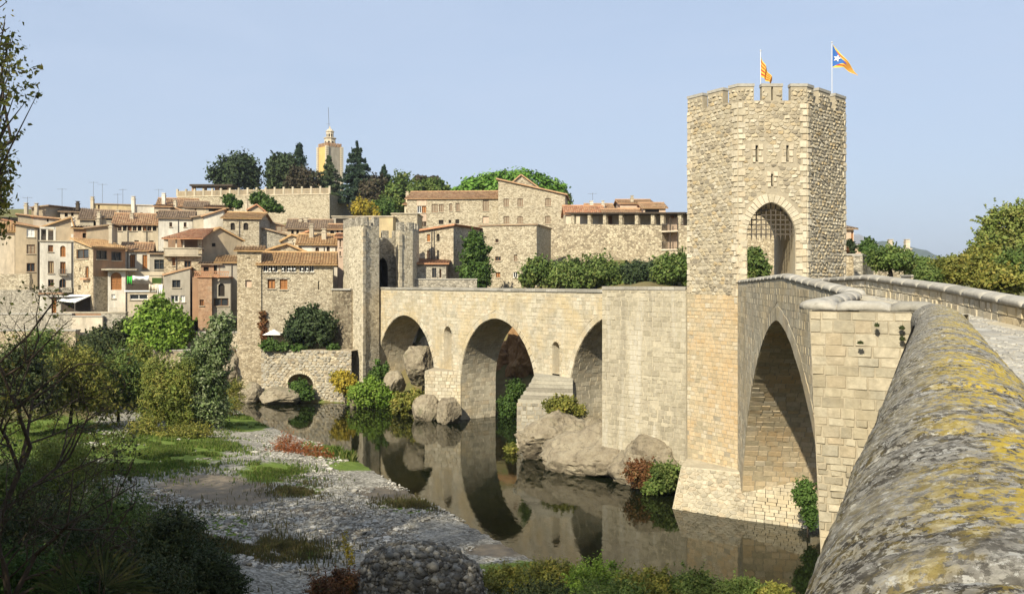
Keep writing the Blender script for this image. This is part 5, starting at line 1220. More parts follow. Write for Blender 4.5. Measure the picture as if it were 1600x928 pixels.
house('square stone house with two arched windows below the hill terrace', 348.5, 405, 341, 400, 111, 8, 'eave', 333.5, 'far_stone', 'tile_yellow', [(360.3, 348, 367, 359.5, 'open', 1), (380.3, 348, 388, 359.5, 'open', 1)], sidem='far_grey', pipes=(374,), back=(-.3, 6.2, 0))
house('shaded stone house right of the two arched windows', 405.5, 452, 356, 400, 113, 7, 'side', None, 'far_grey', 'tile_brown', [(431, 353, 449, 362, 'blind')], yer=368)
# --- tower house on the river
r, W = house('stone tower house front with long row of white windows above the river', 407.5, 520, 412.5, 560, 85.2, 9, 'eave', 396, 'far_stone', 'tile_yellow', [(a, 413.2, a+7.2, 425, 'white') for a in (411, 418.8, 426.6, 439.5, 447.3, 455.1, 467.8, 475.6, 483.4)]+[(418, 436, 430, 451, 'brown'), (437, 436, 449, 452, 'shut'), (497, 439, 498.6, 452.5, 'open'), (462, 481.5, 470, 488, 'open')], over=.45)
slab(r, 'lintel', W, 416, 452, 433.7, 436, 0, .05, 'far_grey')
for px in (422, 427.5, 442.5, 451.5, 455.5, 460.5, 472.5, 480.5):
    m = MB(); u, z = W.uv(px, 420.5); m.lathe(W.p(u, z, .1), [(0, -.1), (.08, -.06), (.1, 0), (.08, .06), (0, .1)], 8); m.build('lamp_globe', M['white_paint'], r)
house('gabled stone attic of the tower house rising behind its golden roof', 396, 517, 398, 430, 89.8, 5, 'gable', 381.5, 'far_stone', 'tile_yellow', [(445, 389.5, 449.2, 397.5, 'open', 1)], af=.43, yer=411, ch=((455, 388, 91, .9, .5),), bare=True)
def stone_tower(label, pts, ztop, zbot, mat): pass
r, W = house('slim square stone tower at the river with small tiled cap', 370.5, 408, 392, 602, 84.2, 3.4, 'shed', 385.5, 'far_stone2', 'tile_yellow', [(383, 437.5, 393, 448.5, 'orange')], over=.3, name='stone_tower', cat='tower')
slab(r, 'string_course', W, 386, 391, 402, 402.8, 0, .03, 'void')
# river terrace with arch
WT = Wall(V((xat(408, 83.2), 83.2, 0)), V((xat(549, 81.2), 81.2, 0))); zt = zat(547, 82.3); ah = arch_px(WT, 450, 489, 470, 584, zat(600, 82), 2.0, -2)
rt = empty('terrace_wall', WT.p(WT.L/2, -.3), 'rough stone river terrace wall with a low arched culvert', 'wall'); mb = MB(); backing(mb, WT, 0, WT.L, -.6, zt, [ah], .12)
mb.quad(WT.p(0, zt), WT.p(WT.L, zt), WT.p(WT.L, zt, -4), WT.p(0, zt, -3)); mb.build('wall', M['far_rough'], rt); S = Stones(); voussoirs(S, WT, ah, .22, .06, 16, .015, rg); S.finish(rt, M['quoin'], 0, rest='arch_stones')
mb = MB(); soffit(mb, WT, ah, 1.8, -.6, 20); backing(mb, WT, ah.c-ah.a-.2, ah.c+ah.a+.2, -.6, zt-1, [], 1, -1.8); mb.build('culvert', M['far_rough'], rt)
S = Stones(); gA = ah.grown(.25); gA.v0 = -3; rubble(S, WT, 0, WT.L, -.3, zt, .40, .27, [gA], .07, .03, rg, keep=.85); S.finish(rt, M['grey_rubble'], 0, rest='stonework')
WU = Wall(V((xat(519, 85), 85, 0)), V((xat(549, 83.4), 83.4, 0))); ru = empty('garden_wall', WU.p(WU.L/2, 2), 'overgrown stone garden wall between tower house and town gate', 'wall'); mb = MB(); backing(mb, WU, 0, WU.L, 1, zat(453, 84.2), [], 1); mb.prism([WU.p(0, 1), WU.p(WU.L, 1), WU.p(WU.L, zat(453, 84.2)), WU.p(0, zat(453, 84.2))], -WU.n*1.0); mb.build('wall', M['far_rough'], ru)
m = MB(); m.obox(WU.p(WU.L/2, zat(453, 84.2)+.06, -.4), WU.u*(WU.L/2), WU.n*.55, (0, 0, .07)); m.build('wall_cap', M['coping_far'], ru)
# parasol and dark pergola on that terrace
pb = at(428, 546, 84.3); r = empty('parasol', pb, 'white square parasol on the river terrace of the tower house', 'parasol'); m = MB(); tp = at(428, 514.5, 84.3); hw = .85; zz = at(428, 522.5, 84.3).z
m.add([tp]+[V((tp.x+sx*hw, tp.y+sy*hw, zz)) for sx, sy in ((-1, -1), (1, -1), (1, 1), (-1, 1))], [(0, 1, 2), (0, 2, 3), (0, 3, 4), (0, 4, 1)]); m.build('canopy', M['white_paint'], r)
m = MB(); m.tube([pb, tp], .035, 6); m.build('pole', M['steel'], r)
# --- houses between tower house and the terrace
house('white house with two tall arched windows and a big chimney', 466, 527, 382, 450, 97.5, 8, 'eave', 368, 'white', 'tile_yellow', [(492.7, 386.5, 498.7, 398, 'dark', 1), (510.3, 385, 515.3, 399, 'dark', 1), (466.5, 385, 471.5, 389, 'dark', 1), (524, 386, 526.4, 408, 'wood' if False else 'brown')], ch=((506.5, 378, 99.5, 1.9, .55), (487, 374, 100, 2.4, .5)), pipes=(506.3,))
house('narrow pinkish house tight against the town gate', 527.3, 552, 371, 450, 95.5, 6, 'eave', 367, 'pink', 'tile_red', [(530.5, 374, 532.8, 386, 'blind'), (530.5, 393, 532.8, 400, 'blind'), (536.5, 392, 538.2, 404, 'blind'), (537, 420, 539, 440, 'shut')], pipes=(543,))
house('small gabled stone house half hidden behind the tower house roof', 441, 478, 376, 392, 101, 6, 'gable', 367.5, 'cream', 'tile_yellow', (), af=.4, yer=374)
house('yellow house peeping out between the roofs', 470, 492, 366, 385, 104, 6, 'gable', 361.5, 'ochre', 'tile_red', (), af=.6, yer=370)
house('brown roofed house below the terrace wall with two chimneys', 449, 516, 357.5, 380, 112, 9, 'eave', 344.5, 'tan', 'tile_brown', [(455, 359, 459, 366, 'open'), (463, 359, 467, 366, 'open')], ch=((470, 352, 115, .9), (478, 351, 115, .9)))
house('pale house with dark arches at the foot of the terrace', 514, 549, 358.5, 385, 108, 8, 'eave', 352, 'pale', 'tile', [(516, 360, 522, 366, 'open', 1), (526, 360, 529, 366, 'open'), (533, 360, 536, 366, 'open')])
house('open garage with dark doorway under the terrace corner', 519, 552, 338.5, 352, 124, 5, 'flat', None, 'grey', 'beige', [(525, 341.5, 546, 351.5, 'open')])
house('long low white roofed house right of the stone house', 419, 450, 347, 365, 118, 6, 'side', None, 'cream', 'tile_brown', (), yer=354)
# --- upper left skyline
house('tan house with stepped chimney block on the left skyline', 28, 76, 336, 370, 124, 8, 'side', None, 'tan', 'tile', (), yer=341, ch=((41, 327, 124, .8), (57, 326, 126, .6)), ant=((43, 330, 126, 2.0),))
house('boxy tan stairhead on the left skyline', 49, 72, 325, 345, 127, 5, 'side', None, 'tan', 'tile_brown', (), yer=322, sidem='grey', back=(1.5, 4.5, 0))
house('little tan house with one dark attic window left of the golden gable', 52, 90, 339, 360, 114, 6, 'side', None, 'pale', 'tile', [(54, 341, 60, 350, 'open'), (73, 342, 76, 347, 'open')], yer=342)
house('brown roofed house with attic terrace on the left skyline', 94, 128, 331, 350, 128, 8, 'shed', 325, 'cream', 'tile_brown', [(101, 333, 106, 339, 'open'), (111, 332, 115, 338, 'open')], ch=((121.5, 325, 130, 1.0, .5, 'dark_wood'),), ant=((97, 330, 130, 3.3),))
house('dark tiled house with white dish behind the skyline terrace', 125, 146, 343, 360, 121, 8, 'shed', 327, 'beige', 'tile_brown', ())
house('flat cream house with long blank wall on the skyline', 146, 205, 319.5, 350, 134, 7, 'flat', None, 'ochre', 'tile_brown', [(153, 320.5, 156, 330, 'blind')], ch=((144.5, 316, 133, .7),), ant=((146, 317, 136, 3.2), (160, 316, 136, 2.8), (192, 318, 136, 2.2)))
house('brown tiled house with long dormer below the flat cream house', 150, 200, 340, 360, 123, 6, 'eave', 330, 'grey', 'tile_brown', [(166, 341, 184, 345, 'metal')], ch=((185, 338, 124, .8), (155, 343, 122, 1.1)))
house('white house with chimney stack in the middle of the skyline', 207, 241, 321, 345, 130, 7, 'flat', None, 'white', 'pale', [(219, 332, 223, 337, 'dark'), (227, 333, 235, 338, 'dark')], ch=((208.5, 321, 129.5, 1.6, .55, 'white'),), ant=((184, 324, 131, 2.0),))
house('cream house with one dark window right of the white skyline house', 241.5, 266, 323, 345, 126, 7, 'shed', 321, 'cream', 'tile', [(244, 331, 249.5, 338, 'open')], sidem='cream')
house('long brown roofs climbing to the hill terrace', 246, 306, 322, 345, 140, 10, 'eave', 311.5, 'beige', 'tile', (), ch=((256, 315, 140, 1.6, .6, 'white'), (274, 322, 137, .9)), ant=((248, 313, 142, 1.8),))
house('small pale gabled house with red pot on the roof slope', 266, 290, 329, 340, 128, 6, 'gable', 325, 'pale', 'tile', (), af=.25, yer=331)
house('brown roofed house with blue doorway below the terrace', 289, 322, 324, 345, 133, 7, 'eave', 316, 'cream', 'tile_brown', [(304, 326, 306.5, 331, 'brown'), (321, 323, 325, 331, 'metal')])
house('low open loggia house with dark shaded front below the terrace', 322, 362, 325, 345, 129, 6, 'shed', 321, 'cream', 'tile', [(326, 326, 357, 331, 'open')])
house('white washed gable with sloping wall beside the square stone house', 318, 349, 338, 365, 113.5, 8, 'side', None, 'white', 'tile', (), yer=328)
house('tan side wall house right of the two tiny windows', 301.5, 333, 340, 365, 117.5, 7, 'side', None, 'beige', 'tile_brown', (), yer=334)
house('little red roofed house just under the hill terrace', 389, 411, 327, 345, 121, 6, 'gable', 320, 'tan', 'tile_red', (), af=.55, yer=328, ch=((385, 322, 122, .8, .4),))
r, W = house('orange brick terrace house between stone corner house and golden gable', 115, 135, 357, 376, 104.5, 6, 'shed', 353.5, 'brick', 'tile_yellow', [(129, 364, 140, 372, 'open')])
house('tan gable wall behind the rust plastered house', 135, 172, 357, 388, 104, 6, 'side', None, 'tan', 'tile_brown', (), yer=352, sidem='tan', ch=((173.5, 372, 102, 2.2, .45), (154, 352, 107, .8)), side=(), back=(-.8, 3.8, 0))
# --- walls and yards along the far bank on the left
def bankwall(label, xl, xr, yt, yb, Y, mat='far_rough', th=.6, cap='coping_far', Yr=None, name='garden_wall'):
    Yr = Yr or Y; a, b = V((xat(xl, Y), Y, 0)), V((xat(xr, Yr), Yr, 0)); W_ = Wall(a, b); z1 = zat(yt, (Y+Yr)/2); z0 = zat(yb, (Y+Yr)/2)-1.0; rt_ = empty(name, W_.p(W_.L/2, z0), label, 'wall')
    m = MB(); m.prism([W_.p(0, z0), W_.p(W_.L, z0), W_.p(W_.L, z1), W_.p(0, z1)], -W_.n*th); m.build('wall', M[mat], rt_)
    if cap: m = MB(); m.obox(W_.p(W_.L/2, z1+.05, -th/2), W_.u*(W_.L/2+.05), W_.n*(th/2+.07), (0, 0, .06)); m.build('wall_cap', M[cap], rt_)
    return W_
bankwall('dark weathered yard wall at the far left under the cream house', -30, 61, 453, 492, 98, 'far_grey', cap=None)
bankwall('pale yard wall behind bare shrubs at the far left', -30, 46, 428, 455, 101, 'far_stone', cap=None)
bankwall('long low parapet wall with pale coping in front of the yards', -40, 112, 491, 512, 93.5, 'far_grey')
bankwall('sunlit rough retaining wall at the left river bank', -40, 118, 517, 565, 91, 'far_stone2', 1.0)
bankwall('low ochre kerb wall behind the bright green tree', 100, 170, 489, 500, 94, 'rust', cap='beige')
bankwall('white painted low wall panels by the garden steps', 112, 160, 495, 515, 92.5, 'pale', .3)
bankwall('shadowed garden wall with pale coping under the arched orange window', 158, 196, 489, 530, 93, 'far_grey', cap='beige')
bankwall('long rough bank wall running low behind the willows', 90, 372, 548, 600, 88.5, 'far_rough', 1.0)
bankwall('rough stone terrace wall right of the bright green tree', 268, 372, 520, 560, 90.5, 'far_stone', 1.0)
r, W = house('whitewashed lean-to with orange door under the sloping awning', 62, 96, 459, 495, 97.5, 3.5, 'flat', None, 'white', 'rust', [(80.5, 462, 88, 490, 'shut')])
m = MB(); a, b, c, d = at(89.5, 470.5, 94.6), at(118, 473, 94.6), at(144, 461.5, 97.5), at(110, 461, 97.5); m.prism([a, b, c, d], (0, 0, .06)); ra = m.build('awning', M['white_paint'], None, origin=at(100, 492, 95), label='sloping white corrugated awning over a dark yard', cat='awning')
m = MB()
for px in (96, 117): m.tube([at(px, 493, 94.7), at(px, 471.5, 94.7)], .06, 6)
m.build('post', M['metal'], ra); m = MB(); m.quad(at(96, 493, 97.4), at(144, 493, 97.4), at(144, 464, 97.4), at(96, 464, 97.4)); m.build('yard_back', M['dark_wood'], ra)
# --- hill terrace with balustrade, pergola and clock tower
WH = Wall(V((xat(277, 176), 176, 0)), V((xat(515, 170), 170, 0))); zt = zat(306, 173); rt = empty('hill_terrace', WH.p(WH.L/2, zt-6), 'high stone terrace wall with pale balustrade crowning the hill', 'wall')
m = MB(); m.prism([WH.p(0, zt-7), WH.p(WH.L, zt-7), WH.p(WH.L, zt), WH.p(0, zt)], -WH.n*14); m.build('wall', M['far_stone'], rt)
m = MB(); m.obox(WH.p(WH.L/2, zt+.08, -.1), WH.u*(WH.L/2), WH.n*.2, (0, 0, .1)); m.build('wall_cap', M['cream'], rt)
nb = 17
for i in range(nb+1): u = WH.L*i/nb; m = MB(); m.obox(WH.p(u, zt+.85, -.1), WH.u*.18, WH.n*.18, (0, 0, .72)); m.build('balustrade_pier', M['beige'], rt)
for i in range(nb):
    m = MB(); u0, u1 = WH.L*i/nb+.18, WH.L*(i+1)/nb-.18; m.obox(WH.p((u0+u1)/2, zt+1.1, -.1), WH.u*((u1-u0)/2), WH.n*.1, (0, 0, .08))
    for j in range(7): m.obox(WH.p(u0+(u1-u0)*(j+.5)/7, zt+.6, -.1), WH.u*.07, WH.n*.07, (0, 0, .45))
    m.build('balustrade_panel', M['tan'], rt)
WH2 = Wall(V((xat(515, 170), 170, 0)), V((xat(552, 182), 182, 0))); m = MB(); m.prism([WH2.p(0, zt-8), WH2.p(WH2.L, zt-8), WH2.p(WH2.L, zt-2.2), WH2.p(0, zt)], -WH2.n*6); m.build('side_wall', M['far_grey'], rt); railing(rt, WH2, 516, 550, 296, 306, 0, 'metal', 'railing', 16)
rp = empty('pergola', at(330, 300, 178), 'long timber pergola on brick piers on the hill terrace', 'pergola')
for px in (303, 320, 339, 358): m = MB(); c = at(px, 296, 178); m.box(c.x-.35, c.y-.3, zt, c.x+.35, c.y+.3, zat(290, 178)); m.build('pier', M['brick'], rp)
m = MB(); a, b = at(297, 289.5, 177), at(364, 290, 177); m.box(a.x, 176.6, a.z-.2, b.x, 181, a.z+.15); m.build('roof_beams', M['dark_wood'], rp)
# clock tower
cY = 205.0; ct = empty('clock_tower', at(515, 305, cY), 'yellow square tower with white lantern top on the hill', 'tower'); cx = xat(515.5, cY); zb, z1 = zat(312, cY), zat(231, cY); R = 2.72
ang = [math.radians(a) for a in (-93, -3, 87, 177)]; pc_ = [V((cx+R*math.cos(a), cY+R*math.sin(a), 0)) for a in ang]
for i, mt in zip(range(4), ('grey', 'tan', 'tan', 'yel_wall')):
    a, b = pc_[i], pc_[(i+1) % 4]; w_ = Wall(a, b); m = MB(); m.quad(w_.p(0, zb), w_.p(w_.L, zb), w_.p(w_.L, z1), w_.p(0, z1)); m.build('wall', M[mt], ct)
    v = zb; m = MB()
    while v < z1: m.obox(V((a.x, a.y, v+.22)), (pc_[i-1]-a).normalized()*.3, (b-a).normalized()*.3, (0, 0, .2)); v += .5
    m.build('corner_stones', M['quoin'], ct)
    for j in range(6): m = MB(); m.obox(w_.p(w_.L*(j+.5)/6, z1+.4, -.1), w_.u*.2, w_.n*.15, (0, 0, .4)); m.build('merlon', M['brick'], ct)
m = MB(); m.poly([V((p_.x, p_.y, z1-.1)) for p_ in pc_]); m.build('tower_roof', M['tile'], ct)
z2, z3 = zat(218, cY), zat(207.5, cY)
def octa(r_, za, zb_, mat, nm, op=True):
    m = MB(); c = V((cx, cY, 0))
    for i in range(8):
        a0, a1 = math.pi/8+i*math.pi/4, math.pi/8+(i+1)*math.pi/4; p_, q_ = c+V((math.cos(a0), math.sin(a0), 0))*r_, c+V((math.cos(a1), math.sin(a1), 0))*r_; w_ = Wall(p_, q_); h = Hole(w_.L/2, w_.L*.26, za+(zb_-za)*.15, za+(zb_-za)*.6, w_.L*.26); backing(m, w_, 0, w_.L, za, zb_, [h], .15)
    m.build(nm, M[mat], ct); m = MB(); m.lathe(c, [(r_*.8, za), (r_*.8, zb_)], 8, rot=math.pi/8); m.build(nm+'_core', M['void'], ct)
    m = MB(); m.lathe(c, [(r_*1.0, zb_), (r_*1.18, zb_+.15), (r_*1.18, zb_+.3), (r_*.9, zb_+.32)], 8, rot=math.pi/8); m.build('cornice', M['pale'], ct)
octa(1.25, z1-.1, z2, 'pale', 'lantern'); octa(.85, z2+.3, z3, 'pale', 'upper_lantern'); m = MB(); m.lathe(V((cx, cY, z3+.3)), [(.8, 0), (.6, .35), (.25, .55), (.12, 1.0), (0.02, 1.2)], 10); m.build('dome', M['pale'], ct)
m = MB(); m.tube([V((cx-.2, cY, z3+1)), at(513, 168, cY)], .05, 5); m.tube([at(513, 194, cY)-V((.5, 0, 0)), at(513, 194, cY)+V((.5, 0, 0))], .03, 4); m.build('antenna', M['metal'], ct)
# --- monastery side: long stone buildings right of the town gate
house('long stone building with orange plaster bay and small windows', 636, 779, 310, 372, 131, 9, 'eave', 300.5, 'far_stone', 'tile', [(674.5, 319, 684, 332, 'blind'), (686, 319, 693, 331, 'blind'), (702, 318, 706.5, 330, 'blind'), (712, 317.5, 718, 330, 'blind'), (754.5, 310.8, 763.5, 330, 'blind'), (685.5, 344, 693, 350.5, 'open'), (711.5, 343, 717.5, 349.5, 'open'), (701, 344, 705, 349, 'open'), (754, 338, 763.5, 349, 'orange'), (652, 346.5, 656.5, 354, 'dark'), (658, 346.5, 662, 354, 'dark'), (662.5, 346.5, 666, 354, 'dark'), (652, 322, 658.5, 333, 'white'), (659, 322, 666, 333, 'brown')], Yr=130, yer=None)
rr_, Wl = None, Wall(V((xat(636, 131), 131, 0)), V((xat(779, 130), 130, 0)))
bay = bpy.data.objects['house.%03d' % (len([o for o in bpy.data.objects if o.name.startswith('house') and o.parent is None])-1)]
slab(bay, 'plaster_bay', Wl, 651.5, 666.3, 311.5, 321.5, .002, .03, 'pink'); slab(bay, 'plaster_bay', Wl, 651.5, 666.3, 333.6, 346, .002, .03, 'pink')
house('taller stone building with roof sloping down to the right', 778.5, 883, 280, 372, 128, 9, 'side', None, 'far_stone', 'tile', [(787, 310.5, 795, 322.5, 'blind'), (808.5, 310.5, 817, 322.5, 'blind'), (852, 310, 860.5, 322, 'blind'), (787, 338, 795.5, 349.5, 'blind'), (808.5, 338, 816.5, 349.5, 'blind'), (852, 337.5, 860, 349.5, 'blind')], yer=304, Yr=127, ant=((790, 281, 130, 1.4),))
house('small gable peeping over the taller stone building', 796, 838, 289, 300, 139, 5, 'gable', 273.5, 'far_stone', 'tile', [(814, 280, 816, 286, 'open')], af=.43, yer=291)
house('cream annex with one window left of the long stone building', 632, 645, 319.5, 340, 131.5, 6, 'shed', 314, 'cream', 'tile', [(635, 327, 641.5, 332.5, 'open')], ch=((636.5, 312, 133, 1.4, .5, 'cream'),))
house('pale blank wall house behind the right half tower', 612, 652, 334, 372, 121, 7, 'flat', None, 'far_stone', 'beige', ())
house('yellow walled house behind the half towers', 546, 614, 338.5, 372, 118, 7, 'flat', None, 'ochre', 'cream', ())
house('square stone building with six small windows above the bridge', 749, 838.5, 352, 452, 99, 9, 'flat', None, 'far_stone', 'tile_brown', [(774, 373.5, 779, 379, 'dark'), (773.5, 401, 782.5, 407.5, 'dark'), (803, 398, 808.5, 408, 'blind'), (774.5, 425.5, 781.5, 433.5, 'brown'), (801.5, 425, 808.5, 434, 'white')], Yr=97, sidem='far_stone', back=(1.9, 8, 0))
house('stone house with two brown arched windows and shaded side wall', 646, 708.5, 361.5, 445, 94.5, 10, 'side', None, 'far_stone', 'tile_red', [(667, 366, 672, 377.5, 'shut'), (682, 365.5, 687, 377, 'open', 1), (667, 391.5, 671.5, 405, 'dark'), (682.5, 391, 686, 406, 'metal')], yer=352.5, Yr=92, sidem='far_grey', pipes=(675, 679), back=(2.5, 7, 0))
house('low pink and stone house with tiled roof just behind the bridge parapet', 646, 697, 412, 455, 89.5, 5, 'shed', 405, 'far_grey', 'tile_red', [(675, 418.5, 682, 434, 'metal'), (686.5, 420, 689.5, 434, 'dark')], sidem='pink')
bankwall('low stone garden wall behind the bridge parapet', 646, 745, 437, 455, 88.2, 'far_grey')
# town wall with timber gallery
WW = Wall(V((xat(836, 112), 112, 0)), V((xat(1215, 92), 92, 0))); ztw = zat(350, WW.Y(WW.L*.5)); tw = empty('town_wall', WW.p(WW.L/2, 9), 'long rough stone town wall below the timber gallery', 'wall')
m = MB(); uA, uB = WW.upx(884), WW.upx(1034); zA, zB = zat(350, WW.Y(uA)), zat(352, WW.Y(uB))
m.prism([WW.p(0, 8), WW.p(uA, 8), WW.p(uA, zA), WW.p(0, zA)], -WW.n*1.5); m.prism([WW.p(uA, 8), WW.p(uB, 8), WW.p(uB, zB), WW.p(uA, zA)], -WW.n*1.5); uC = WW.upx(1060); zC = zat(391, WW.Y(uC)); m.prism([WW.p(uB, 8), WW.p(uC, 8), WW.p(uC, zC), WW.p(uB, zC)], -WW.n*1.5); zD = zat(352, WW.Y(uC)); m.prism([WW.p(uC, 8), WW.p(WW.L, 8), WW.p(WW.L, zD-.8), WW.p(uC, zD)], -WW.n*1.5); m.build('wall', M['far_rough'], tw)
gal = empty('timber_gallery', WW.p(uA, zA), 'timber roofed gallery with stone posts on top of the town wall', 'gallery')
for px in (894, 920, 944, 969, 994, 1019, 1034, 1061): m = MB(); u = WW.upx(px); zp = zat(350, WW.Y(u)); m.obox(WW.p(u, zp+.6, -.3), WW.u*.22, WW.n*.22, (0, 0, .65)); m.build('post', M['far_stone'], gal)
m = MB(); u0, u1 = WW.upx(884), WW.upx(1071); za, zb_ = zat(334.5, WW.Y(u0)), zat(334, WW.Y(u1)); m.prism([WW.p(u0, za, .2), WW.p(u1, zb_, .2), WW.p(u1, zb_+.16, .2), WW.p(u0, za+.16, .2)], -WW.n*3.2); m.build('roof_beam', M['dark_wood'], gal)
m = MB(); m.quad(WW.p(u0, za-1.6, -3), WW.p(u1, zb_-1.6, -3), WW.p(u1, zb_, -3), WW.p(u0, za, -3)); m.build('gallery_back', M['pale'], gal)
for px0, px1, mt in ((901, 914, 'white'), (924, 935, 'wood'), (950, 962, 'pale'), (972, 976, 'wood'), (998, 1003, 'metal'), (1012, 1017, 'orange_wood'), (1027, 1033, 'orange_wood')):
    m = MB(); a, b = WW.upx(px0), WW.upx(px1); zp = zat(349, WW.Y(a)); m.obox(WW.p((a+b)/2, zp+.5, -2.95), WW.u*((b-a)/2), WW.n*.03, (0, 0, .5)); m.build('door', M[mt], gal)
bal = empty('balcony_tower', WW.p(uB, zC), 'two storey recessed balcony with iron railings in the town wall', 'balcony'); m = MB(); m.quad(WW.p(uB, zC, -1.3), WW.p(uC, zC, -1.3), WW.p(uC, zD+.9, -1.3), WW.p(uB, zD+.9, -1.3)); m.build('back_wall', M['pink'], bal)
for py in (362, 390.5): m = MB(); z = zat(py, WW.Y(uB)); m.obox(WW.p((uB+uC)/2, z, -.6), WW.u*((uC-uB)/2), WW.n*.7, (0, 0, .08)); m.build('floor_slab', M['pale'], bal)
railing(bal, WW, 1034.5, 1059.5, 350, 359, .02, 'rusty', n=20); railing(bal, WW, 1034.5, 1059.5, 378, 388, .02, 'rusty', n=20)
for px in (1046.5, 1058.5): m = MB(); u = WW.upx(px); m.obox(WW.p(u, (zC+zD+.9)/2, -.1), WW.u*.05, WW.n*.05, (0, 0, (zD+.9-zC)/2)); m.build('post', M['dark_wood'], bal)
house('low tiled house behind the left end of the timber gallery', 884, 943, 334, 345, 119, 6, 'eave', 323, 'cream', 'tile_red', ())
house('small white house with chimney behind the timber gallery', 918, 958, 326.5, 345, 128, 6, 'eave', 320, 'white', 'tile', (), ch=((924, 324, 128, .9, .6, 'white'), (942, 323, 128, .8, .5, 'white')), ant=((926, 320, 129, 1.7),))
house('pinkish gabled house above the timber gallery', 968, 1006, 326.5, 345, 124, 7, 'side', None, 'pink', 'tile', (), yer=332 if False else 327, ch=((987.5, 313.5, 127, .5),))
house('pink upper house with shaded balcony and brown roof behind the gallery', 969, 1019, 318, 340, 126, 7, 'eave', 313.5, 'pink', 'tile', [(1008, 325.5, 1018, 331.5, 'open')])
house('pink side wing with low tiled roof behind the gallery', 1005, 1040, 325, 345, 122, 6, 'eave', 318.5, 'pink', 'tile', [(1008, 327, 1030, 332, 'open')])
house('pale tiled house behind the middle of the gallery', 945, 1000, 333, 345, 117, 5, 'eave', 328.5, 'cream', 'tile', ())
# --- right of the gate tower
house('pink house corner with dark gutter right of the gate tower', 1296, 1334, 358, 410, 84, 6, 'eave', 354, 'pink', 'tile_brown', [(1330, 362, 1333, 380, 'shut')])
house('grey metal roofed shed right of the gate tower', 1330, 1366, 382, 410, 92, 5, 'shed', 367.5, 'pink', 'steel', ())
house('long pale farm building far behind the round trees', 1372, 1424, 389, 410, 135, 7, 'flat', None, 'pale', 'pale', (), ch=((1391, 383, 136, .8, .8, 'pale'), (1417, 383, 136, .8, .8, 'pale')))
bankwall('sunlit stone garden wall right of the gate tower', 1290, 1348, 399, 440, 62, 'far_stone2')
bankwall('shaded stone garden wall by the round tree', 1348, 1365, 401, 440, 61, 'far_grey', Yr=64)
bankwall('low stone wall behind the round tree', 1365, 1432, 416, 445, 66, 'far_stone')
bankwall('plain concrete block planter by the hedge', 1424, 1450, 432, 450, 55, 'beige', 1.5)
house('cream house glimpsed through the tower gateway', 1150, 1222, 322, 420, 86, 6, 'eave', 318, 'far_stone2', 'tile', ())
# ------------------------------------------------------------------ rocks
def prock(label, px, pyb, Y, rx, ry, seed, rd=None, zsink=.25, **k):
    """rock whose visible foot is at photo row pyb; rx, ry pixel half width and full height"""
    x = xat(px, Y); z0 = zat(pyb, Y); h = ry*Y/F; r = (rx*Y/F, rd or rx*Y/F*.8, h*.62); return rock(label, (x, Y, z0+h-r[2]*.97), r, seed, **k)
prock('large rounded grey boulder beneath the third arch', 862, 724, 56.5, 66, 86, 31, rd=2.3, sub=5, rotz=.3)
prock('long low grey rock shelf at the foot of the streaked pier', 945, 745, 52.0, 108, 80, 32, rd=2.0, sub=5, rotz=-.35, cuts=7)
prock('sloping rock shelf running under the pier to the gate tower', 1015, 760, 49.3, 78, 84, 44, rd=1.7, sub=5, rotz=-.6)
prock('small dark rock wedged beside the third arch', 930, 692, 55.2, 20, 42, 33, sub=4)
prock('big boulder standing inside the first arch', 656, 592, 78.5, 30, 56, 34, rd=1.6, sub=4, rotz=.4, cuts=12)
prock('pale rounded boulder left in the first arch', 615, 612, 79, 20, 34, 35, rd=1.2, sub=4)
prock('mossy rock by the water left of the second arch', 664, 660, 71.5, 24, 44, 36, sub=4)
prock('tall pale rock leaning against the second arch pier', 701, 663, 69.7, 21, 46, 37, sub=4, rd=.9)
prock('flat pale rock slab by the river tower', 440, 629, 81, 36, 25, 38, sub=4, rd=1.6, rotz=.2, cuts=6)
prock('angular grey rock below the river tower', 391, 627, 82, 20, 30, 39, sub=4, rd=1.2)
prock('small block of broken masonry among the bank bushes', 552, 642, 78.2, 7, 26, 40, sub=3, rd=.35)
prock('rubbly rock face behind the first arch', 668, 590, 86, 34, 62, 42, sub=4, rd=2.0, cuts=14)
prock('crumbling earth and rock by the left river tower', 345, 600, 84, 30, 60, 43, sub=4, rd=1.5, rough=.2)
for i, (px, py, Y, rx, ry) in enumerate(((770, 575, 83, 70, 90), (826, 560, 81, 50, 110), (800, 520, 87, 80, 70))):
    o = put('earth_bank', rock_mesh('earth_bank', (xat(px, Y), Y, zat(py, Y)), (rx*Y/F, 3.0, ry*Y/F*.6), 50+i, 5, 12, .22, mat=M['earth']), None, (xat(px, Y), Y, zat(py, Y)-2), ['brown sunlit earth bank seen through the second arch', 'russet rocky slope behind the right of the second arch', 'upper tan slope behind the second arch crown'][i], 'bank')
# ruined pebble masonry lump in the foreground
rb = empty('masonry_ruin', (at(650, 940, 27).x, 27.3, gz(xat(650, 27), 27)), 'broken lump of old pebble masonry on the gravel bank', 'ruin')
c0 = (xat(650, 27.5), 27.5, 1.05); rr_ = (2.0, 1.5, 2.15)
core = rock_mesh('core', c0, rr_, 61, 5, 5, .06, mat=M['far_grey'])
co = np.empty(len(core.vertices)*3, np.float32); core.vertices.foreach_get('co', co); co = (co.reshape(-1, 3)-np.array(c0))/np.array(rr_); co = np.sign(co)*np.abs(co)**.72*np.array(rr_)*np.array([1, 1, .86])+np.array(c0); core.vertices.foreach_set('co', co.astype(np.float32).reshape(-1)); core.update(); put('core', core, rb)
pr = np.random.default_rng(62); co = np.empty(len(core.vertices)*3, np.float32); core.vertices.foreach_get('co', co); co = co.reshape(-1, 3)+np.array(ORG[rb.name]); L = []
iv, jf = ico(1); S_ = []
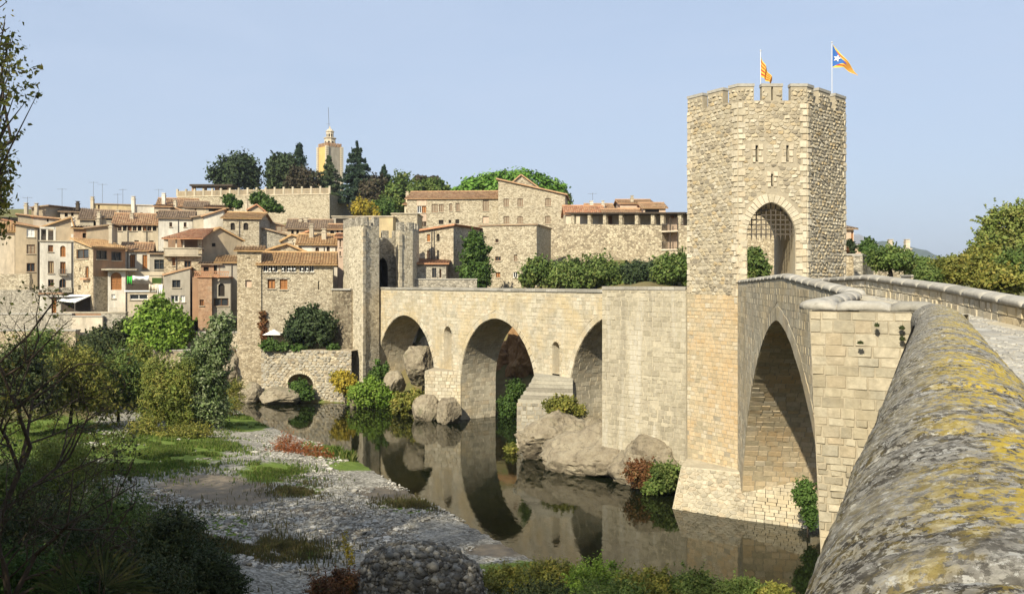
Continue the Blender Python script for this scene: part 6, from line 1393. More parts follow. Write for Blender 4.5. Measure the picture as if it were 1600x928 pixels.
for k in pr.choice(len(co), 4600):
    p_ = co[k]
    if p_[2] < .6 or p_[1] > 29.2: continue
    n_ = (p_-np.array(c0))/np.array(rr_); n_ /= np.linalg.norm(n_); s = pr.uniform(.045, .115)*(1.5 if pr.random() < .08 else 1); ax = np.array([pr.uniform(.9, 1.5), pr.uniform(.7, 1.1), pr.uniform(.5, .8)]); v = iv*ax*s*(1+.12*pr.normal(size=(len(iv), 1)))
    t1 = np.cross(n_, [.1, .2, 1]); t1 /= np.linalg.norm(t1); t2 = np.cross(n_, t1); v = v[:, :1]*t1+v[:, 1:2]*t2+v[:, 2:]*n_; S_.append((s, v+p_+n_*s*.15, pr.random()))
S_.sort(key=lambda q_: -q_[0]); M['pebble'] = stone_mat('river pebbles', [(.09, .08, .065), (.15, .135, .11), (.22, .20, .165), (.12, .11, .09), (.32, .295, .25)], dirtamt=.4)
for s, v, tn in S_[:300]: put('pebble', mesh_np('pebble', v, jf, np.full(len(jf), tn), True, (M['pebble'],)), rb)
vv = np.concatenate([q_[1] for q_ in S_[300:]]); ff = np.concatenate([jf+i*len(iv) for i in range(len(S_)-300)]); put('small_pebbles', mesh_np('small_pebbles', vv, ff, np.repeat([q_[2] for q_ in S_[300:]], len(jf)), True, (M['pebble'],)), rb, kind='stuff')
# loose gravel on the bar
gr = np.random.default_rng(64); n = 40000; px = gr.uniform(120, 900, n); py = gr.uniform(675, 928, n); Yg = (EYE-.5)*F/(py-440); X = (px-800)/F*Yg; Z = ground_z(X, Yg); sd_ = np.interp(X, NSX, NSY)-Yg
ok = (sd_ > -.4)&(((px-330)/125)**2+((py-772)/36)**2 > 1)&(((px-250)/110)**2+((py-705)/28)**2 > gr.random(n)*1.3)&(fbm(np.stack([X*.35, Yg*.35, 0*X], -1), 3) > -.15); X, Yg, Z = X[ok], Yg[ok], Z[ok]; n = len(X)
iv0, if0 = ico(1); o12 = iv0[:12] if False else None
bm = bmesh.new(); bmesh.ops.create_icosphere(bm, subdivisions=1, radius=1); iv0 = np.array([v.co for v in bm.verts]); if0 = np.array([[v.index for v in f.verts] for f in bm.faces]); bm.free()
if len(iv0) > 12:
    oct_v = np.array([[1, 0, 0], [-1, 0, 0], [0, 1, 0], [0, -1, 0], [0, 0, 1.0], [0, 0, -1]]); oct_f = np.array([[0, 2, 4], [2, 1, 4], [1, 3, 4], [3, 0, 4]])
else: oct_v, oct_f = iv0, if0
sz = gr.uniform(.02, .065, n)*(1+1.8*(gr.random(n) < .05)); a = gr.uniform(0, 6.28, n); vv = oct_v[None]*sz[:, None, None]*gr.uniform(.6, 1.4, (n, len(oct_v), 1))*np.array([1.3, .9, .55]); ca, sa = np.cos(a)[:, None], np.sin(a)[:, None]
vv = np.stack([vv[..., 0]*ca-vv[..., 1]*sa, vv[..., 0]*sa+vv[..., 1]*ca, vv[..., 2]], -1)+np.stack([X, Yg, Z+.02], -1)[:, None, :]; m_ = len(oct_v)
M['gravel'] = stone_mat('loose gravel', [(.19, .172, .14), (.31, .285, .235), (.41, .38, .32), (.54, .505, .44)], dirtamt=.2)
put('gravel', mesh_np('gravel', vv.reshape(-1, 3), (oct_f[None]+np.arange(n)[:, None, None]*m_).reshape(-1, 3), np.repeat(gr.random(n), len(oct_f)), False, (M['gravel'],)), kind='stuff', label='loose pale river gravel scattered along the bank', cat='gravel')

# ------------------------------------------------------------------ grass
def grass_patch(label, ells, n, h, wd, mat, seed, zoff=0.0, cat='grass', Ymax=999):
    g = np.random.default_rng(seed); P = []
    for px, py, rx, ry, wgt in ells:
        k = int(n*wgt); a = g.uniform(0, 6.28, k); r = np.abs(g.normal(size=k))*.62; qx = px+np.cos(a)*r*rx; qy = py+np.sin(a)*r*ry; Y_ = (EYE-.55)*F/(qy-440); X_ = (qx-800)/F*Y_; Z_ = ground_z(X_, Y_)
        for _ in range(2): Y_ = (EYE-Z_)*F/(qy-440); X_ = (qx-800)/F*Y_; Z_ = ground_z(X_, Y_)
        ok = (fbm(np.stack([X_*.6, Y_*.6, 0*X_], -1), 3) > -.25)&(Z_ > .02)&(Y_ < Ymax); P.append(np.stack([X_, Y_, Z_], -1)[ok])
    P = np.concatenate(P); put('grass', blades('grass', mat, P, h, wd, g), kind='stuff', label=label, cat=cat)
grass_patch('short bright green grass on the gravel bar', ((250, 705, 115, 32, .42), (80, 690, 120, 40, .3), (385, 660, 45, 13, .12), (520, 702, 34, 12, .05), (420, 735, 40, 14, .05), (190, 735, 60, 14, .06), (330, 700, 60, 20, .1), (450, 740, 60, 14, .04)), 80000, .15, .03, M['leaf_grass'], 71)
grass_patch('dull dry grass and weeds in the shaded foreground', ((300, 850, 120, 40, .35), (440, 862, 90, 20, .15), (200, 850, 160, 60, .35), (470, 768, 60, 14, .07), (640, 790, 60, 12, .08)), 36000, .20, .022, M['leaf_dry'], 72)

# ------------------------------------------------------------------ trees and shrubs
TR = dict(group=None)
def tree_px(name, label, base_px, Y, lobes, leaf, n, kind, trunk=.2, seed=1, cat='tree', **k):
    b = at(base_px[0], base_px[1], Y); return plant(name, label, cat, (b.x, b.y, b.z), [pxl(l[0], l[1], Y+(l[4] if len(l) > 4 else 0), l[2], l[3], l[5] if len(l) > 5 else None) for l in lobes], leaf, n, M['leaf_'+kind], trunk, seed=seed, **k)
# hilltop
tree_px('broadleaf_tree', 'round dark evergreen beside the hilltop pergola', (372, 304), 184, [(370, 272, 30, 24), (350, 282, 17, 15), (392, 280, 16, 19), (374, 260, 20, 13)], .34, 9000, 'oak', .4, 101)
tree_px('broadleaf_tree', 'dense dark square crowned tree left of the cypress', (442, 304), 182, [(432, 275, 14, 24), (450, 272, 16, 26), (440, 258, 18, 15), (462, 280, 10, 20)], .34, 9000, 'oak', .4, 102)
tree_px('cypress_tree', 'tall thin dark cypress on the hilltop', (468, 303), 186, [(468, 262, 6.5, 37, 0, .9), (467.5, 240, 4, 15, 0, .6)], .24, 5500, 'conifer', .25, 103, cr=.3, K=60, sprig=.03, lumpy=.1)
tree_px('broadleaf_tree', 'brownish half bare tree in front of the clock tower', (470, 304), 176, [(468, 280, 17, 20), (486, 282, 11, 17), (455, 288, 9, 11)], .26, 4200, 'brown', .25, 104)
conifer('cedar_tree', 'pale green cedar in front of the clock tower', tuple(at(514, 312, 178)), 8.6, 4.2, 7500, .26, M['leaf_cedar'], 105)
conifer('fir_tree', 'tallest dark conifer right of the clock tower', tuple(at(558, 322, 176)), 12.2, 5.6, 15000, .30, M['leaf_conifer'], 106)
conifer('fir_tree', 'smaller dark conifer with thin leader right of the tallest one', tuple(at(600, 330, 174)), 8.8, 4.4, 8500, .28, M['leaf_conifer'], 107, tiers=12)
tree_px('broadleaf_tree', 'dark brown crowned tree between the two conifers', (585, 330), 171, [(588, 298, 17, 22), (574, 302, 12, 18)], .3, 4000, 'brown', .3, 108)
tree_px('broadleaf_tree', 'olive green tree on the hill slope left of the annex', (628, 335), 168, [(628, 300, 22, 22), (612, 312, 14, 16), (645, 308, 16, 17), (622, 318, 24, 12)], .32, 6500, 'mid', .35, 109)
tree_px('shrub', 'long olive hedge along the skyline above the stone building', (675, 310), 160, [(660, 298, 18, 11), (680, 296, 18, 11), (695, 300, 10, 10)], .3, 4200, 'mid', .15, 110, cat='hedge')
tree_px('pine_tree', 'left of two small umbrella pines on the skyline', (656, 300), 176, [(656, 281, 10.5, 5.5)], .3, 1500, 'brown', .14, 111, flat=.6, sprig=.02, lumpy=.2)
tree_px('pine_tree', 'right of two small umbrella pines on the skyline', (677, 300), 176, [(677, 281.5, 10.5, 5.5)], .3, 1500, 'brown', .14, 112, flat=.6, sprig=.02, lumpy=.2)
tree_px('pine_tree', 'huge bright green umbrella pine crown behind the stone buildings', (790, 340), 158, [(796, 310, 88, 41, 0, 6.0), (740, 306, 38, 17, 0, 4.0), (850, 312, 34, 22, 0, 4.0)], .34, 26000, 'pine', .5, 113, cr=.13, K=220, flat=.7, up=.9, shell=.85, sprig=.01, lumpy=.06)
tree_px('shrub', 'dark end of the umbrella pine group by the gallery', (885, 335), 150, [(884, 318, 8, 14)], .28, 1200, 'mid', .15, 114, cat='shrub')
tree_px('shrub', 'golden yellow bush below the dark conifers', (572, 345), 140, [(568, 328, 17, 14), (585, 335, 12, 10)], .22, 3600, 'yellow', .12, 115, cat='bush')
tree_px('shrub', 'green bush right of the golden bush', (598, 345), 141, [(597, 328, 16, 13), (610, 334, 10, 9)], .22, 3000, 'ivy', .12, 116, cat='bush')
tree_px('shrub', 'small dark green bush in front of the terrace wall', (360, 326), 126, [(358, 314, 9, 8), (370, 320, 8, 5)], .2, 2200, 'ivy', .1, 117, cat='bush')
tree_px('shrub', 'leafy green bush spilling below the terrace wall', (415, 332), 126, [(404, 312, 12, 9), (418, 321, 14, 9), (432, 327, 9, 6)], .2, 3600, 'ivy', .1, 118, cat='bush')
# around the bridge
tree_px('ivy_tree', 'dark pointed ivy clad tree against the stone building', (744, 450), 91, [(743, 425, 24, 28, 0, 1.3), (742, 395, 19, 24, 0, 1.1), (741, 375, 11, 14, 0, .7)], .16, 9000, 'ivy', .2, 120, cr=.22, K=60)
tree_px('shrub', 'yellow green bush behind the bridge below the square building', (845, 452), 88, [(840, 425, 20, 20), (866, 432, 22, 18), (826, 438, 14, 12)], .15, 7000, 'mid', .1, 121, cat='bush')
tree_px('shrub', 'long green bush hedge behind the bridge parapet', (930, 452), 86, [(900, 432, 30, 20), (935, 428, 30, 20), (968, 434, 26, 18)], .15, 9500, 'mid', .1, 122, cat='bush')
tree_px('shrub', 'dark green bush behind the parapet near the streaked pier', (1000, 452), 84, [(995, 432, 24, 18), (1018, 430, 20, 18)], .15, 6000, 'oak', .1, 123, cat='bush')
tree_px('shrub', 'tall green bush between the streaked pier and the gate tower', (1052, 452), 80, [(1045, 425, 22, 24), (1066, 420, 16, 24)], .15, 7000, 'mid', .1, 124, cat='bush')
tree_px('shrub', 'green bush seen through the tower gateway', (1180, 440), 72, [(1180, 412, 13, 22), (1192, 422, 10, 14)], .14, 4500, 'mid', .1, 125, cat='bush')
tree_px('broadleaf_tree', 'dark round topped tree on the tower house terrace', (482, 552), 83.4, [(482, 510, 34, 24, 0, 1.2), (505, 516, 18, 20, 0, 1.1), (462, 520, 17, 16, 0, 1.1), (486, 494, 20, 11, 0, 1.0)], .15, 11000, 'oak', .18, 126)
tree_px('shrub', 'hanging green hedge on the terrace wall edge', (432, 548), 82.6, [(420, 541, 14, 9, 0, .4), (440, 543, 12, 8, 0, .4), (466, 546, 12, 7, 0, .4), (520, 545, 9, 9, 0, .4)], .12, 3600, 'ivy', .0, 127, cat='hedge')
tree_px('climber', 'dark red climbing plant in the corner of the tower house', (410, 548), 84.6, [(411, 505, 5, 24, 0, .3), (415, 530, 8, 14, 0, .4)], .12, 1800, 'red', .04, 128, cat='climber')
tree_px('shrub', 'yellow flowering bush on the bank below the town gate', (540, 625), 79.8, [(538, 598, 16, 14), (528, 590, 10, 10), (548, 608, 12, 12)], .12, 4000, 'yellow', .06, 129, cat='bush')
tree_px('shrub', 'bright green bushes along the bank below the town gate', (575, 640), 78.5, [(560, 620, 16, 16), (580, 612, 16, 20), (598, 620, 16, 18), (616, 628, 14, 12)], .12, 8000, 'bright', .06, 130, cat='bush')
tree_px('climber', 'ivy climbing the left foot of the first arch', (588, 632), 80.3, [(590, 595, 9, 30, 0, .5), (582, 615, 10, 18, 0, .6), (602, 580, 5, 12, 0, .4)], .13, 4200, 'ivy', .05, 131, cat='climber')
tree_px('shrub', 'small green shrub growing in the culvert arch', (468, 625), 81.0, [(468, 608, 13, 13, 0, .6), (478, 615, 12, 12, 0, .6)], .12, 3000, 'ivy', .04, 132, cat='bush')
tree_px('shrub', 'brown green scrub on the bank left of the first pier', (640, 650), 74, [(630, 632, 18, 14), (650, 625, 14, 14)], .12, 3200, 'olive', .05, 133, cat='bush')
tree_px('shrub', 'yellow green tuft growing on the big boulder', (872, 652), 57.5, [(868, 636, 17, 14, 0, .7), (885, 632, 14, 12, 0, .7), (905, 642, 10, 9, 0, .5)], .08, 4500, 'olive', .04, 134, cat='bush')
tree_px('shrub', 'red and rust coloured shrub at the foot of the streaked pier', (1005, 765), 47.2, [(1000, 738, 22, 18, 0, .7), (1015, 752, 22, 13, 0, .6)], .075, 4200, 'red', .04, 135, cat='bush')
tree_px('shrub', 'green shrub beside the red one below the streaked pier', (1035, 772), 46.3, [(1038, 742, 20, 20, 0, .7), (1030, 760, 24, 11, 0, .6)], .075, 5200, 'mid', .04, 136, cat='bush')
tree_px('climber', 'green ivy hanging at the right foot of the tower pier', (1262, 828), 38.6, [(1258, 775, 17, 22, 0, .35), (1266, 805, 10, 24, 0, .3)], .06, 4200, 'ivy', .03, 137, cat='climber')
tree_px('climber', 'dry creeper clinging to the tower corner above the arch', (1142, 505), 45.4, [(1144, 485, 10, 18, 0, .12), (1150, 500, 8, 8, 0, .1)], .05, 700, 'olive', .015, 138, cat='climber')
tree_px('shrub', 'low bush under the second arch in shade', (795, 670), 73.4, [(792, 640, 12, 24, 0, .7), (806, 612, 12, 18, 1.5, .8)], .12, 2600, 'ivy', .04, 139, cat='bush')
tree_px('shrub', 'tuft at the water beside the big boulder', (797, 712), 57.6, [(798, 702, 9, 9, 0, .4)], .07, 1300, 'olive', .0, 140, cat='bush')
for i, (px, py, rx) in enumerate(((1370, 509, 3.2), (1409, 513, 3.4), (1410, 530, 3.6), (1344, 536, 3))):
    tree_px('moss_tuft', ['round moss tuft high on the near pier wall', 'upper dark tuft at the right edge of the near pier', 'lower dark tuft at the right edge of the near pier', 'moss tuft in the middle of the near pier wall', 'small moss dot left of centre on the near pier', 'lowest small tuft on the near pier wall', 'tiny tuft below the middle of the near pier wall'][i], (px, py+rx), 15.6-.55*(px-1270)/150, [(px, py, rx, rx*1.15, 0, .05)], .007, 1400, 'dark', 0, 150+i, cat='moss')
# left bank
tree_px('broadleaf_tree', 'bright green bushy tree in the gardens on the left', (250, 552), 90, [(250, 510, 34, 28), (225, 520, 22, 22), (276, 516, 22, 24), (245, 485, 22, 18), (262, 535, 30, 14), (222, 540, 18, 10)], .19, 17000, 'bright', .25, 160)
tree_px('shrub', 'dark garden shrubs below the white walled yard', (175, 550), 91, [(150, 532, 22, 14), (180, 530, 20, 18), (195, 515, 12, 16)], .16, 6000, 'dark', .1, 161, cat='bush')
tree_px('willow_tree', 'yellow green willow standing on the gravel bar', (262, 672), 62, [(262, 615, 32, 45), (245, 590, 20, 28), (280, 640, 26, 30), (240, 640, 20, 26), (285, 595, 22, 30)], .11, 17000, 'willow', .12, 162, aspect=.35)
tree_px('poplar_tree', 'leaning silvery poplar right of the willow', (315, 672), 63, [(345, 510, 15, 24), (335, 545, 24, 32), (322, 590, 30, 36), (310, 630, 30, 30), (330, 640, 26, 26), (300, 570, 16, 24)], .11, 20000, 'silver', .13, 163)
for i, (px, py, rx, ry, Y, kd) in enumerate(((30, 600, 60, 55, 56, 'dark'), (110, 600, 60, 55, 60, 'olive'), (185, 600, 48, 52, 64, 'mid'), (60, 560, 60, 40, 70, 'mid'), (150, 570, 50, 40, 72, 'dark'), (215, 575, 30, 40, 75, 'willow'))):
    tree_px('riverside_bush', ['dark bush at the far left of the river bar', 'olive bush behind bare branches on the left', 'grey green bush left of the willow', 'taller bush behind the left bushes', 'shadowed bush behind the grey green one', 'thin willow bush behind the yellow willow'][i], (px, py+ry), Y, [(px, py, rx*.8, ry*.8), (px-rx*.5, py+ry*.3, rx*.5, ry*.6), (px+rx*.5, py+ry*.25, rx*.5, ry*.6), (px+rx*.1, py-ry*.5, rx*.5, ry*.5)], .12, 9500, kd, .1, 170+i, cat='bush', aspect=.4)
tree_px('shrub', 'russet scrub at the foot of the willow', (285, 690), 58, [(270, 678, 34, 10), (305, 675, 30, 10), (225, 668, 24, 14)], .07, 4200, 'olive', .0, 180, cat='bush')
tree_px('shrub', 'brown reeds at the water edge right of the poplar', (372, 650), 72, [(368, 620, 12, 28), (352, 640, 14, 18)], .1, 2800, 'olive', .04, 181, cat='bush', aspect=.25)
def tuft(name, label, ells, n, h, wd, mat, seed, cat):
    g = np.random.default_rng(seed); P = []
    for px, py, Y, rx in ells: k = n//len(ells); x = xat(px, Y)+g.normal(size=k)*rx*Y/F*.5; y = Y+g.normal(size=k)*rx*Y/F*.3; P.append(np.stack([x, y, ground_z(x, y)-.15*h*((x-xat(px, Y))/(rx*Y/F*.7))**2], -1))
    P = np.concatenate(P); c = P.mean(0); put(name, blades(name, mat, P, h, wd, g, .6), None, tuple(c), label, cat)
tree_px('red_grass_clump', 'rust red dry grass clump by the water', (472, 735), 55.5, [(448, 708, 26, 24, 0, .8), (482, 715, 26, 20, -.6, .8), (508, 722, 18, 14, -1.0, .6), (470, 722, 40, 12, -.4, .8)], .10, 6500, 'rustred', .02, 182, cat='grass', aspect=.16, K=70)
tuft('grass_clump', 'green grass tuft beside the red clump', ((525, 716, 55.5, 16), (545, 722, 54.5, 10)), 900, .5, .016, M['leaf_grass'], 183, 'grass')
# shaded foreground shrubs, lower left
fsh = ((60, 850, 24, 110, 80, 'dark'), (170, 830, 27, 110, 70, 'mid'), (270, 860, 25, 80, 66, 'dark'), (90, 740, 32, 90, 60, 'willow'), (30, 920, 20, 110, 60, 'ivy'), (200, 930, 21, 130, 50, 'dark'), (330, 905, 23, 56, 44, 'dark'), (10, 790, 28, 60, 80, 'mid'))
for i, (px, py, Y, rx, ry, kd) in enumerate(fsh):
    b = at(px, py+ry*.9, Y); gzz = gz(b.x, b.y); tree_px('foreground_shrub', ['large dark shrub low at the left', 'dark twiggy shrub in the left foreground', 'dark shrub beside the gravel in the foreground', 'olive shrub at mid left below the branches', 'ivy green shrub in the bottom left corner', 'dark low bramble at the bottom left', 'small dark bramble right of the bottom shrubs', 'dark shrub against the left edge'][i], (px, py+ry), Y, [(px, py, rx*.75, ry*.75), (px-rx*.45, py+ry*.3, rx*.5, ry*.55), (px+rx*.45, py+ry*.3, rx*.5, ry*.55), (px+rx*.05, py-ry*.45, rx*.45, ry*.5)], .05, 11000, kd, .05, 190+i, cat='bush', aspect=.4, limbs=22)
# weeds along the near water edge at the bottom
wd_ = ((790, 905, 30, 40, 26, 'olive'), (860, 900, 29, 45, 28, 'olive'), (930, 905, 28, 50, 34, 'bright'), (1010, 912, 27, 50, 28, 'olive'), (1080, 915, 27, 45, 26, 'mid'), (1150, 922, 26.5, 45, 20, 'mid'), (1210, 928, 26, 30, 16, 'olive'), (525, 918, 27, 45, 34, 'red'), (960, 930, 25, 60, 22, 'mid'), (845, 935, 25, 60, 24, 'dark'))
for i, (px, py, Y, rx, ry, kd) in enumerate(wd_):
    tree_px('waterside_weed', ['olive weeds right of the masonry ruin', 'tall olive weeds near the bottom edge', 'bright yellow green weeds at the bottom centre', 'olive weeds below the tower reflection', 'green weeds right of centre at the bottom', 'low green weeds near the coping', 'last small weeds beside the coping', 'reddish brown bush left of the masonry ruin', 'green weeds along the bottom edge', 'dark weeds along the bottom edge'][i], (px, py+ry), Y, [(px, py+ry*.2, rx*.9, ry*.7), (px+rx*.4, py-ry*.25, rx*.35, ry*.6), (px-rx*.45, py+ry*.1, rx*.4, ry*.6), (px+rx*.05, py-ry*.5, rx*.2, ry*.5)], .055, 4200, kd, .015, 210+i, cat='weeds', aspect=.35, limbs=20)
tree_px('waterside_weed', 'thin upright yellow weed beside the masonry ruin', (543, 885), 28.5, [(541, 850, 5, 26, 0, .12), (548, 868, 6, 16, 0, .12)], .05, 320, 'yellow', .012, 225, cat='weeds', aspect=.3)
# fan palm in the bottom corner
def fan(label, px, py, Y, R, seed):
    g = random.Random(seed); b = at(px, py, Y); root = empty('fan_palm', (b.x, b.y, b.z-.6), label, 'palm'); m = MB()
    for f in range(5):
        a0 = math.pi/2+(f-2)*.7; tilt = g.uniform(-.3, .3); c = b+V((math.cos(a0)*.4, g.uniform(-.3, .3), math.sin(a0)*.3)); st = MB(); st.tube([V((b.x, b.y, b.z-.6)), c], .012, 5); st.build('stalk', M['bark'], root); lf = MB()
        for k in range(17):
            a = a0+(k-8)*.17; d = V((math.cos(a), tilt+.15*math.sin(k), math.sin(a))); s = V((-math.sin(a), 0, math.cos(a)))*.02; lf.add([c, c+d*R*.6+s, c+d*R*g.uniform(.85, 1.05)-V((0, 0, .05)), c+d*R*.6-s], [(0, 1, 2, 3)], g.random())
        lf.build('leaf', M['leaf_dark'], root)
fan('dark fan palm leaves at the bottom left', 150, 930, 15, .75, 3)
# branches reaching in from the trees just outside the frame on the left
def branch_tree(name, label, base, h, spread, leafn, leaf, mat, seed, ok=None, towards=None, trunk=.2, depth=4, cat='tree', up=.35, nb=4, lean=(0, 0), bare=0.0, bark='bark'):
    r = random.Random(seed); g = np.random.default_rng(seed); root = empty(name, base, label, cat); mb = MB(); tips = []; tw = []
    def grow(p, d, L, rad, lev):
        if ok is not None:
            for _ in range(4):
                if ok(p+d*L): break
                L *= .55; d = (d+V((-.35, 0, .1))).normalized()
            else: return
        q1 = p+d*L*.5+V((r.uniform(-1, 1), r.uniform(-1, 1), r.uniform(-.5, .5)))*L*.07; q2 = q1+(d+V((r.uniform(-1, 1), r.uniform(-1, 1), r.uniform(-.4, .8)))*.18).normalized()*L*.5
        mb.tube([p, q1, q2], [rad, rad*.82, rad*.62], 6 if rad > .03 else 4, cap=False)
        if lev >= depth-1: tw.append((p, q1, q2))
        if lev >= depth: tips.append(q2); return
        k = nb if lev < 2 else r.choice((2, 3, 3))
        for i in range(k):
            f = r.uniform(.35, 1); s = p.lerp(q1, f*2) if f < .5 else q1.lerp(q2, f*2-1); a = r.uniform(0, 6.28); o = d.orthogonal().normalized(); o2 = d.cross(o); dd = (d*.7+(o*math.cos(a)+o2*math.sin(a))*spread+V((0, 0, up*.4))+(V(towards)*.35 if towards else V())).normalized(); grow(s if i else q2, dd, L*r.uniform(.55, .78), rad*.55, lev+1)
    grow(V(base), V((lean[0], lean[1], 1)).normalized(), h*.45, trunk, 0); mb.build('trunk', M[bark], root, smooth=True)
    P = []
    for p, q1, q2 in tw:
        if r.random() < bare: continue
        k = max(1, int(leafn/len(tw))); f = g.random((k, 1)); P.append(np.array(p)*(1-f)+np.array(q2)*f+g.normal(size=(k, 3))*(leaf*2.2))
    if P: put('crown', leaves_mesh('crown', mat, np.concatenate(P), leaf, g, .3, None, .6), root)
    return root
def pxy(q): return 800+F*q.x/max(q.y, 1), 440-F*(q.z-EYE)/max(q.y, 1)
def ok1(q): x, y = pxy(q); return x < (20 if y < 290 else 2)
def ok2(q): x, y = pxy(q); return x < (120 if y < 520 else 215) and y > 425+max(0, x)*.35
b = (-13.0, 19.5, gz(-13.0, 19.5)); branch_tree('riverside_tree', 'tall leafy tree at the left edge with sprays against the sky', b, 19.5, .7, 5000, .065, M['leaf_olive'], 5, ok1, (.3, .0, .1), .26, 5, nb=5)
tree_px('riverside_tree', 'airy leafy sprays hanging into the sky at the upper left', (-130, 860), 19, [(8, 118, 34, 52, 0, 1.0), (30, 150, 26, 26, 0, .8), (-25, 90, 40, 60, 0, 1.2), (-5, 235, 22, 50, 0, .8)], .05, 620, 'olive', .07, 231, K=26, cr=.22, sprig=.45, limbs=26, shell=.2)
b = (-14.5, 24.0, gz(-14.5, 24)); branch_tree('riverside_tree', 'sparse bare branched tree reaching over the gravel from the left', b, 8.5, .85, 3800, .055, M['leaf_olive'], 11, ok2, (.6, .1, -.1), .10, 5, nb=5, bare=.55, lean=(.45, .05))
b = (-11.4, 19.0, gz(-11.4, 19.0)); branch_tree('riverside_tree', 'low bare twiggy branches in the left foreground', b, 5.5, .85, 2600, .05, M['leaf_dark'], 15, ok2, (.7, .15, .05), .08, 5, nb=5, bare=.5, lean=(.5, .1))
for i, (x, y, hh, R) in enumerate(((-16, 9, 24, 3.6), (-20.5, 12, 23, 3.6), (-25, 16, 21, 3.6), (-12.5, 3.5, 24, 3.4), (-30, 22, 19, 3.6), (-9.5, -2.5, 24, 3.2))):
    z = gz(x, y); plant('poplar_tree', ['tall poplar', 'tall poplar second', 'tall poplar third', 'tall poplar fourth', 'tall poplar fifth', 'tall poplar sixth', 'tall poplar seventh', 'tall poplar eighth'][i]+' in the row on the left bank beside the camera', 'tree', (x, y, z), [(x, y, z+hh*.45, R*.9, R*.9, hh*.25), (x+.5, y-.4, z+hh*.68, R, R, hh*.24), (x-.4, y+.4, z+hh*.86, R*.75, R*.75, hh*.15)], .10, 9000, M['leaf_mid'], .32, seed=300+i)
for i, (x, y, hh, R) in enumerate(((-19, 12, 13, 3.6), (-12.5, 9.5, 13, 3.4), (-21, 22, 13, 3.4), (-25, 30, 12, 3.6), (-7, 4, 11, 2.8), (-28, 16, 14, 4))):
    z = gz(x, y); plant('bank_tree', ['leafy alder tree outside the left edge', 'alder tree on the bank left of the bridge', 'alder tree further along the left bank', 'alder tree at the far left bank', 'small alder below the bridge at the left', 'tall alder at the back of the left bank'][i], 'tree', (x, y, z), [(x, y, z+hh*.68, R, R, hh*.34), (x+R*.4, y-R*.3, z+hh*.5, R*.8, R*.8, hh*.25), (x-R*.4, y+R*.3, z+hh*.55, R*.8, R*.8, hh*.25)], .12, 9000, M['leaf_mid'], .25, seed=240+i)
# right side beyond the bridge
tree_px('broadleaf_tree', 'round olive green tree right of the gate tower', (1393, 432), 60, [(1392, 407, 30, 15), (1372, 408, 16, 13), (1412, 410, 16, 12), (1392, 398, 18, 9)], .1, 9000, 'mid', .13, 260)
tree_px('shrub', 'small dark bush by the grey shed', (1357, 402), 68, [(1357, 387, 12, 11)], .1, 2600, 'ivy', .06, 261, cat='bush')
tree_px('shrub', 'grey green bush by the pink house corner', (1328, 400), 66, [(1328, 388, 7, 11)], .09, 1400, 'oak', .04, 262, cat='bush')
tree_px('shrub', 'tiny red flowering bush by the pink house', (1323, 397), 65, [(1323, 391, 3.5, 5)], .06, 400, 'red', 0, 263, cat='bush')
hd = ((1440, 420, 22, 17, 64, 'mid'), (1470, 428, 28, 20, 52, 'olive'), (1505, 424, 30, 24, 50, 'olive'), (1545, 420, 34, 34, 46, 'olive'), (1590, 425, 34, 34, 44, 'mid'), (1485, 417, 26, 14, 60, 'poplar'), (1525, 408, 24, 20, 58, 'olive'), (1450, 432, 20, 16, 50, 'mid'), (1560, 440, 40, 20, 40, 'olive'))
for i, (px, py, rx, ry, Y, kd) in enumerate(hd):
    tree_px('hedge_bush', ['green tree at the left end of the right hand hedge', 'olive bush second along the hedge', 'olive yellow bush in the middle of the hedge', 'large olive bush under the poplar', 'green bush at the right edge below the poplar', 'paler tree behind the hedge', 'yellowish tree behind the hedge near the poplar', 'low bush by the concrete planter', 'low bush along the parapet at the right'][i], (px, py+ry), Y, [(px, py, rx*.8, ry*.8), (px-rx*.4, py+ry*.3, rx*.5, ry*.6), (px+rx*.4, py+ry*.3, rx*.5, ry*.6), (px, py-ry*.4, rx*.55, ry*.5)], .085, 8500, kd, .08, 270+i, cat='bush')
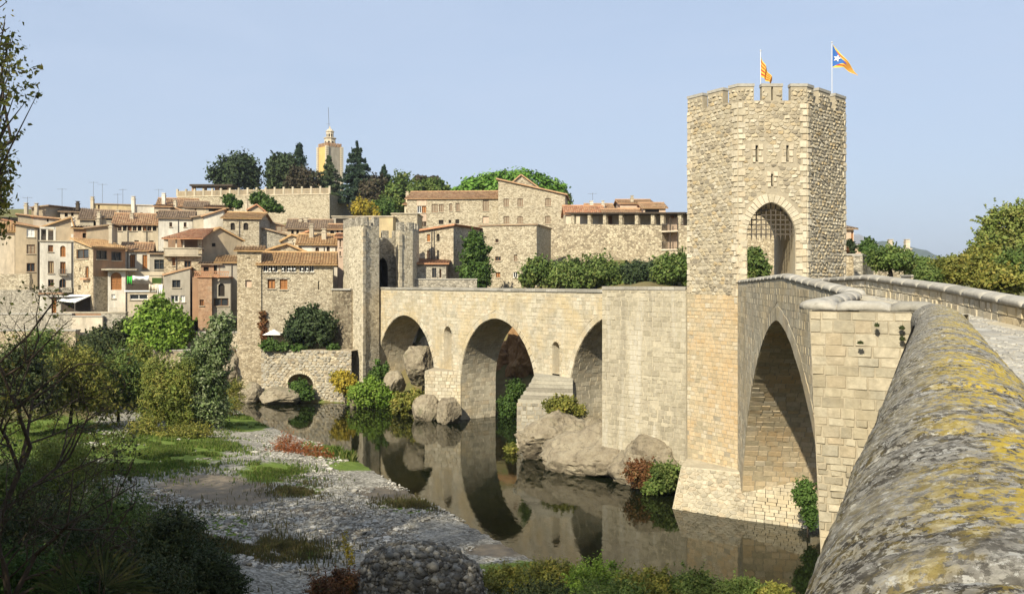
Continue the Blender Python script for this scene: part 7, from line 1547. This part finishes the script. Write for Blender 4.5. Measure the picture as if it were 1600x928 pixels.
tree_px('poplar_tree', 'tall yellow green poplar at the right edge', (1578, 455), 62, [(1560, 350, 26, 30), (1590, 345, 26, 30), (1545, 380, 26, 24), (1590, 385, 34, 34), (1565, 410, 36, 26), (1615, 365, 30, 45), (1528, 392, 14, 14)], .11, 15000, 'poplar', .22, 290, cr=.20, shell=.3, K=60)
# far wooded hills
hx = np.linspace(500, 3200, 120); hy = np.linspace(2600, 3800, 40); HX, HY = np.meshgrid(hx, hy); pk = np.interp(800+F*HX/3200, [1000, 1300, 1345, 1378, 1388, 1400, 1418, 1440, 1470, 1500, 1540, 1600, 2000], [40, 70, 130, 165, 150, 148, 146, 118, 92, 76, 66, 60, 30]); HZ = 11+pk*np.exp(-((HY-3200)/330)**2)*(1+.06*fbm(np.stack([HX*.006, HY*.006, 0*HX], -1), 4))+6*fbm(np.stack([HX*.03, HY*.03, 0*HX], -1), 3)-14
idx = np.arange(HX.size).reshape(HX.shape); hf = np.stack([idx[:-1, :-1], idx[:-1, 1:], idx[1:, 1:], idx[1:, :-1]], -1).reshape(-1, 4)
t = NT('distant woodland'); M['wood_far'] = t.done(t.ramp(t.noise(t.pos(), .02, 8, .7), [(.3, (.02, .035, .015)), (.7, (.06, .08, .035))]), .95, None, .1)
put('hills', mesh_np('hills', np.stack([HX, HY, HZ], -1).reshape(-1, 3), hf, None, True, (M['wood_far'],)), kind='structure')

# ------------------------------------------------------------------ haze: one closed box of thin even air round the whole scene
mb = MB(); mb.box(-16000, -16000, -2.6, 16000, 16000, 230)
hm = bpy.data.materials.new('thin haze'); hm.use_nodes = True; ht = hm.node_tree; ht.nodes.clear(); ho = ht.nodes.new('ShaderNodeOutputMaterial'); hv = ht.nodes.new('ShaderNodeVolumePrincipled')
hv.inputs['Color'].default_value = (0.80, 0.88, 1.0, 1); hv.inputs['Density'].default_value = 0.00016; hv.inputs['Anisotropy'].default_value = 0.2
ht.links.new(hv.outputs[0], ho.inputs['Volume']); mb.build('haze', hm, kind='stuff', label='thin pale haze filling the valley air', cat='haze')
